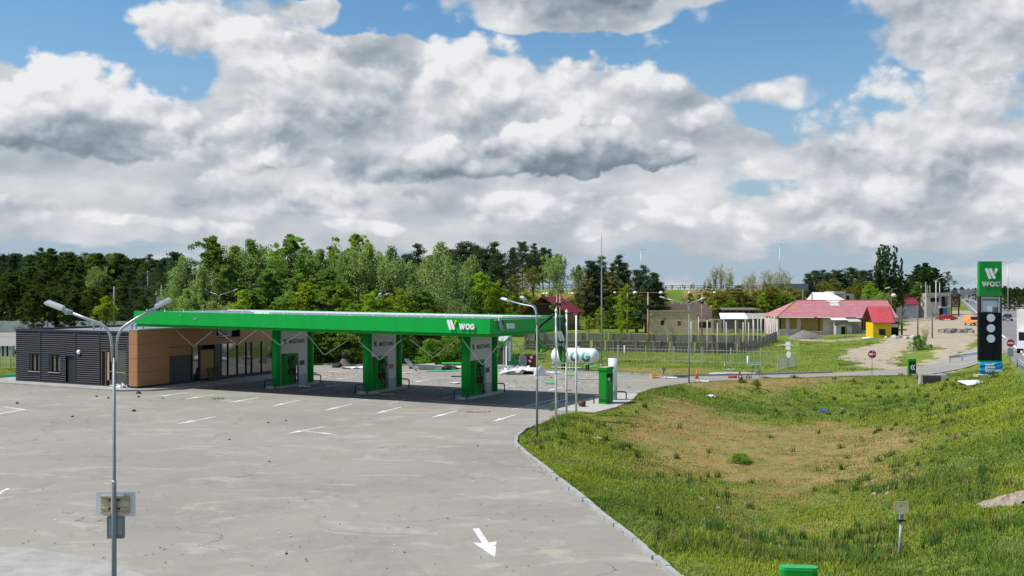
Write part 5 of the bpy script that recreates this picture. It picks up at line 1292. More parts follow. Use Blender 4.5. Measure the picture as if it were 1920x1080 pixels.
        cl, bark, mat, droop = (.060, .110, .016), BARK, LEAF, .0
        for st in range(12):
            an = r.uniform(0, 6.28); e = (math.cos(an) * H * .42 * r.random(), math.sin(an) * H * .42 * r.random(), H * r.uniform(.45, .95)); limb(tm, (0, 0, 0), e, .12, .03, r)
        for i in range(150):
            an = r.uniform(0, 6.28); t = r.random(); rr_ = H * .55 * math.sqrt(max(0, 1 - t ** 1.6)) * math.sqrt(r.random()) * (1 + .25 * math.sin(3 * an + variant))
            clump((rr_ * math.cos(an), rr_ * math.sin(an), H * (.06 + .9 * t)), 1.3, 34, cl, .62, .9)
    P_, C_, S_ = np.concatenate(P), np.concatenate(Cc), np.concatenate(Sz)
    crown = leaves_mesh(kind + "_crown", P_, S_, C_, mat, r, droop)
    tme = bpy.data.meshes.new(kind + "_trunk"); tme.from_pydata(tm.v, [], tm.f); tme.materials.append(bark); tme.polygons.foreach_set('use_smooth', [True] * len(tme.polygons)); tme.update()
    PROTO[key] = (tme, crown); return PROTO[key]

NAMES = dict(maple='maple_tree', birch='birch_tree', olive='budding_tree', lime='young_tree', dark='broadleaf_tree', willow='birch_tree', pine='pine_tree', poplar='poplar_tree', bare='bare_tree', bush='bush')
NV = dict(maple=3, birch=3, olive=2, lime=2, dark=3, willow=2, pine=4, poplar=2, bare=3, bush=2)
_cnt = {}
def tree(kind, px, D, pytop, label, group=None, wide=1.0, z=None, variant=None, zoff=0.0):
    x = xat(px, D); zg = hz(x, D) if z is None else z
    H = zat(pytop, D) - zg; s = H / 12.0
    _cnt[kind] = _cnt.get(kind, 0) + 1; v = (_cnt[kind] * 7 // 3) % NV[kind] if variant is None else variant
    tme, crown = proto(kind, v)
    t = bpy.data.objects.new(NAMES[kind], None); t.empty_display_size = .3; col.objects.link(t); t.location = (x, D, zg + zoff); t.rotation_euler = (0, 0, random.uniform(0, 6.28)); t.scale = (s * wide, s * wide, s)
    tag(t, label, 'bush' if kind == 'bush' else 'tree', group)
    for nm, me in (("trunk" if kind != 'bush' else "stem", tme), ("crown" if kind != 'bush' else "foliage", crown)):
        o = bpy.data.objects.new(nm, me); col.objects.link(o); o.parent = t
    return t

# the belt right behind the fence: px, distance, top
belt = [('willow', 345, 112, 478, 1.0, "pale birch at the left end of the tree belt behind the canopy"),
        ('maple', 400, 116, 446, 1.0, "tall green tree with ragged twin tops behind the canopy's two armed lamp"),
        ('birch', 378, 108, 500, 1.0, None), ('maple', 425, 109, 500, 1.25, None), ('birch', 470, 117, 446, 1.05, "tall feathery birch between two ragged maples in the belt"), ('maple', 500, 109, 508, 1.25, None),
        ('maple', 545, 113, 440, 1.05, "tallest dark green pointed maple in the middle of the belt"), ('maple', 560, 107, 515, 1.25, None), ('birch', 600, 116, 465, 1.05, None), ('maple', 620, 108, 505, 1.2, None),
        ('lime', 668, 118, 440, .9, "tall tree with a bright yellow green top in the belt"), ('willow', 645, 113, 470, 1.0, None), ('birch', 690, 113, 456, 1.05, "large birch with a white trunk in the belt"), ('willow', 735, 112, 462, 1.0, None),
        ('birch', 765, 116, 495, 1.0, None), ('willow', 825, 114, 455, 1.15, "large drooping birch over the canopy's right half"), ('willow', 850, 111, 500, 1.1, None), ('lime', 900, 112, 512, 1.1, "round light green tree near the right end of the belt"),
        ('lime', 935, 114, 525, 1.0, None), ('maple', 790, 109, 540, 1.3, None), ('birch', 885, 118, 478, 1.0, None), ('lime', 700, 106, 545, 1.2, "low yellow green tree behind the canopy beside the hidden lamp"),
        ('lime', 745, 107, 540, 1.2, None), ('olive', 720, 107, 560, 1.4, None), ('maple', 470, 106, 545, 1.4, None), ('maple', 600, 105, 550, 1.4, None), ('birch', 350, 105, 540, 1.2, None), ('maple', 520, 104, 560, 1.5, None),
        ('willow', 860, 108, 560, 1.3, None), ('maple', 930, 118, 560, 1.3, None), ('maple', 660, 104, 570, 1.5, None), ('birch', 400, 104, 565, 1.4, None), ('birch', 440, 119, 462, 1.2, None), ('willow', 520, 118, 470, 1.2, None), ('birch', 575, 119, 474, 1.2, None), ('maple', 630, 119, 478, 1.3, None), ('birch', 715, 119, 478, 1.2, None), ('lime', 575, 106, 530, 1.2, None), ('willow', 405, 107, 520, 1.2, None), ('lime', 640, 106, 535, 1.2, None), ('birch', 800, 118, 485, 1.2, None), ('willow', 775, 110, 515, 1.2, None), ('lime', 455, 105, 545, 1.1, None)]
for kind, px, D, py, wd_, lab in belt:
    tree(kind, px, D, py, lab or {'birch': "birch crowded among taller trees of the belt behind the canopy", 'willow': "drooping birch crowded among taller trees of the belt behind the canopy", 'maple': "dark green maple crowded into the belt behind the canopy",
                                  'lime': "yellow green young tree at the foot of the belt behind the canopy", 'olive': "sparse budding tree at the foot of the belt behind the canopy"}[kind], "trees of the belt behind the canopy", wd_)
for i in range(16):
    px = 330 + i * 40; tree('bush', px, 104.5 + (i % 3), 640 - (i * 37 % 22), "low bush along the fence under the tree belt", "bushes under the tree belt", 1.3)
# pines behind the belt
for i, (px, D, py) in enumerate([(322, 150, 474), (575, 165, 472), (620, 165, 470), (765, 170, 478), (788, 172, 465), (805, 170, 480), (868, 172, 458), (888, 175, 462), (905, 170, 468), (922, 172, 462), (845, 176, 470), (935, 168, 478), (958, 237, 470), (980, 240, 455), (1000, 242, 460), (1018, 240, 465), (1030, 244, 470), (965, 247, 465), (990, 237, 480), (1012, 247, 478)]):
    tree('pine', px, D, py, "dark pine rising behind the tree belt", "pines rising behind the tree belt", 1.15)
for px, D, py, k, lab in ((1045, 214, 476, 'birch', "pale green round tree right of the dark pines"), (1085, 216, 496, 'birch', "small pale green tree on a bare trunk by the overpass"), (1000, 212, 500, 'olive', "yellowish budding tree above the red roofed wooden house"), (970, 208, 515, 'olive', "yellowish budding tree left above the wooden house"),
                           (1100, 206, 515, 'olive', "yellowish budding tree left of the tall mast"), (1140, 206, 510, 'olive', "yellowish budding tree right of the tall mast"), (1176, 186, 532, 'lime', "bright yellow green tree before the rusty pole"), (1192, 184.5, 545, 'lime', "yellow green tree right beside the bright one at the rusty pole"), (1125, 186, 575, 'lime', "small yellow green tree beside the wooden house"),
                           (1104, 176, 592, 'lime', "low yellow green bush tree left of the tall mast"), (1165, 155, 610, 'lime', "low bright green sapling at the plank fence"), (955, 204, 545, 'lime', "light green bush tree at the left of the wooden house")):
    tree(k, px, D, py, lab, None, 1.15)
for i, (px, D, py) in enumerate([(1105, 206, 490), (1125, 208, 486), (1118, 207, 497), (1160, 206, 484), (1172, 207, 494), (1150, 208, 498), (1195, 185, 507), (1210, 184, 503), (1222, 186, 512), (1232, 185, 520), (1240, 187, 530)]):
    tree('pine', px, D, py, "dark pine in the group by the embankment", "pines by the embankment", 1.15, variant=2 + i % 2)
for i in range(30):
    px = 965 + i * 18 + (i * 53 % 13); D = 205 + (i * 7 % 14); x = xat(px, D)
    tree(('olive', 'bush', 'lime')[i % 3], px, D, 548 + (i * 29 % 26), ("yellowish budding tree on the embankment slope", "bush on the embankment slope", "light green young tree on the embankment slope")[i % 3], "shrubs on the embankment slope", 1.1)
# bare and budding trees on the raised road's slope, right of centre
for i, (px, D, py) in enumerate([(1340, 218, 502), (1352, 220, 498), (1365, 217, 505), (1372, 222, 512), (1400, 214, 520), (1412, 216, 512), (1425, 214, 520), (1440, 215, 508), (1452, 214, 512), (1465, 215, 505), (1478, 217, 512), (1330, 222, 518), (1300, 226, 530), (1322, 226, 526), (1280, 226, 532)]):
    tree('bare', px, D, py, "slender tree with thin new leaves by the raised road", "bare trees by the raised road", 1.0)
for i, px in enumerate([1385, 1400, 1415, 1432, 1446, 1460, 1475, 1490, 1440, 1410, 1360, 1345, 1372, 1330, 1503, 1425, 1455, 1482]):
    tree('olive', px, 206 + i % 4, 535 + (i * 17 % 22), "low budding shrub on the slope behind the shed", "budding shrubs behind the shed", 1.5)
for i in range(14): tree('dark', 1236 + i * 12, 262 + i % 5, 532 + (i * 13 % 8), "dark tree line beyond the raised road", "trees beyond the raised road", 1.2)
# left wood, in three depths; the dark leaf colour imitates a cloud's shadow
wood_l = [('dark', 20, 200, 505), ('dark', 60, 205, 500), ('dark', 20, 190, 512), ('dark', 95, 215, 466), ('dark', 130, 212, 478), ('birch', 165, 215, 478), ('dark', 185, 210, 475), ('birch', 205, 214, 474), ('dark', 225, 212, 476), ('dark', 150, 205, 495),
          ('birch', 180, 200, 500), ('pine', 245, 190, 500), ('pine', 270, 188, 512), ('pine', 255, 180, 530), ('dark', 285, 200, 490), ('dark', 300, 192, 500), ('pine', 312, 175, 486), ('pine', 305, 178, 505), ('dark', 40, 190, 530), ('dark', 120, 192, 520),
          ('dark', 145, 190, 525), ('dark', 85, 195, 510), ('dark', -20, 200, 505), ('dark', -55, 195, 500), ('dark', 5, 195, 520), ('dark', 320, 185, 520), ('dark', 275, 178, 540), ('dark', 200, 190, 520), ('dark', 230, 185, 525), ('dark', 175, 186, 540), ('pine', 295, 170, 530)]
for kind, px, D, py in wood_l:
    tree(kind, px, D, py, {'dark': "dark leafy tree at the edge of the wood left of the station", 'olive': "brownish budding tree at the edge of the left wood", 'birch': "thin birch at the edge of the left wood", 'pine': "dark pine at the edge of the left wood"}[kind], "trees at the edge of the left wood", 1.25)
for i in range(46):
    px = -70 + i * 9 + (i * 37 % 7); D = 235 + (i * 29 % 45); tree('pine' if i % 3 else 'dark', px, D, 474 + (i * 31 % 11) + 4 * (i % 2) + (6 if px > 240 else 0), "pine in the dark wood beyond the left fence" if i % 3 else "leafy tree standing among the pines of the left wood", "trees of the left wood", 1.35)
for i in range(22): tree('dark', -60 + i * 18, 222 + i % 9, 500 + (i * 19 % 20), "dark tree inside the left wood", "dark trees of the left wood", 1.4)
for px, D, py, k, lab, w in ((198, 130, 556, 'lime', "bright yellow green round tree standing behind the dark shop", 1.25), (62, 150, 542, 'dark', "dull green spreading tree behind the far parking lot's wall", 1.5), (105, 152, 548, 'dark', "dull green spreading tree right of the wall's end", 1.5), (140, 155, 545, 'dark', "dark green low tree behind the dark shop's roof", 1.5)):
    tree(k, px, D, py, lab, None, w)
# right side: pines, poplars, roadside trees, far tree line
for i, (px, D, py) in enumerate([(1515, 285, 514), (1528, 288, 508), (1540, 290, 510), (1552, 285, 512), (1568, 288, 508), (1580, 290, 514), (1598, 292, 504), (1604, 290, 515), (1618, 290, 508), (1630, 292, 510)]):
    tree('pine', px, D, py, "dark pine behind the long red roofed house", "pines behind the red roofed house", 1.4)
for px, py, w, lab in ((1651, 455, .95, "tall poplar, left one of the group behind the yellow kiosk"), (1663, 455, .95, "tall poplar, middle one of the group behind the yellow kiosk"), (1684, 482, .9, "shorter poplar at the right of the group behind the yellow kiosk"), (1644, 488, .8, "short poplar at the left foot of the group")):
    tree('poplar', px, 245, py, lab, None, w)
for i, (px, D, py, k) in enumerate([(1722, 270, 497, 'dark'), (1735, 275, 493, 'dark'), (1752, 272, 502, 'dark'), (1710, 280, 515, 'dark'), (1763, 280, 522, 'dark'), (1700, 262, 530, 'dark'), (1690, 262, 520, 'dark'), (1720, 258, 532, 'maple'), (1745, 265, 530, 'dark'), (1672, 258, 520, 'dark')]):
    tree(k, px, D, py, "dark leafy tree behind the unfinished house" if k == 'dark' else "green maple behind the dark red roof", "trees behind the unfinished house", 1.25)
for i, (px, D, py, k) in enumerate([(1545, 250, 528, 'olive'), (1560, 252, 524, 'olive'), (1590, 248, 540, 'olive'), (1610, 245, 535, 'olive'), (1632, 240, 528, 'lime'), (1645, 232, 540, 'lime'), (1655, 228, 548, 'birch'), (1625, 230, 550, 'birch'), (1670, 230, 545, 'olive'), (1685, 235, 552, 'dark'), (1605, 255, 525, 'olive')]):
    tree(k, px, D, py, {'olive': "brownish budding tree above the red roofed house", 'lime': "yellow green tree above the red roofed house", 'birch': "pale green bush tree above the red roofed house", 'dark': "dark tree above the yellow kiosk"}[k], "trees above the red roofed house", 1.2)
for i in range(12): tree('dark', 1884 + i * 9, 330 + i * 9 - (i % 3) * 12, 536 + (i * 23 % 8), "dark tree along the far side of the highway", "trees along the highway's far side", 1.3)
for i in range(26): tree('dark', 1660 + i * 13, 700 + (i * 61 % 260), 541 - (i % 4), "distant tree on the horizon at the end of the highway", "distant trees at the end of the highway", 1.7)
for i in range(24): tree('dark', 1480 + i * 12, 430 + (i * 41 % 120), 534 + (i * 7 % 8), "distant tree beyond the houses", "distant trees beyond the houses", 1.5)
tree('bush', 1722, 118, 628, "dense green bush on the sandy yard by the access road", None, 1.15); tree('bush', 1745, 119, 645, "smaller green bush right beside the dense bush on the yard", None, 1.2)
tree('bare', 1735, 122, 612, "twiggy shrub growing out of the bush on the yard", None, .9)
tree('bush', 1225, 183.5, 585, "green creeper bush on the left corner of the ruined building", None, .6)
for i, px in enumerate((1388, 1395, 1375, 1402)): tree('bare', px, 140 + i, 622 + i * 4, "twiggy shrub inside the white pole fence", "shrubs inside the white pole fence", 1.0)

# ================================================================== houses and yards beyond the station
def gridmat(name, base, line, px_, pz_, wline=.16, wear=None, axis=0):
    m = bpy.data.materials.new(name); m.use_nodes = True; t = NT(m.node_tree); b = t.n['Principled BSDF']; b.inputs['Roughness'].default_value = .6
    P = t.new('ShaderNodeTexCoord').outputs['Object']; s = t.new('ShaderNodeSeparateXYZ'); t.put(s.inputs[0], P)
    fx = t.math('FRACT', t.math('DIVIDE', s.outputs[axis], px_)); fz = t.math('FRACT', t.math('DIVIDE', s.outputs[2], pz_))
    k = t.math('MAXIMUM', t.math('LESS_THAN', fx, wline), t.math('LESS_THAN', fz, wline * 1.2))
    n = t.noise(P, 1.1, 5, .6); c = t.mix(t.ramp(n, .3, .7), c4([.88 * x for x in base]), c4([min(1, 1.1 * x) for x in base]))
    if wear: c = t.mix(t.math('MULTIPLY', t.ramp(t.noise(P, .5, 5, .7), .55, .75), .6), c, c4(wear))
    t.put(b.inputs['Base Color'], t.mix(t.math('MULTIPLY', k, .75), c, c4(line))); return m
def brickmat(name, a, b_, mortar, scale=1.0, w=.5, h=.25):
    m = bpy.data.materials.new(name); m.use_nodes = True; t = NT(m.node_tree); b = t.n['Principled BSDF']; b.inputs['Roughness'].default_value = .9
    P = t.new('ShaderNodeTexCoord').outputs['Object']; s = t.new('ShaderNodeSeparateXYZ'); t.put(s.inputs[0], P); c = t.new('ShaderNodeCombineXYZ')
    t.put(c.inputs[0], t.math('ADD', s.outputs[0], s.outputs[1])); t.put(c.inputs[1], s.outputs[2])
    n = t.new('ShaderNodeTexBrick'); t.put(n.inputs['Vector'], c.outputs[0]); n.inputs['Scale'].default_value = scale; n.inputs['Brick Width'].default_value = w; n.inputs['Row Height'].default_value = h
    n.inputs['Mortar Size'].default_value = .018; n.inputs['Color1'].default_value = c4(a); n.inputs['Color2'].default_value = c4(b_); n.inputs['Mortar'].default_value = c4(mortar)
    st = t.mix(t.math('MULTIPLY', t.ramp(t.noise(P, .8, 6, .7), .48, .7), .55), n.outputs[0], c4([.55 * x for x in a])); t.put(b.inputs['Base Color'], st); return m
class At:
    """local metres for a facade seen square on: base pixel (px, py) on the ground"""
    def __init__(s, px, py): s.px, s.py = px, py; s.x, s.y, s.z = gt(px, py); s.k = s.y / F
    def X(s, px): return (px - s.px) * s.k
    def Z(s, py): return (s.py - py) * s.k
    def loc(s): return (s.x, s.y, s.z)
SLATE = M("weathered_timber", (.155, .15, .145), .9, .25, 2.5, .2, 0, (3, 3, .3), ((.07, .068, .066), .7, 2.0))
SLATE2 = M("grey_timber", (.27, .255, .235), .9, .2, 2.5, .2, 0, (3, 3, .3), ((.14, .13, .12), .6, 2.0))
BROWNT = M("dark_brown_timber", (.045, .026, .018), .85, .3, 2, .1, 0, (1, 1, 6)); TANW = M("tan_render", (.30, .215, .12), .9, .12, 1.2)
PINK = M("pink_render", (.62, .49, .48), .9, .08, .8, .1, 0, (1, 1, 1), ((.36, .31, .29), .6, .9))
PLANK = M("raw_planks", (.46, .30, .10), .85, .3, 2.2, .1, 0, (6, 1, .5), ((.16, .10, .045), .7, 3)); VOID = M("dark_interior", (.012, .011, .010), .9, .3, 2)
REDT = gridmat("red_metal_tile", (.47, .20, .215), (.26, .075, .09), .38, .30, .2, (.56, .25, .26)); MAROON = gridmat("maroon_roof", (.215, .03, .045), (.13, .015, .025), .9, .35, .06)

# wooden house with the maroon roof
A = At(1060, 619); h = thing("wooden_house", "dark wooden house with a maroon gable roof and firewood under its porch", "house", A.loc(), R(0)); X, Z = A.X, A.Z
e0, e1, rz, ez = X(972), X(1052), Z(557), Z(590)
gm = (e0 + e1) / 2 + .3; DP = 9.0
MB().prism([(e0 + 1.0, 0), (e1 - .9, 0), (e1 - .9, ez - .1), (gm, rz - .35), (e0 + 1.0, ez - .1)], .9, DP, 'y').build("wall", BROWNT, h)
# the ridge runs obliquely to the right and away
rd = Vector((X(1057) - X(1019), 5.5, 0))
mb = MB(); L, Rr, T_ = Vector((e0 - .2, 0, ez - .35)), Vector((e1 + .6, 0, ez - .45)), Vector((gm, 0, rz))
Rr = Vector((X(1064), .2, Z(587.5)))
for (p, q_) in ((L, T_), (T_, Rr)):
    up = Vector((0, 0, .12)); a, b, c, d = p, q_, q_ + rd, p + rd
    mb.add([a, b, c, d, a + up, b + up, c + up, d + up], [(0, 3, 2, 1), (4, 5, 6, 7), (0, 1, 5, 4), (1, 2, 6, 5), (2, 3, 7, 6), (3, 0, 4, 7)])
roof = mb.build("roof", MAROON, h)
mb = MB(); c0 = T_ + rd * .1; mb.box(c0.x - .3, c0.x + .3, c0.y - .3, c0.y + .3, rz - .3, rz + .55); mb.box(c0.x - .38, c0.x + .38, c0.y - .38, c0.y + .38, rz + .4, rz + .5); mb.build("chimney", M("brick_red", (.36, .10, .06), .9, .2, 3), roof)
c0 = T_ + rd * .72 + Vector((1.0, -.5, -.2)); MB().box(c0.x - .28, c0.x + .28, c0.y - .28, c0.y + .28, rz - 1.5, rz - .1).build("chimney", M("buff_brick", (.42, .26, .15), .9, .2, 3), roof)
MB().box(X(1062), X(1084), 1.5, 6.5, 0, Z(588)).build("side_wall", TANW, h)
MB().bar((e0 + 2.6, .8, Z(570)), (e1 - 2.2, .8, Z(570)), .16).build("gable_beam", M("pale_beam", (.24, .17, .11), .9, .2, 3), h)
for k in range(3): MB().bar((X(1086), 1.2 + 2.4 * k, 0), (X(1086), 1.2 + 2.4 * k, Z(588)), .14).build("porch_post", BROWNT, h)
wp = MB(); rr = random.Random(4)
for i in range(13):
    for j in range(7): wp.lathe([(.10 * rr.uniform(.8, 1.1), 0), (.10 * rr.uniform(.8, 1.1), .8)], 7, T=Matrix.Translation((X(1064) + i * .21 + rr.uniform(-.03, .03), .3 + rr.uniform(-.1, .1), .12 + j * .21)) @ Matrix.Rotation(R(-90), 4, 'X'))
ob = wp.build("firewood_stack", M("split_logs", (.20, .12, .08), .9, .5, 6), None, world=True, loc=(0, 0, 0)); ob.location = A.loc(); tag(ob, "stack of split firewood beside the wooden house", "firewood")

# plank fences: dark front one, paler one behind, tall bare poles
def plank_fence(label, pts, h, mat, post_mat, pw=.14, gap=.012, pitch=2.1, rails=True, seed=1):
    rr = random.Random(seed); P = [Vector(gt(*p)) for p in pts]; b = P[0]; t = thing("plank_fence", label, "fence", tuple(b)); mb = MB(); rl = MB(); first = None
    for p, q_ in zip(P[:-1], P[1:]):
        d = q_ - p; L = d.length; n = int(L / (pw + gap)); dd = d.normalized(); nr = Vector((dd.y, -dd.x, 0))
        for k in range(n):
            if rr.random() < .025: continue
            c = p + d * (k / n) - b; hh = h * rr.uniform(.94, 1.04); mb.bar(c + Vector((0, 0, -.1)), c + Vector((0, 0, hh)) + nr * rr.uniform(-.02, .02), pw, .025)
        if rails: rl.bar(p - b + nr * .07 + Vector((0, 0, h * .55)), q_ - b + nr * .07 + Vector((0, 0, h * .55)), .09, .05)
        for k in range(int(L / pitch) + 1):
            c = p + dd * (k * pitch) - b + nr * .12
            if first is None: first = MB().box(-.10, .10, -.07, .07, -.1, h + .06).build("post", post_mat, t); first.location = c
            else: o = first.copy(); col.objects.link(o); o.parent = t; o.location = c
    mb.build("planking", mat, t)
    if rails: rl.build("rail", post_mat, t)
    return t
plank_fence("blackened plank fence with grey posts, in front of the terrace", [(985, 656), (1160, 658.5), (1300, 661.5), (1345, 662), (1385, 661.5), (1410, 658), (1435, 648), (1455, 638)], 1.32, SLATE, SLATE2, .16, .01, 2.3)
plank_fence("pale grey plank fence on the terrace behind the blackened one", [(985, 637), (1150, 638), (1225, 640), (1430, 643)], 1.1, SLATE2, M("fence_stake", (.17, .16, .145), .9, .2, 3), .15, .006, 3.0, False, 3)
rr = random.Random(8); pts = [(1296, 661.5), (1326, 662), (1345, 662), (1362, 662), (1380, 661.8), (1393, 660.5), (1403, 659.3), (1413, 657.5), (1421, 655), (1428, 652), (1435, 648.6), (1441, 646), (1446, 643), (1450, 641), (1454, 639), (1310, 643), (1358, 643), (1398, 643), (1412, 643), (1427, 641), (1436, 640)]
WP = M("whitewashed_pole", (.50, .49, .45), .85, .2, 4, .1, 0, (1, 1, .4), ((.26, .23, .19), .8, 4)); first = None
for i, p in enumerate(pts):
    x, y, z = gt(*p); hgt = 3.9 * rr.uniform(.93, 1.05)
    if first is None: first = MB().tube([(0, 0, -.2), (.02, 0, 2), (0, .02, 3.9)], [.085, .08, .07], 7).build("wooden_pole", WP, None, True, loc=(x, y, z)); tag(first, "tall bare whitewashed pole standing along the dark plank fence", "pole", "whitewashed poles along the plank fence")
    else: o = first.copy(); col.objects.link(o); o.location = (x, y, z); o.scale = (1, 1, hgt / 3.9); o.rotation_euler = (R(rr.uniform(-1.2, 1.2)), R(rr.uniform(-1.2, 1.2)), rr.random())

# ruined brick building
A = At(1219, 625); X, Z = A.X, A.Z; h = thing("ruined_building", "roofless sandy brick building with broken walls and two small windows", "ruin", A.loc(), 0)
BR = brickmat("sandy_brick", (.64, .49, .32), (.54, .40, .25), (.46, .40, .32), 1.0, .55, .22); BR2 = brickmat("broken_brick", (.52, .33, .25), (.42, .34, .28), (.25, .22, .2), 1.0, .5, .22)
w1, w2 = X(1308), X(1333); zt1 = Z(585)
def wall_with_holes(mb, x0, x1, z1, holes, y0=0, y1=.4):
    xs_ = sorted(set([x0, x1] + [a for h_ in holes for a in h_[:2]])); 
    for a, b in zip(xs_[:-1], xs_[1:]):
        hh_ = [q for q in holes if q[0] <= a and q[1] >= b]
        if hh_: mb.box(a, b, y0, y1, -.3, hh_[0][2]); mb.box(a, b, y0, y1, hh_[0][3], z1)
        else: mb.box(a, b, y0, y1, -.3, z1)
mb = MB(); wall_with_holes(mb, 0, X(1300), zt1, [(X(1239), X(1246), Z(610), Z(601)), (X(1270.5), X(1277.5), Z(611), Z(602))])
mb.prism([(X(1300), -.3), (X(1308), -.3), (X(1308), Z(598)), (X(1303), Z(592)), (X(1300), zt1)], 0, .4, 'y'); mb.build("front_wall", BR, h)
MB().box(-.05, X(1301), -.12, .5, zt1, zt1 + .3).build("cornice", M("pale_cornice", (.40, .32, .22), .9, .15, 2), h)
MB().box(0, .4, .4, 9, -.3, zt1 - .2).build("side_wall", BR, h)
rr = random.Random(12); prof = [(X(1228), -.3)] + [(X(1228) + (X(1353) - X(1228)) * i / 30, Z(574 + rr.uniform(-2.2, 2.2) + (6 if i > 27 else 0)) + .4) for i in range(31)] + [(X(1353), -.3)]
MB().prism(prof, 8.6, 9.0, 'y').build("rear_wall", BR2, h)
mb = MB(); wall_with_holes(mb, X(1308), X(1336), Z(600), [(X(1309), X(1333), Z(615), Z(603.5))]); mb.box(X(1333), X(1338), -.1, .5, -.3, Z(598)); mb.build("lintel_wall", BR, h)
MB().box(X(1309), X(1333), .15, .3, Z(615), Z(603.5)).build("black_boarding", M("charred_board", (.035, .034, .033), .9, .4, 3, 0, 0, (1, 1, 6)), h)
mb = MB()
for i in range(40): x = X(1300) + rr.random() * (X(1345) - X(1300)); y = 2 + rr.random() * 6; s = rr.uniform(.2, .6); mb.box(x - s, x + s, y - s, y + s, 0, Z(600) * rr.uniform(.5, 1.0))
mb.build("rubble_heap", BR2, h, False)['kind'] = 'stuff'
mb = MB(); r2 = random.Random(31)
for i in range(60): x = X(1221) + r2.random() * (X(1262) - X(1221)); y = 8.2 + r2.random() * .6; mb.box(x - .15, x + .15, y - .2, y + .2, Z(576), Z(572) + r2.random() * .35)
ob = mb.build("moss", M("roof_moss", (.16, .25, .02), .95, .3, 4), h); ob['kind'] = 'stuff'
# shed with white and grey roofing
A = At(1337, 624); X, Z = A.X, A.Z; h = thing("long_shed", "long brown shed with a half white, half grey sheet roof", "shed", A.loc(), 0)
MB().box(X(1338), X(1455), .0, 5, -.2, Z(599.5)).build("wall", brickmat("brown_brick", (.215, .165, .15), (.19, .14, .13), (.17, .14, .13), 1, .6, .3), h)
MB().box(X(1337), X(1456), -.06, -.003, -.2, Z(616.5)).build("brick_plinth", BR, h)
def slope(name, xa, xb, xa2, xb2, z0, z1, y0, y1, mat, par, t=.08):
    vs = [(xa, y0, z0), (xb, y0, z0), (xb2, y1, z1), (xa2, y1, z1)]; return MB().add(vs + [(a, b, c + t) for a, b, c in vs], [(3, 2, 1, 0), (4, 5, 6, 7), (0, 1, 5, 4), (1, 2, 6, 5), (2, 3, 7, 6), (3, 0, 4, 7)]).build(name, mat, par)
slope("white_roof", X(1350), X(1402), X(1358), X(1407), Z(598.5), Z(587.5) - .1, -.5, 4.6, M("white_sheet", (.72, .72, .74), .6, .04, 1), h)
slope("grey_roof", X(1402) + .02, X(1457), X(1407) + .02, X(1456), Z(598.5), Z(588) - .1, -.5, 4.6, M("fibre_cement", (.30, .285, .25), .9, .15, 2, 0, 0, (4, 1, 1)), h)
for px in (1350, 1381, 1402, 1427): MB().box(X(px) - .25, X(px) + .25, -.12, -.07, -.2, Z(599.6)).build("pilaster", BR2, h)
h2 = thing("roof_shelter", "dark flat shelter with open timber framing behind the long shed", "shelter", (A.x + X(1408), A.y + 9, A.z), 0); w_ = X(1447) - X(1408); za, zb = Z(586) - .35, Z(576) - .6
slope("roof", -w_, w_, -w_ + .6, w_ - .6, zb - .05, zb + .25, -1.5, 3, SLATE, h2)
for i in range(7): MB().bar((-w_ + .3 + i * w_ / 3.1, -1.2, za), (-w_ + .3 + i * w_ / 3.1 + .25, -1.2, zb - .06), .12).build("strut", PLANK, h2)
MB().bar((-w_, -1.25, za + .55), (w_, -1.25, za + .55), .14).build("beam", PLANK, h2); MB().box(-w_, w_, 1.5, 1.7, 0, zb - .1).build("rear_wall", VOID, h2)
# long pink house
A = At(1458, 628.5); X, Z = A.X, A.Z; h = thing("long_pink_house", "long pinkish house with a faded red tile roof and boarded windows", "house", A.loc(), 0)
zw = Z(594.5); holes = [(X(1460), X(1473.5), Z(617), Z(596.5)), (X(1480), X(1494.5), Z(617), Z(596.5)), (X(1501.5), X(1543), Z(620.5), Z(596.5)), (X(1614.5), X(1640), Z(619.5), Z(597))]
mb = MB(); wall_with_holes(mb, X(1458), X(1681), zw, holes); mb.box(0, .35, .4, 9, -.2, zw); mb.box(X(1681) - .35, X(1681), .4, 9, -.2, zw); mb.build("wall", PINK, h)
rr = random.Random(2)
for (a, b, c, d) in holes:
    MB().box(a, b, .3, .38, c, d).build("window_void", VOID, h); mb = MB(); n = int((b - a) / .19)
    for i in range(n):
        if rr.random() < .12: continue
        x = a + (b - a) * i / n; mb.box(x + .01, x + .15, -.03 - rr.random() * .02, .0, c - (rr.uniform(0, .5) if rr.random() < .2 and b - a > 2 else .02), d + .02)
    mb.build("window_boards", PLANK, h)
    MB().box(a - .05, b + .05, -.06, -.052, c - .12, c - .05).build("sill", WHITE, h)
rz, yr = Z(565) + .12, 4.6
mb = MB(); a, b, c, d = Vector((X(1455.5), -.6, Z(593.5))), Vector((X(1682), -.6, Z(595))), Vector((X(1682), yr, rz)), Vector((X(1507), yr, rz))
a2, b2 = Vector((X(1455.5), 9.8, Z(593.5))), Vector((X(1682), 9.8, Z(595)))
mb.add([a, b, c, d, a2, b2] + [v - Vector((0, 0, .12)) for v in (a, b, c, d, a2, b2)], [(0, 1, 2, 3), (3, 2, 5, 4), (0, 3, 4), (6, 9, 8, 7), (9, 10, 11, 8), (6, 10, 9), (0, 6, 7, 1), (4, 5, 11, 10), (0, 4, 10, 6)]); roof = mb.build("roof", REDT, h)
MB().prism([(-.3 + .35, zw), (9.6, zw), (yr, rz - .2)], X(1681) - .3, X(1681) - .02, 'x').build("gable", PINK, h)
MB().tube([c + Vector((0, 0, .02)), d + Vector((0, 0, .02)), a + Vector((.05, .1, .05))], .10, 6).build("ridge_cap", M("terracotta", (.42, .15, .10), .8, .2, 2), roof)
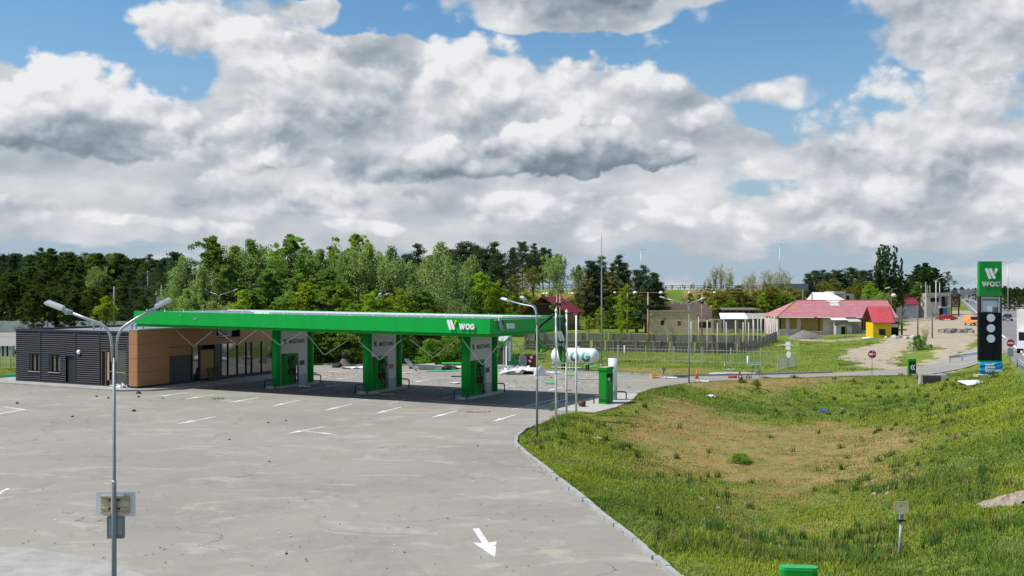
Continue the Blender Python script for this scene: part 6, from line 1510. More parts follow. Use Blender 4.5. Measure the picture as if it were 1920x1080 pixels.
def on_roof(px0, px1, t0, t1, lift=.02):
    def P(px, t): lo = Vector((X(px), -.6, Z(594))); hi = Vector((X(px), yr, rz)); return lo.lerp(hi, t) + Vector((0, -.01, lift))
    return P(px0, t0), P(px1, t0), P(px1 + 1, t1), P(px0 + 1, t1)
MB().poly(*on_roof(1484, 1496, .0, .72)).build("repair_sheet", gridmat("orange_tile", (.50, .22, .10), (.35, .12, .06), .38, .30, .2), roof)
mb = MB(); q_ = on_roof(1560, 1592, .80, 1.0, .05); mb.poly(q_[0] + Vector((1, 0, .1)), q_[1] + Vector((-1, 0, .0)), q_[2], q_[3]); mb.poly(*on_roof(1566, 1584, .66, .8, .06)); mb.build("torn_roofing", M("torn_white_foil", (.55, .55, .54), .7, .3, 5), roof)
for xa, xb in ((1460, 1524), (1604, 1634), (1531, 1556)): MB().tube([(X(xa), -.68, Z(594.8)), (X(xb), -.68, Z(595.3))], .09, 6).build("gutter", WHITE, h)
MB().tube([(X(1459), -.1, Z(595)), (X(1459), -.1, .3), (X(1461), -.3, .1)], .06, 6).build("downpipe", GALV, h)
for px in (1558.6,): MB().tube([(X(px), -1.6, -.1), (X(px), -1.6, Z(596))], .07, 6).build("downpipe", WHITE, h)
slope("porch_roof", X(1553), X(1582), X(1555), X(1582), Z(600), Z(595), -2.0, -.1, WHITE, h); slope("porch_roof", X(1582) + .03, X(1608), X(1582) + .03, X(1606), Z(603), Z(597), -2.0, -.1, M("porch_sheet", (.50, .44, .42), .8, .1, 2), h)
mb = MB(); n = 10; x0, x1, zs, za = X(1562), X(1592), Z(612), Z(606.5); arc = [(x0 + (x1 - x0) * i / n, zs + (za - zs) * math.sin(math.pi * i / n)) for i in range(n + 1)]
MB().prism([(x0, -.2), (x1, -.2)] + list(reversed(arc)), -1.4, -.08, 'y').build("doorway_box", PINK, h)
MB().prism(arc, -1.46, -1.41, 'y').build("fanlight", M("grey_fanlight", (.42, .46, .43), .7, .1, 3), h)
for xa, xb in ((1562, 1572), (1582.5, 1592)): MB().box(X(xa), X(xb), -1.47, -1.42, 0, zs).build("door", M("grey_door", (.48, .50, .48), .7, .12, 2), h)
MB().box(X(1572.2), X(1582.3), -1.44, -1.412, 0, zs).build("door_opening", VOID, h); MB().box(X(1579.6), X(1581.6), -1.5, -1.445, 0, zs).build("yellow_strip", M("yellow_post", (.55, .36, .02), .7, .1, 2), h)
for k in (0, 1): MB().bar((X(1599 + 6 * k), -.3, Z(607)), (X(1609 + 6 * k), -1.2, Z(630)), .07).build("prop", BROWNT, h)
# gravel heap, scree
def heap(name, label, px0, px1, py, h, mat, n=24, cat="heap", D=None):
    x, y, z = gt((px0 + px1) / 2, py); w = (px1 - px0) * y / F / 2; r = np.random.default_rng(int(px0)); mb = MB(); K = 9
    for j in range(K + 1):
        t = j / K
        for i in range(n):
            an = 2 * math.pi * i / n; q = (1 - t) * (1 + .12 * math.sin(3 * an + px0) + .05 * r.normal()); mb.v.append((w * q * math.cos(an), w * .62 * q * math.sin(an), h * (1 - (1 - t) ** 1.35) * (1 + .05 * r.normal()) if j else -.1))
    for j in range(K):
        for i in range(n): a = j * n + i; b = j * n + (i + 1) % n; mb.f.append((a, b, b + n, a + n))
    mb.f.append(tuple(range(K * n, K * n + n))); return tag(mb.build(name, mat, None, True, loc=(x, y, z)), label, cat)
heap("gravel_heap", "broad dark gravel heap in front of the long pink house", 1472, 1545, 635, 1.32, M("dark_gravel", (.20, .175, .16), .95, .25, 2.5, .6))
heap("rubble_patch", "low pale stone scree at the end of the plank fence", 1456, 1491, 648, .2, M("pale_scree", (.36, .35, .34), .95, .45, 4, .8))
r9 = np.random.default_rng(19); x, y, z = gt(1903, 938); mb = MB(); n = 22
for j in range(n):
    for i in range(n):
        u, v = i / (n - 1) * 2 - 1, j / (n - 1) * 2 - 1; e = max(0, 1 - (u * u + v * v) * (1 + .5 * math.sin(5 * math.atan2(v, u)))); a_, b_ = x + 1.1 * u, y + .8 * v
        mb.v.append((1.1 * u, .8 * v, hz(a_, b_) - z - .05 + (.05 + .26 * e * (.55 + .45 * r9.random())) * (e > .02)))
for j in range(n - 1):
    for i in range(n - 1): a_ = j * n + i; mb.f.append((a_, a_ + 1, a_ + n + 1, a_ + n))
tag(mb.build("earth_mound", M("bare_earth", (.32, .265, .205), .95, .3, 3, .8), None, False, loc=(x, y, z)), "low sandy rubble mound on the grass bank at the right edge", "earth mound")
# yellow kiosk
A = At(1637, 634.5); X, Z = A.X, A.Z; h = thing("yellow_kiosk", "small bright yellow kiosk with a steep red tile roof and dark window", "kiosk", A.loc(), 0)
mb = MB(); wall_with_holes(mb, X(1637), X(1671), Z(605), [(X(1648), X(1660.5), Z(628.5), Z(617))], 0, .15); mb.box(X(1671) - .15, X(1671), .15, 3, -.1, Z(605)); mb.box(0, .15, .15, 3, -.1, Z(605)); mb.build("wall", M("yellow_paint", (.72, .50, .01), .6, .06, 1.5, 0, 0, (1, 1, 1), ((.30, .20, .02), .5, 4)), h)
MB().box(X(1648), X(1660.5), .08, .12, Z(628.5), Z(617)).build("window", BLACK, h)
slope("roof", X(1633.5), X(1676.5), X(1635), X(1677), Z(606), Z(576), -.5, 2.0, gridmat("bright_red_tile", (.56, .085, .10), (.30, .03, .04), .30, .26, .2), h, .1); slope("rear_roof", X(1635), X(1677), X(1634), X(1677), Z(576) - .0, Z(600), 2.0 + .02, 4.2, MAROON, h, .1)
MB().bar((X(1676.8), -.52, Z(606) + .05), (X(1677.5), 2.0, Z(576) + .05), .10, .2).build("barge_board", BROWNT, h)
ls = thing("lean_to", "dark lean-to frame at the right side of the yellow kiosk", "lean-to", (A.x + X(1682), A.y + .3, A.z), 0)
for a, b in ((-1.0, 0), (.9, 0), (.9, 1.6)): MB().bar((a, b, -.1), (a, b, 2.1), .11).build("post", BROWNT, ls)
slope("roof", -1.2, 1.2, -1.2, 1.2, 2.12, 2.35, -.2, 2, BROWNT, ls, .08); MB().box(-.9, .8, 1.2, 1.3, 0, 1.6).build("rear_board", VOID, ls)
rr = random.Random(9); cols = [((.55, .56, .58), "pale"), ((.10, .22, .42), "blue"), ((.46, .20, .18), "pink"), ((.5, .3, .18), "tan"), ((.62, .62, .62), "white"), ((.05, .12, .06), "dark green"), ((.32, .30, .12), "olive")]
for i in range(15):
    px = 1640 + i * 5.2; py = 633 + rr.uniform(-2, 3); x, y, z = gt(px, py); c, nm = cols[i % 7]; s = rr.uniform(.25, .55); mb = MB(); k = 9
    for j in range(4):
        for a in range(k): q = (1, .9, .6, .05)[j] * rr.uniform(.75, 1.2); mb.v.append((s * q * math.cos(6.283 * a / k), s * .8 * q * math.sin(6.283 * a / k), s * (0, .45, .85, 1.0)[j] * rr.uniform(.8, 1.1)))
    for j in range(3):
        for a in range(k): mb.f.append((j * k + a, j * k + (a + 1) % k, (j + 1) * k + (a + 1) % k, (j + 1) * k + a))
    tag(mb.build("rubbish_bag", M("bag_" + nm.replace(' ', '_'), c, .6, .25, 4), None, False, loc=(x, y, z - .03)), "%s bundle of rubbish heaped beside the yellow kiosk" % nm, "rubbish", "rubbish heaped beside the kiosk")
x, y, z = gt(1629, 636); tag(MB().tube([(-.9, 0, .12), (.9, .1, .14)], .13, 8).build("white_pipe", WHITE, None, True, loc=(x, y, z)), "white roll lying in the grass left of the yellow kiosk", "pipe")
# utility poles by the houses
UP = M("dark_pole", (.13, .115, .10), .9, .2, 3)
def pole(label, px, py, pt, r=.11, mat=UP, name="utility_pole", D=None, extra=None, grp=None):
    x, y, z = gt(px, py) if D is None else (xat(px, D), D, hz(xat(px, D), D)); t = thing(name, label, "pole", (x, y, z), 0, grp); H = zat(pt, y) - z
    MB().tube([(0, 0, -.2), (0, 0, H)], [r, r * .75], 8).build("shaft", mat, t, True)
    if extra: extra(t, H)
    return t
pole("dark post rising behind the left end of the red roof", 1505, 0, 543, .16, D=186); pole("shorter dark post behind the red roof, right of the taller one", 1522.5, 0, 550, .14, D=187); pole("grey post rising through the torn roof patch", 1584.5, 0, 544.5, .14, D=184)
def lampx(t, H):
    MB().bar((0, 0, H - .2), (1.1, 0, H + .1), .06).build("arm", GALV, t); MB().box(.5, 1.3, -.14, .14, H + .02, H + .2, Matrix.Rotation(R(-12), 4, 'Y')).build("lamp_head", HEADM, t); MB().lathe([(.02, -.38), (.36, -.25), (.40, 0), (.3, .25), (.02, .3)], 12, (.3, -.3, H - 1.2)).build("dish", WHITE, t, True)
pole("post with a lamp and a white dish beside the red roof's right end", 1671.5, 0, 541, .13, D=180, extra=lampx)
for i, (px, py, pt) in enumerate([(1690, 628, 572), (1721, 634, 572), (1748, 634, 572)]): pole("dark leaning post of the wire fence on the sandy yard", px, py, pt, .10, UP, "fence_post", None, None, "posts of the wire fence")
wf = thing("wire_fence", "sagging grey wire mesh between dark posts before the unfinished house", "fence", gt(1690, 604)); b = Vector(gt(1690, 604)); mb = MB()
for (pa, pb) in (((1681, 606), (1690, 605)), ((1690, 605), (1721, 603)), ((1721, 603), (1760, 600))):
    a, c = Vector(gt(*pa)) - b, Vector(gt(*pb)) - b
    for k in range(11): z = .15 + .33 * k; mb.bar(a + Vector((0, 0, z)), c + Vector((0, 0, z + .08 * math.sin(k * 3))), .045)
    n = 14
    for k in range(n): q_ = a.lerp(c, k / n); mb.bar(q_, q_ + Vector((0, 0, 3.5)), .035)
mb.build("mesh", M("wire_grey", (.34, .34, .33), .6, .1, 3, 0, .2), wf)
# white tarpaulin roof and block house behind the red roof
x = xat(1560, 192); z = hz(x, 192); h = thing("white_roof_hut", "hut with a bright white hipped roof behind the red roof", "hut", (x, 192, z), 0); k = 192 / F
z0, z1 = zat(567, 192) - z, zat(548, 192) - z
mb = MB(); vs = [((1529 - 1560) * k, 0, z0), ((1594 - 1560) * k, 0, z0), ((1594 - 1560) * k, 7, z0), ((1529 - 1560) * k, 7, z0), ((1532 - 1560) * k, 3, z1), ((1566 - 1560) * k, 3, z1)]; mb.add(vs, [(0, 1, 5, 4), (1, 2, 5), (2, 3, 4, 5), (3, 0, 4), (3, 2, 1, 0)]); mb.build("roof", M("white_roofing", (.74, .73, .70), .6, .03, 1), h)
MB().box((1531 - 1560) * k, (1592 - 1560) * k, .4, 6.6, 0, z0 - .01).build("wall", PINK, h)
x = xat(1583, 215); z = hz(x, 215); h = thing("block_building", "grey concrete block building just above the red roof", "building", (x, 215, z), 0); k = 215 / F
MB().box((1564 - 1583) * k, (1596 - 1583) * k, 0, 6, 0, zat(551, 215) - z).build("wall", CONC, h); MB().box((1563 - 1583) * k, (1582 - 1583) * k, -.3, 6.2, zat(551, 215) - z + .005, zat(546, 215) - z).build("parapet", M("light_block", (.46, .45, .43), .9, .1, 1.5), h); MB().box((1596 - 1583) * k + .01, (1603 - 1583) * k, .5, 5, 0, zat(552, 215) - z).build("annex", CONC, h); MB().box((1587 - 1583) * k, (1592 - 1583) * k, -.05, -.005, zat(563, 215) - z, zat(554, 215) - z).build("window", VOID, h)
x = xat(1709, 255); z = hz(x, 255); h = thing("far_house", "house with a plain dark red gable roof far behind the wire fence", "house", (x, 255, z), 0); k = 255 / F
MB().box(-13 * k, 15 * k, .5, 7, -.2, zat(571, 255) - z).build("wall", M("blue_grey_wall", (.30, .34, .42), .8, .1, 2), h); slope("roof", -13 * k, 15 * k, -11 * k, 15.5 * k, zat(571, 255) - z, zat(552, 255) - z, 0, 4, MAROON, h)
# unfinished two storey house
A = At(1737, 596); X, Z = A.X, A.Z; h = thing("unfinished_house", "pale unfinished two storey block house with empty windows", "house", A.loc(), 0)
BL = M("pale_blockwork", (.47, .45, .41), .9, .12, 1.3, .1, 0, (1, 1, 1), ((.32, .30, .27), .5, 1.0))
mb = MB(); wall_with_holes(mb, 0, X(1782), Z(550), [(X(1745), X(1761), Z(566), Z(558.5)), (X(1765), X(1777), Z(576), Z(556))], 0, .35); mb.box(0, .35, .35, 7, -.3, Z(550)); mb.box(X(1782) - .35, X(1782), .35, 7, -.3, Z(550)); mb.box(.35, X(1782) - .35, 6.7, 7, -.3, Z(550)); mb.build("wall", BL, h)
MB().box(-.1, X(1782) + .1, -.2, .0, Z(555), Z(550) + .15).build("concrete_band", CONC, h); MB().box(X(1760), X(1782), -1.2, -.0, Z(577.5), Z(575)).build("balcony_slab", CONC, h)
MB().box(X(1745), X(1761), .2, .25, Z(566), Z(558.5)).build("window", VOID, h); MB().box(X(1765), X(1777), .25, .3, Z(576), Z(556)).build("window", GLASS, h)
for a, b, c, d in ((1744, 1762, 558.5, 557.5), (1744, 1745, 566, 558.5)): MB().box(X(a), X(b), -.02, -.003, Z(c), Z(d)).build("window_frame", M("timber_frame", (.48, .30, .10), .8, .2, 3), h)
MB().box(X(1761), X(1768), -.04, -.003, Z(591), Z(577.5)).build("door_opening", VOID, h); MB().box(X(1768), X(1776), -.05, -.003, Z(591), Z(578)).build("blue_sheet", M("bright_blue", (.03, .25, .50), .5, .2, 3), h); MB().box(X(1749), X(1760), -.05, -.003, Z(592), Z(588)).build("blue_sheet", M("bright_blue", (.03, .25, .50)), h)
for px, pt in ((1739, 528), (1741.5, 535), (1746.5, 535)): MB().bar((X(px), 1, Z(550)), (X(px), 1, Z(pt)), .22).build("bare_column", BL, h)
pole("concrete lamp post in front of the unfinished house", 1755, 599.5, 526, .17, M("pale_post", (.45, .43, .40), .9, .1, 2), "lamp_post", None, lambda t, H: (MB().tube([(0, 0, H - .3), (.3, 0, H + .3), (1.4, 0, H + .7)], .06, 6).build("arm", GALV, t), MB().box(1.2, 1.9, -.12, .12, H + .62, H + .76).build("lamp_head", HEADM, t)))
for px, pt, D, lab in ((1727, 532, 262, "grey lamp beside the far dark red roof"), (1762, 530, 262, "pale lamp right behind the unfinished house"), (1776, 536, 300, "thin lamp behind the rusty billboard frame")):
    pole(lab, px, 0, pt, .11, GALV, "street_lamp", D, lambda t, H: (MB().tube([(0, 0, H), (-.3, 0, H + .3), (-.9, 0, H + .4)], .05, 6).build("arm", GALV, t), MB().box(-1.5, -.8, -.12, .12, H + .32, H + .44).build("lamp_head", HEADM, t)))
# billboard frame, sign gantry, distant billboards
x = xat(1791, 250); z = hz(x, 250); k = 250 / F; h = thing("billboard_frame", "rusty empty billboard frame beside the unfinished house", "billboard", (x, 250, z), 0); RU = M("deep_rust", (.10, .055, .04), .9, .3, 3)
for px in (1784, 1797.5): MB().bar(((px - 1791) * k, 0, 0), ((px - 1791) * k, 0, zat(551, 250) - z), .25).build("leg", RU, h)
mb = MB()
for i in range(6): zz = zat(575 - i * 4.7, 250) - z; mb.bar((-8 * k, -.2, zz), (8 * k, -.2, zz), .22)
for i in range(6): mb.bar((-8 * k + i * 3.2 * k, -.25, zat(575, 250) - z), (-8 * k + i * 3.2 * k, -.25, zat(551.5, 250) - z), .2)
mb.build("lattice", RU, h); mb = MB(); r3 = random.Random(6)
for i in range(9): a = r3.uniform(-7, 5) * k; zz = zat(574 - r3.random() * 18, 250) - z; mb.box(a, a + 3 * k, -.02, .04, zz, zz + .5)
mb.build("torn_sheet", M("dark_torn_sheet", (.05, .045, .04), .9, .4, 2), h)
def hway(px, py): return gp(px, py, 1.5)
x, y = xat(1812, 420), 420.0; k = y / F; h = thing("sign_gantry", "overhead road sign gantry seen from behind far along the highway", "road sign", (x, y, 1.5), 0)
MB().box((1799 - 1812) * k, (1822 - 1812) * k, -.4, -.1, zat(553, y) - 1.5, zat(543, y) - 1.5).build("sign_back", BACKS, h)
mb = MB(); 
for dz in (544, 549.5): mb.bar((-14 * k, 0, zat(dz, y) - 1.5), (26 * k, 0, zat(dz, y) - 1.5), .3)
for i in range(20): mb.bar((-14 * k + i * 2 * k, 0, zat(544 if i % 2 else 549.5, y) - 1.5), (-12 * k + i * 2 * k, 0, zat(549.5 if i % 2 else 544, y) - 1.5), .16)
mb.build("truss", GALV, h)
for px in (1799, 1836.5): MB().bar(((px - 1812) * k, 0, 0), ((px - 1812) * k, 0, zat(543, y) - 1.5), .5).build("leg", GALV, h)
x, y = xat(1790, 360), 360.0; k = y / F; h = thing("far_billboard", "dark blue billboard seen from behind left of the highway gantry", "billboard", (x, y, 1.0), 0)
MB().box(-5 * k, 5 * k, -.2, .2, zat(550.5, y) - 1, zat(543, y) - 1).build("panel", M("slate_blue", (.09, .12, .16), .6, .2, 1), h); MB().bar((0, .4, 0), (0, .4, zat(548, y) - 1), .5).build("leg", GALV, h)
x, y = xat(1881.5, 400), 400.0; k = y / F; h = thing("blue_road_sign", "blue road sign at the right of the totem's green head", "road sign", (x, y, 1.5), 0)
MB().box(-2.5 * k, 3 * k, -.1, .1, zat(550, y) - 1.5, zat(545, y) - 1.5).build("panel", M("sign_blue", (.02, .10, .40), .5, .1, 1), h); MB().box(0, 4 * k, -.1, .1, zat(558.5, y) - 1.5, zat(553, y) - 1.5).build("panel", M("sign_blue", (.02, .10, .40)), h); MB().bar((0, .2, 0), (0, .2, zat(546, y) - 1.5), .3).build("leg", GALV, h)
# highway lamps down the middle
hl = None
for i, (px, pt) in enumerate([(1890, 493.5), (1832, 522.5), (1824, 526), (1817, 529.5), (1812.5, 532.5), (1809, 534.5), (1806, 536.5), (1804, 538), (1802, 539.5)]):
    D = 11.0 * F / (HY - pt) * .55 if i else 250.0
    if i == 0: D = (14.8 + 1.5 - CAMH) * F / (HY - pt); HL = 14.8
    D = (HL + 1.5 - CAMH) * F / (HY - pt); x = xat(px, D)
    if hl is None:
        hl = thing("highway_lamp", "tall two armed highway lamp right of the totem", "street lamp", (x, D, 1.5), 0, "highway lamps"); MB().tube([(0, 0, 0), (0, 0, HL)], [.16, .09], 8).build("pole", GALV, hl, True)
        for s_ in (-1, 1): MB().bar((0, 0, HL - .1), (s_ * .7, 0, HL + .35), .08).build("arm", GALV, hl); MB().box(-.35, .35, -.1, .1, -.05, .05, Matrix.Translation((s_ * .95, 0, HL + .45)) @ Matrix.Rotation(R(-s_ * 20), 4, 'Y')).build("lamp_head", BACKS, hl)
    else: dup(hl, (x, D, 1.5), 0, "one of the far highway lamps shrinking towards the horizon")
for px, pt, D, lab in ((1202, 471, 236, "slim lamp on the raised road above the dark pines"), (1462, 462, 232, "slim lamp on the raised road above the bare trees")):
    pole(lab, px, 0, pt, .10, GALV, "street_lamp", D, lambda t, H: (MB().tube([(0, 0, H), (.1, 0, H + .4), (.7, 0, H + .5)], .05, 6).build("arm", GALV, t), MB().box(.5, 1.1, -.1, .1, H + .44, H + .56).build("lamp_head", HEADM, t)))
t = thing("road_railing", "pale steel railing along the top of the raised road", "railing", (-20, 224.5, 8.05)); mb = MB()
for z in (.45, .9): mb.bar((-40, 0, z), (82, -2.6, z), .13, .16)
mb.build("rail", GALV, t); first = None
for i in range(40):
    if first is None: first = MB().box(-.07, .07, -.06, .06, -.3, 1.0).build("post", GALV, t); first.location = (-40, .05, 0)
    else: o = first.copy(); col.objects.link(o); o.parent = t; o.location = (-40 + i * 3.05, .05 - .065 * i, 0)
t = thing("road_parapet", "dark solid parapet at the right end of the raised road", "parapet", (62, 222, 7.9)); MB().box(-6, 4, 0, .3, 0, 1.5).build("wall", M("dark_parapet", (.16, .18, .20), .8, .1, 1), t)
# median barrier and noise wall of the highway
t = thing("median_barrier", "low concrete and steel barrier along the highway's median", "crash barrier", (*hw(60, 26.5), 1.5)); mb = MB(); mb.bar((0, 0, .35), (HD.x * 700, HD.y * 700, .35), .4, .7); mb.build("barrier", CONC, t)
t = thing("noise_wall", "long grey wall beyond the highway's far carriageway", "wall", (*hw(120, 50), 1.5)); mb = MB(); mb.bar((0, 0, 1.4), (HD.x * 500, HD.y * 500, 1.4), .3, 2.8); mb.build("panels", M("grey_wall", (.22, .23, .24), .8, .15, .3), t)
# left background: white retaining wall, dark fence, poles
t = thing("retaining_wall", "long whitewashed concrete wall behind the far parking lot", "wall", (-62, 172, .3)); mb = MB()
for i in range(16): mb.box(-60 + i * 5.0, -55.02 + i * 5.0, -.0, .3, -.2, 2.2)
mb.build("panels", M("stained_white_wall", (.45, .47, .48), .9, .12, .6, .1, 0, (1, 1, 1), ((.22, .17, .15), .7, .5)), t)
t = thing("mesh_fence", "dark green wire mesh fence before the left wood", "fence", (-95, 180, .5)); mb = MB(); FM = M("dark_fence_wire", (.02, .03, .025), .6, .2, 2); first = None
for i in range(13): mb.bar((0, 0, .25 + .2 * i), (80, 0, .25 + .2 * i), .02)
for i in range(160): mb.bar((i * .5, 0, .2), (i * .5, 0, 2.7), .016)
mb.build("mesh", FM, t)
for i in range(28):
    if first is None: first = MB().box(-.04, .04, -.04, .04, -.2, 2.8).build("post", FM, t)
    else: o = first.copy(); col.objects.link(o); o.parent = t; o.location = (i * 2.96, .05, 0)
pole("pale wooden pole with a strut before the left wood", 214, 0, 537, .16, M("greyed_pole", (.30, .28, .24), .9, .2, 2), "utility_pole", 160, lambda t, H: (MB().bar((-.15, 0, H - 1.2), (-1.4, 0, 0), .14).build("strut", UP, t), MB().bar((-.7, 0, H - .3), (.7, 0, H - .3), .1).build("crossarm", UP, t)))
pole("pale concrete stump post behind the dark shop's left half", 89, 0, 585, .17, M("greyed_pole", (.30, .28, .24)), "utility_pole", 155)
pole("thin grey lamp mast at the edge of the left wood", 277, 0, 508, .10, BACKS, "street_lamp", 185, lambda t, H: MB().box(.6, 1.6, -.12, .12, H + .2, H + .4).build("lamp_head", BACKS, t))
pole("dark service pole with a bulky box left of the pale birch", 303, 0, 535, .16, M("service_grey", (.16, .17, .18), .7, .2, 3), "utility_pole", 140, lambda t, H: (MB().box(-.6, .6, -.4, .4, H - 2.6, H - 1.6).build("transformer_box", M("box_steel", (.32, .34, .36), .6, .1, 2), t), MB().bar((-.6, 0, H - .8), (.6, 0, H - .8), .12).build("crossarm", UP, t)))
pole("pale concrete post right of the two armed lamp behind the canopy", 417.5, 0, 563, .16, M("pale_post", (.45, .43, .40)), "utility_pole", 108)
for i, px in enumerate((4, 12, 20)):
    x, y, z = gt(px, 668); tag(MB().box(-.35, .35, -.3, .3, 0, 1.1).prism([(-.4, 1.1), (.4, 1.1), (.3, 1.25), (-.3, 1.25)], -.33, .33, 'y').build("concrete_block", M("stacked_block", (.40, .42, .44), .85, .2, 2), None, loc=(x, y, z)), "pale grey block in a row on the far parking lot", "concrete block", "pale blocks on the far parking lot")
x, y, z = gt(22, 709); mbx = MB(); mbx.add([(-.9, -.4, 0), (.9, -.4, 0), (.9, .5, 0), (-.9, .5, 0), (-.7, -.3, .3), (.9, -.3, .42), (.9, .4, .42), (-.7, .4, .3)], [(0, 1, 5, 4), (1, 2, 6, 5), (2, 3, 7, 6), (3, 0, 4, 7), (4, 5, 6, 7)])
tag(mbx.build("tank_cover", M("teal_green", (.0, .20, .09), .5, .1, 2), None, loc=(x, y, z)), "low dark green tank lid at the left end of the dark shop", "tank lid")

# ---- vehicles
TYRE = M("tyre_rubber", (.015, .015, .016), .85, .2, 4); CGL = M("car_glass", (.02, .025, .03), .08, .1, 2, 0, 0); LAMPM = M("headlight", (.60, .62, .62), .2, .05, 3); PLATE = M("plate_white", (.7, .7, .7), .5, .05, 2)
def car(label, loc, rot, paint, L=4.2, W=1.68, H=1.40, kind='saloon', bumper=None):
    t = thing("parked_car" if kind != 'far' else "car", label, "van" if kind == 'van' else "car", loc, rot); h2, w = L / 2, W / 2
    if kind == 'van': low = [(-h2, .3), (h2 - .1, .3), (h2, .45), (h2 - .02, .78), (h2 - .75, .98), (-h2, 1.0)]; cab_ = [(h2 - .85, .99), (h2 - 1.35, H - .08), (h2 - 1.6, H), (-h2 + .1, H), (-h2 + .02, .99)]
    else: low = [(-h2, .34), (h2 - .12, .30), (h2, .42), (h2 - .04, .66), (h2 - 1.0, .86), (-h2 + .55, .90), (-h2 + .03, .86)]; cab_ = [(h2 - 1.05, .865), (h2 - 1.75, H - .04), (h2 - 2.0, H), (-h2 + 1.05, H), (-h2 + .85, H - .04), (-h2 + .25, .895)]
    body = MB().prism(low, -w, w, 'y').build("body", paint, t); bv = body.modifiers.new("edge", 'BEVEL'); bv.width = .06; bv.segments = 2
    n = len(cab_); mb = MB(); vs = [(a, -w + .05, b) for a, b in cab_]; vs = [(a, s * (w - .04 - .16 * (b > 1.1)), b) for s in (-1, 1) for a, b in cab_]
    mb.add(vs, [tuple(range(n)), tuple(reversed(range(n, 2 * n)))] + [(i, i + n, (i + 1) % n + n, (i + 1) % n) for i in range(n)]); cb_ = mb.build("cabin", paint, t)
    fx0, fz0, fx1, fz1 = cab_[0][0], cab_[0][1], cab_[1][0], cab_[1][1]; e = .012
    MB().poly((fx0 - .03 + e, -w + .12, fz0 + .03), (fx0 - .03 + e, w - .12, fz0 + .03), (fx1 + .03 + e, w - .25, fz1 - .03), (fx1 + .03 + e, -w + .25, fz1 - .03)).build("windscreen", CGL, cb_)
    bx = cab_[-1][0]; b2 = cab_[-2][0]
    MB().poly((bx - e + .03, w - .12, 1.0), (bx - e + .03, -w + .12, 1.0), (b2 - e - .02, -w + .25, H - .1), (b2 - e - .02, w - .25, H - .1)).build("rear_window", CGL, cb_)
    for s in (-1, 1):
        ya, yb = s * (w - .035), s * (w - .19); 
        for (xa, xb, xc, xd) in ((fx0 - .22, (fx1 + b2) / 2 + .06, (fx1 + b2) / 2 + .06, fx1 - .05), ((fx1 + b2) / 2 - .02, bx + .2, b2 + .05, (fx1 + b2) / 2 - .02)): MB().poly((xa, ya, .96), (xb, ya, .96), (xc, yb, H - .12), (xd, yb, H - .12)).build("side_window", CGL, cb_)
        for wx in (h2 - .78, -h2 + .75):
            T = Matrix.Translation((wx, s * (w - .09), .29)) @ Matrix.Rotation(R(90), 4, 'X'); wh = MB().lathe([(.2, -.1), (.29, -.09), (.29, .09), (.2, .1)], 16, T=T).build("wheel", TYRE, t, True); MB().lathe([(.17, -.115), (.17, .115)], 12, T=T).build("rim", GALV, wh)
        MB().box(h2 - .10, h2 + .012, s * (w - .3) - .17, s * (w - .3) + .17, .52, .68).build("headlight", LAMPM, t); MB().box(-h2 - .012, -h2 + .06, s * (w - .2) - .12, s * (w - .2) + .12, .62, .80).build("tail_light", REDS, t)
        MB().box(fx0 - .35, fx0 - .2, s * (w + .02), s * (w + .16), .92, 1.05).build("mirror", BLACK, t)
    MB().box(h2 - .06, h2 + .03, -w + .02, w - .02, .30, .47).build("bumper", bumper or BLACK, t); MB().box(-h2 - .03, -h2 + .06, -w + .02, w - .02, .32, .50).build("bumper", bumper or BLACK, t); MB().box(h2 + .031, h2 + .037, -.26, .26, .35, .46).build("number_plate", PLATE, t)
    return t
def hwrot(towards=True): a = math.atan2(HD.y, HD.x); return a + math.pi if towards else a
x, y, z = gt(1776.5, 600.5); car("red hatchback parked side on before the unfinished house", (x, y, z), R(-4), M("car_red", (.52, .02, .025), .3, .05, 1), L=33.5 * y / F, W=1.8, H=10.2 * y / F)
x, y, z = gt(1824, 610); car("orange van seen from the front at the edge of the sandy yard", (x, y, z), hwrot() + R(18), M("car_orange", (.78, .30, .08), .35, .05, 1), 4.2, 18.5 * y / F, 17.8 * y / F, 'van')
x, y = hway(1889, 601.5); car("dark blue car driving towards us right of the totem", (x, y, 1.51), hwrot(), M("car_navy", (.04, .05, .085), .3, .1, 1), 4.4, 1.75, 1.45)
for px, py, c, lab in ((1813.5, 568, (.05, .055, .06), "dark car far along the highway, left one"), (1822.5, 570.5, (.22, .23, .24), "grey car far along the highway, middle one"), (1832, 569.5, (.60, .60, .62), "white car far along the highway, right one"), (1805, 564.5, (.45, .45, .46), "pale van farthest along the highway")):
    x, y = hway(px, py); car(lab, (x, y, 1.51), hwrot(), M("car_%d" % px, c, .35, .05, 1), 4.3, 1.75, 1.45 if px > 1806 else 2.0, 'saloon' if px > 1806 else 'van')
# lorry at the right edge
x, y = xat(1930, 100), 100.0; z = 1.5; k = y / F; t = thing("lorry", "white box lorry cut by the right edge of the highway", "lorry", (x + .2, y, z), hwrot() - R(6))
MB().box(-3.6, 2.0, -1.2, 1.2, zat(623, y) - z, zat(581, y) - z).build("box_body", M("lorry_cream", (.66, .64, .58), .5, .05, 1), t); MB().box(2.05, 3.6, -1.1, 1.1, .5, 2.3).build("cab", WHITE, t); MB().box(-3.6, 3.4, -.5, .5, .55, zat(623, y) - z - .01).build("chassis", BLACK, t); MB().box(3.605, 3.62, -.95, .95, 1.3, 2.1).build("windscreen", CGL, t)
for wx in (-2.6, 2.6):
    for s in (-1, 1): T = Matrix.Translation((wx, s * 1.0, .45)) @ Matrix.Rotation(R(90), 4, 'X'); MB().lathe([(.45, -.14), (.45, .14)], 16, T=T).build("wheel", TYRE, t)
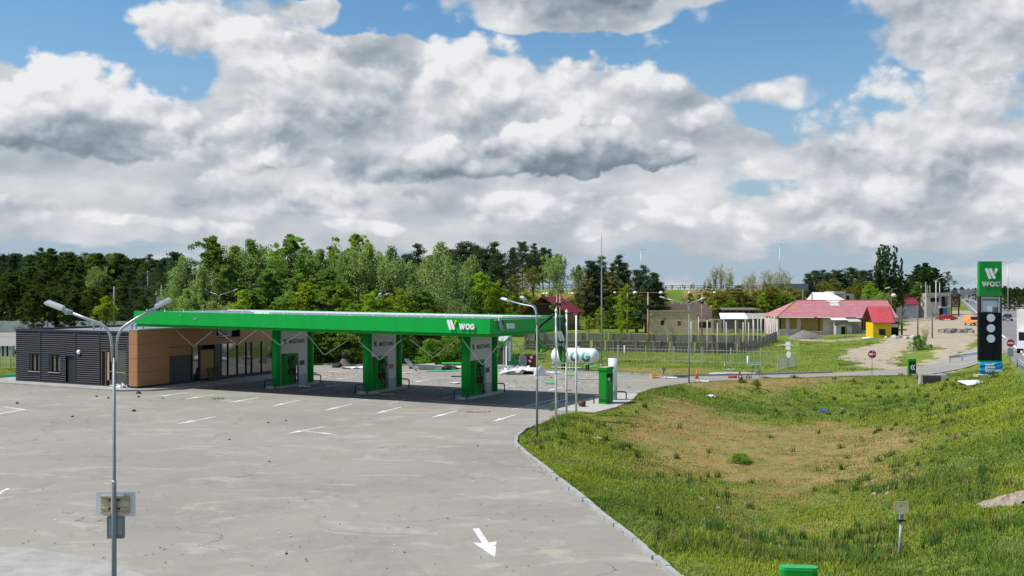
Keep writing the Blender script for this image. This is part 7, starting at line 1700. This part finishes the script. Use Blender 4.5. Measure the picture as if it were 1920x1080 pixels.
# row of broken concrete on the yard
rr = random.Random(44)
for i in range(13):
    px = 1764 + i * 4.8; x, y, z = gt(px, 624.5 + rr.uniform(-.7, .5)); s = rr.uniform(.28, .55); mb = MB(); mb.box(-s, s, -s * .7, s * .7, -.05, s * rr.uniform(.9, 1.6)); mb.warp(lambda a, b, c: (a + rr.uniform(-.12, .12), b + rr.uniform(-.1, .1), c + rr.uniform(-.1, .1)))
    o = mb.build("concrete_chunk", M("chunk_grey", (.25, .24, .22), .9, .35, 2, .3), None, loc=(x, y, z)); o.rotation_euler = (0, 0, rr.random() * 3); tag(o, "broken concrete chunk in the row across the sandy yard", "concrete chunk", "concrete chunks across the sandy yard")

# ================================================================== wreckage and small things on the ground
SHEETW = M("crumpled_white", (.66, .66, .68), .6, .12, 2); SHEETG = M("crumpled_grey", (.36, .37, .38), .6, .2, 2); SCORCH = M("scorched", (.025, .025, .026), .8, .4, 3)
BRG = M("bright_green_panel", (.02, .42, .10), .5, .1, 2)
def crumple(name, label, px, py, w, d, h, mat, seed, rot=0.0, lift=.02, cat="sheet", group=None, n=9):
    r = np.random.default_rng(seed); x, y, z = gt(px, py); mb = MB()
    H_ = r.random((n, n)); H_ = (H_ + np.roll(H_, 1, 0) + np.roll(H_, 1, 1)) / 3; H_ = (H_ - H_.min()) / (H_.max() - H_.min() + 1e-6)
    for j in range(n):
        for i in range(n):
            u, v = i / (n - 1) - .5, j / (n - 1) - .5; e = 1 - .6 * max(abs(u), abs(v)) * 2 * r.random()
            mb.v.append((w * u * (1 + .15 * r.normal()), d * v * (1 + .15 * r.normal()), lift + h * H_[j, i] * e))
    for j in range(n - 1):
        for i in range(n - 1): a = j * n + i; mb.f.append((a, a + 1, a + n + 1, a + n))
    o = mb.build(name, mat, None, False, loc=(x, y, z)); o.rotation_euler = (0, 0, rot); md = o.modifiers.new("sheet", 'SOLIDIFY'); md.thickness = .015
    return tag(o, label, cat, group)
crumple("crumpled_sheet", "large white crumpled sheet on the asphalt before the gas tank", 978, 701, 3.4, 1.6, .75, SHEETW, 1, .1, cat="sheet")
crumple("crumpled_sheet", "white torn sheet piled left of the grey disc", 957, 698, 1.6, 1.2, .5, SHEETW, 2, .5)
crumple("crumpled_sheet", "flat white scraps left of the gas tank's legs", 1034, 699.5, 1.6, .8, .18, SHEETW, 3)
crumple("crumpled_sheet", "white sheet lying before the scorched bin", 661, 691, 1.9, 1.0, .28, SHEETW, 4)
crumple("crumpled_sheet", "grey sheet lying behind the large white crumpled sheet", 970, 693, 2.2, 1.0, .5, SHEETG, 5, .3)
crumple("crumpled_sheet", "long low grey sheet in the wreckage between two pumps", 815, 692, 3.6, 1.2, .5, SHEETG, 6, .1)
crumple("crumpled_sheet", "pale sheet at the right of the wreckage between two pumps", 845, 690, 2.6, .9, .3, SHEETW, 7, -.1)
crumple("crumpled_sheet", "white scrap beside the wreckage between two pumps", 763, 700.5, .9, .5, .12, SHEETW, 8)
crumple("crumpled_sheet", "white scraps on the asphalt near the last pump's column", 857, 719, 1.1, .6, .14, SHEETW, 9)
crumple("crumpled_sheet", "pale sheet flattened by the kerb near the traffic cone", 1257, 708.5, 1.3, .7, .08, SHEETW, 10, cat="sheet")
crumple("crumpled_sheet", "dark scrap by the kerb left of the traffic cone", 1278, 707.5, 1.2, .6, .12, SCORCH, 11)
crumple("crumpled_sheet", "pale scrap in the grass edge right of the road lamp", 1317, 716, .8, .5, .15, SHEETW, 12)
crumple("crumpled_sheet", "white rag in the hollow's upper grass", 1333, 745, .6, .4, .25, SHEETW, 13)
crumple("crumpled_sheet", "grey folded scrap at the foot of the middle pump's island", 703, 741.5, .7, .5, .35, SHEETG, 14)
crumple("crumpled_sheet", "pale sheet under the canopy beside the middle pump", 722, 739.5, 1.2, .5, .05, SHEETG, 15)
crumple("crumpled_sheet", "white plastic heap beside the shop's wood cladding", 224, 729.5, 1.4, .8, .55, SHEETW, 16)
crumple("crumpled_sheet", "pale scrap at the foot of the pump beside the shop", 571, 725.5, .9, .5, .12, SHEETW, 17)
box_ = thing("torn_box", "white torn box standing on the asphalt left of the gas tank", "box", (*gp(1012, 704), 0), .3)
MB().add([(-.55, -.3, 0), (.5, -.35, 0), (.55, .35, 0), (-.5, .3, 0), (-.45, -.2, .55), (.1, -.3, 1.05), (.5, .2, .85), (-.3, .3, .7)], [(0, 1, 5, 4), (1, 2, 6, 5), (2, 3, 7, 6), (3, 0, 4, 7), (4, 5, 6, 7)]).build("body", SHEETW, box_)
# bent green fascia pieces
def strip_piece(name, label, px, py, L, w, rot, mat, curl=.0, z=.05, t=.04, grp=None):
    x, y, z0 = gt(px, py); mb = MB(); n = 8
    for i in range(n + 1):
        u = i / n; mb.v += [(L * (u - .5), -w / 2, z + curl * u ** 3), (L * (u - .5), w / 2, z + .06 + curl * u ** 3)]
    for i in range(n): a = 2 * i; mb.f.append((a, a + 2, a + 3, a + 1))
    o = mb.build(name, mat, None, loc=(x, y, z0)); o.rotation_euler = (0, 0, rot); md = o.modifiers.new("sheet", 'SOLIDIFY'); md.thickness = t; return tag(o, label, "panel", grp)
strip_piece("torn_green_cladding", "long bent green panel lying on the lawn behind the wreckage", 788, 681.5, 3.6, .5, .05, BRG, .5, .25)
strip_piece("torn_green_cladding", "bright green panel at the right end of the wreckage between two pumps", 852, 687.5, 2.6, .8, -.1, BRG, 0, .35)
strip_piece("torn_green_cladding", "thin green strip lying before the wreckage between two pumps", 830, 697, 3.2, .25, .12, BRG, .1)
strip_piece("torn_green_cladding", "short green strip on the asphalt before the gas tank", 1071, 704.5, 1.1, .3, .05, BRG, 0)
strip_piece("torn_green_cladding", "small green tube piece on the asphalt left of the flagpoles", 1032, 720.5, .9, .25, 0, BRG, 0, .1)
strip_piece("torn_green_cladding", "long green strip leaning under the gas tank", 1094, 694, 2.6, .25, .25, BRG, .3, .15)
strip_piece("bent_bar", "bent grey rail lying on the asphalt right of the flagpoles", 1106, 711.5, 2.0, .12, -.05, SHEETG, .05)
strip_piece("scorched_bar", "dark rail lying on the asphalt left of the last column", 858, 707, 1.2, .12, 0, SCORCH, 0)
cv = thing("curved_sheet", "grey curved sheet standing at the left of the wreckage between two pumps", "sheet", (*gp(768, 693), 0), 0); mb = MB(); n = 8
for i in range(n + 1): a = i / n; mb.v += [(-.5 + .9 * a * a, -.1 - .1 * a, 1.05 * (1 - a) ** .7 + .03), (-.1 + .8 * a, .25, .95 * (1 - a) + .03)]
for i in range(n): a = 2 * i; mb.f.append((a, a + 1, a + 3, a + 2))
o = mb.build("sheet", SHEETG, cv); o.modifiers.new("sheet", 'SOLIDIFY').thickness = .02
for px, py, s, lab in ((800, 693, .55, "grey dented housing in the wreckage between two pumps"), (815, 694, .5, "second grey dented housing, right in the wreckage")):
    x, y, z = gt(px, py); rr = random.Random(px); mb = MB(); mb.box(-s * 1.4, s * 1.4, -s, s, 0, s * 1.05); mb.warp(lambda a, b, c: (a + rr.uniform(-.12, .12), b + rr.uniform(-.1, .1), c + rr.uniform(-.1, .06) * (c > 0))); tag(mb.build("dented_housing", SHEETG, None, loc=(x, y, z)), lab, "metal housing")
for px, py, s, lab in ((840, 693, .6, "scorched black lump at the right of the wreckage"), (632, 689, .55, "scorched black lump left of the bin"), (775, 691, .45, "scorched lump at the left of the wreckage"), (853, 694, .4, "small scorched lump before the bright green panel"), (990, 700.5, .45, "scorched lump behind the large white crumpled sheet")):
    x, y, z = gt(px, py); rr = random.Random(px); mb = MB(); mb.lathe([(s, 0), (s * .95, s * .35), (s * .6, s * .7), (.06, s * .85)], 10); mb.warp(lambda a, b, c: (a * rr.uniform(.7, 1.25), b * rr.uniform(.7, 1.2), c * rr.uniform(.7, 1.2))); tag(mb.build("scorched_lump", SCORCH, None, loc=(x, y, z)), lab, "wreckage", "scorched lumps")
bn = thing("scorched_bin", "scorched round bin on a spilled grey cone near the rear kerb", "bin", (*gp(646, 686), 0)); MB().lathe([(.85, 0), (.6, .25), (.25, .75)], 12).build("spill", M("ash_grey", (.12, .11, .10), .9, .4, 3), bn); MB().lathe([(.26, .76), (.27, 1.45), (.24, 1.45), (.23, 1.2)], 14).build("drum", SCORCH, bn, True)
rp = thing("red_cabinet", "dark red cabinet panel with white holes, standing behind the wreckage", "panel", (*gp(994, 687.5), 0), R(-8)); MB().box(-.58, .58, -.05, .25, .05, 1.15).build("body", M("oxblood_red", (.17, .012, .016), .5, .2, 2), rp)
for a, b in ((.12, .95), (-.02, .55)): MB().prism([(a + .14 * math.cos(k) * (1 + .2 * math.sin(3 * k)), b + .13 * math.sin(k)) for k in [i * .7 for i in range(9)]], -.065, -.052, 'y').build("torn_hole", SHEETW, rp)
dc = thing("grey_disc", "large grey disc leaning against the dark red panel", "disc", (*gp(980, 689), 0), R(20)); MB().lathe([(.02, -.05), (.5, 0), (.68, .1), (.66, .12), (.45, .03), (.02, .0)], 24, T=Matrix.Translation((0, 0, .68)) @ Matrix.Rotation(R(80), 4, 'X') @ Matrix.Scale(.62, 4, (1, 0, 0))).build("dish", SHEETG, dc, True)
gd = thing("green_drum", "dark green broken casing with a raised flap left of the grey disc", "casing", (*gp(967, 688.5), 0), R(-10)); MB().box(-.75, .6, -.3, .4, 0, .62).build("body", M("deep_green", (.01, .13, .05), .5, .2, 2), gd); MB().add([(-.7, .1, .6), (.3, .1, .6), (-.5, .1, 1.15), (-.7, .16, .6), (.3, .16, .6), (-.5, .16, 1.15)], [(0, 1, 2), (5, 4, 3), (0, 2, 5, 3), (1, 4, 5, 2), (0, 3, 4, 1)]).build("flap", BRG, gd)
# gas dispenser shelter frame behind the last column
fs_ = thing("dispenser_frame", "grey steel frame with a white sign box behind the end column", "frame", (*gp(949, 688), 0), RS); k = gp(949, 688)[1] / F
for px, r_, m_ in ((957.5, .14, GREY), (950, .09, WHITE), (944.5, .07, GALV)): MB().bar(((px - 949) * k, 0, 0), ((px - 949) * k, 0, 3.5), r_ * 2).build("post", m_, fs_)
MB().box(-.8, .35, -.1, .15, 2.6, 3.25).build("sign_box", WHITE, fs_); MB().box(-.7, .2, -.05, .3, .25, 1.9).build("dispenser", SCORCH, fs_); MB().bar((-.75, -.15, 1.95), (.5, -.15, 3.0), .14).build("brace", DGREEN, fs_); MB().box(-1.2, 1.0, -.5, .7, 0, .14).build("base", CONC, fs_)
# things along the road edge
yc = thing("yellow_crate", "yellow plastic crate on the asphalt by the rear kerb", "crate", (*gp(1227.5, 709), 0), R(10)); a, b, h_ = .32, .24, .33
for (x0, x1, y0, y1) in ((-a, a, -b, -b + .03), (-a, a, b - .03, b), (-a, -a + .03, -b + .03, b - .03), (a - .03, a, -b + .03, b - .03)):
    MB().box(x0, x1, y0, y1, 0, .12).box(x0, x1, y0, y1, .24, h_).build("side", M("crate_yellow", (.75, .42, .01), .5, .05, 2), yc)
MB().box(-a + .03, a - .03, -b + .03, b - .03, .01, .04).build("floor", M("crate_yellow", (.75, .42, .01)), yc)
for sx_ in (-a + .04, 0, a - .04): MB().box(sx_ - .035, sx_ + .035, -b - .004, -b - .001, .121, .239).build("slat", M("crate_yellow", (.75, .42, .01)), yc)
tc_ = thing("traffic_cone", "orange traffic cone at the kerb right of the road lamp", "traffic cone", (*gp(1306.5, 710), 0)); MB().lathe([(.15, .04), (.03, .78), (.02, .78)], 14).build("body", M("cone_orange", (.70, .17, .05), .6, .1, 2), tc_, True); MB().box(-.2, .2, -.2, .2, 0, .04).build("base", M("cone_base", (.40, .12, .05), .7, .1, 2), tc_)
gb = thing("grey_cabinet", "small grey box on a stem in the lawn behind the yellow crate", "cabinet", gt(1244.5, 702)); MB().box(-.17, .17, -.1, .1, .3, .68).build("box", M("meter_grey", (.24, .25, .26), .6, .1, 2), gb); MB().bar((0, 0, -.1), (0, 0, .3), .06).build("stem", BLACK, gb)
rr_ = thing("red_roll", "short red roll lying on the concrete patch", "roll", (*gp(1373.5, 709), .12), R(-12)); MB().lathe([(.10, -.38), (.10, .38)], 12, T=Matrix.Rotation(R(90), 4, 'Y')).build("body", M("dusty_red", (.42, .05, .06), .7, .2, 3), rr_, True)
for px, py, lab, s in ((1386, 708.5, "broken red barrier stand right of the red roll", 1.0), (1401, 709.5, "broken red barrier stand, flatter one left of the trestle", .7)):
    t = thing("broken_barrier", lab, "barrier", (*gp(px, py), 0), .3, "broken red barrier stands"); RD = M("barrier_red", (.30, .03, .03), .7, .2, 3)
    MB().bar((-.1, 0, 0), (.05, 0, .62 * s), .06).build("post", RD, t); MB().bar((.05, 0, .62 * s), (.3, .1, .02), .05).build("brace", RD, t); MB().bar((-.2, -.2, .03), (.5, .15, .03), .06).build("foot", RD, t)
    if s < 1: MB().bar((-.6, 0, .25), (.35, 0, .12), .10, .03).build("board", RD, t)
ts = thing("trestle_table", "rickety trestle with a teal top and a leaning plank", "trestle", (*gp(1417.5, 708), .05), 0)
MB().box(-.5, .5, -.3, .3, 1.05, 1.10).build("top", M("teal_paint", (.10, .38, .32), .7, .15, 3), ts)
for a, b in ((-.4, -.25), (.4, -.25), (-.35, .25), (.35, .25)): MB().bar((a * 1.2, b * 1.3, 0), (a * .5, b, 1.05), .045).build("leg", M("teal_dark", (.08, .2, .18), .7, .2, 3), ts)
MB().bar((.15, -.4, .75), (.75, -.45, 0.02), .22, .04).build("plank", M("pinkish_plank", (.46, .34, .27), .85, .2, 3), ts); MB().box(.45, .95, -.6, -.35, 0, .06).build("red_foot", M("barrier_red", (.30, .03, .03)), ts)
for px, py, h_, lab in ((1402, 688, 1.0, "white plastic post in the lawn left of the gate"), (1171, 666.5, 1.05, "white plastic post before the rusty pole"), (1359, 690.5, .45, "short grey stump post in the lawn")):
    t = thing("marker_post", lab, "post", gt(px, py)); MB().tube([(0, 0, -.1), (0, 0, h_)], .085, 8).build("shaft", WHITE if h_ > .6 else GREY, t, True); MB().lathe([(.10, h_), (.10, h_ + .08), (.02, h_ + .14)], 8).build("cap", WHITE if h_ > .6 else GREY, t)
crumple("blue_sheet", "pale blue sheet in the lawn behind the concrete patch", 1368, 694, 1.1, .6, .15, M("pale_blue", (.25, .38, .56), .6, .1, 3), 21)
# stones and clods on the forecourt
rr = random.Random(77); SM = M("dark_clod", (.045, .042, .040), .9, .3, 5)
for i, (px, py, s, lab) in enumerate([(251, 771, .13, "largest dark clod on the open asphalt before the shop"), (260, 738, .17, "dark clod at the kerb by the wood cladded corner"), (203, 747, .10, None), (181, 744, .09, None), (260, 745, .10, None), (305, 747, .07, None), (32, 757, .11, None), (136, 782, .09, None), (503, 793, .06, None), (536, 789, .06, None), (896, 836, .05, None), (505, 866, .05, None), (537, 1039, .045, None), (430, 825, .06, None)]):
    x, y, z = gt(px, py); mb = MB(); mb.lathe([(s, 0), (s * 1.05, s * .4), (s * .7, s * .85), (.02, s)], 9); mb.warp(lambda a, b, c: (a * rr.uniform(.75, 1.2), b * rr.uniform(.75, 1.2), c * rr.uniform(.75, 1.15)))
    tag(mb.build("clod", SM, None, loc=(x, y, 0)), lab or "small dark clod lying on the open asphalt", "clod", "clods on the asphalt")
def litter(name, n, box, smin, smax, mat, seed, zf=0.0):
    r = np.random.default_rng(seed); mb = MB()
    for _ in range(n):
        px, py = r.uniform(box[0], box[1]), r.uniform(box[2], box[3]); x, y = gp(px, py); s = r.uniform(smin, smax); a = r.uniform(0, 6.28); k = r.integers(3, 6)
        pts = [(x + s * math.cos(a + 6.283 * i / k) * r.uniform(.6, 1.3), y + s * math.sin(a + 6.283 * i / k) * r.uniform(.6, 1.3), .012 + s * .35 * r.random()) for i in range(k)]; mb.poly(*pts)
    o = mb.build(name, mat); o['kind'] = 'stuff'; return o
litter("litter", 190, (610, 1130, 696, 730), .04, .16, SHEETW, 1); litter("debris", 260, (600, 1180, 694, 735), .04, .16, M("debris_grey", (.13, .125, .12), .9, .4, 3), 2); litter("debris", 60, (600, 1100, 694, 728), .05, .2, SCORCH, 3)
litter("litter", 60, (20, 1000, 738, 1060), .02, .05, SHEETW, 4); litter("grit", 420, (0, 1040, 740, 1075), .015, .045, M("grit_dark", (.10, .095, .09), .9, .4, 3), 5)
litter("debris", 60, (395, 420, 746, 750), .03, .09, M("brown_grit", (.09, .06, .045), .9, .4, 3), 6); litter("debris", 50, (873, 920, 771, 774), .03, .09, SCORCH, 7)
litter("broken_glass", 40, (500, 940, 728, 752), .04, .12, M("glass_shards", (.40, .46, .46)), 8)
# bare earth spots, tufts and flowers in the hollow
for i, (px, py, w) in enumerate([(1640, 902, 18), (1625, 911, 14), (1668, 916, 12), (1640, 927, 14), (1665, 926, 12), (1312, 936, 26), (1120, 822, 26), (1580, 767, 9)]):
    heap("molehill", "small sandy mound among the dry grass of the hollow", px - w / 2, px + w / 2, py, .10, M("bare_earth", (.40, .34, .27)), 14, "earth mound")['group'] = "sandy mounds in the hollow"
for px, py, pt, w, lab in ((1387, 868, 850, 2.6, "dark green tuft alone in the middle of the dry patch"), (1035, 770, 762, 1.4, "small tuft at the foot of the bare flagpole"), (1052, 822, 808, 2.0, "dark tuft on the grass beside the front lamp"), (1390, 717, 708, 1.6, "dark leafy weed at the road's grass edge"), (1418, 722, 712, 1.6, "dark leafy weed below the road, right one"), (1130, 690, 685, 1.4, "low weed by the gas tank's right end")):
    x, y, z = gt(px, py); tree('bush', px, y, pt, lab, None, w, z=z)
r = np.random.default_rng(5); mb = MB(); 
for _ in range(240):
    px, py = r.uniform(1000, 1915), r.uniform(705, 1070); x, y = gp(px, py, -.6)
    if not poly_in(np.array([x]), np.array([y]), BASIN)[0] or off(x, y) > 4: continue
    if fbm(np.array([x]), np.array([y]), 5, 3, 91)[0] < .5: continue
    z = hz(x, y) + r.uniform(.12, .3); s = r.uniform(.015, .034); mb.poly((x - s, y, z - s), (x + s, y, z - s * .6), (x + s * .8, y + .01, z + s), (x - s * .7, y, z + s))
mb.build("wildflowers", M("petal_white", (.72, .72, .66), .8, .1, 3))['kind'] = 'stuff'
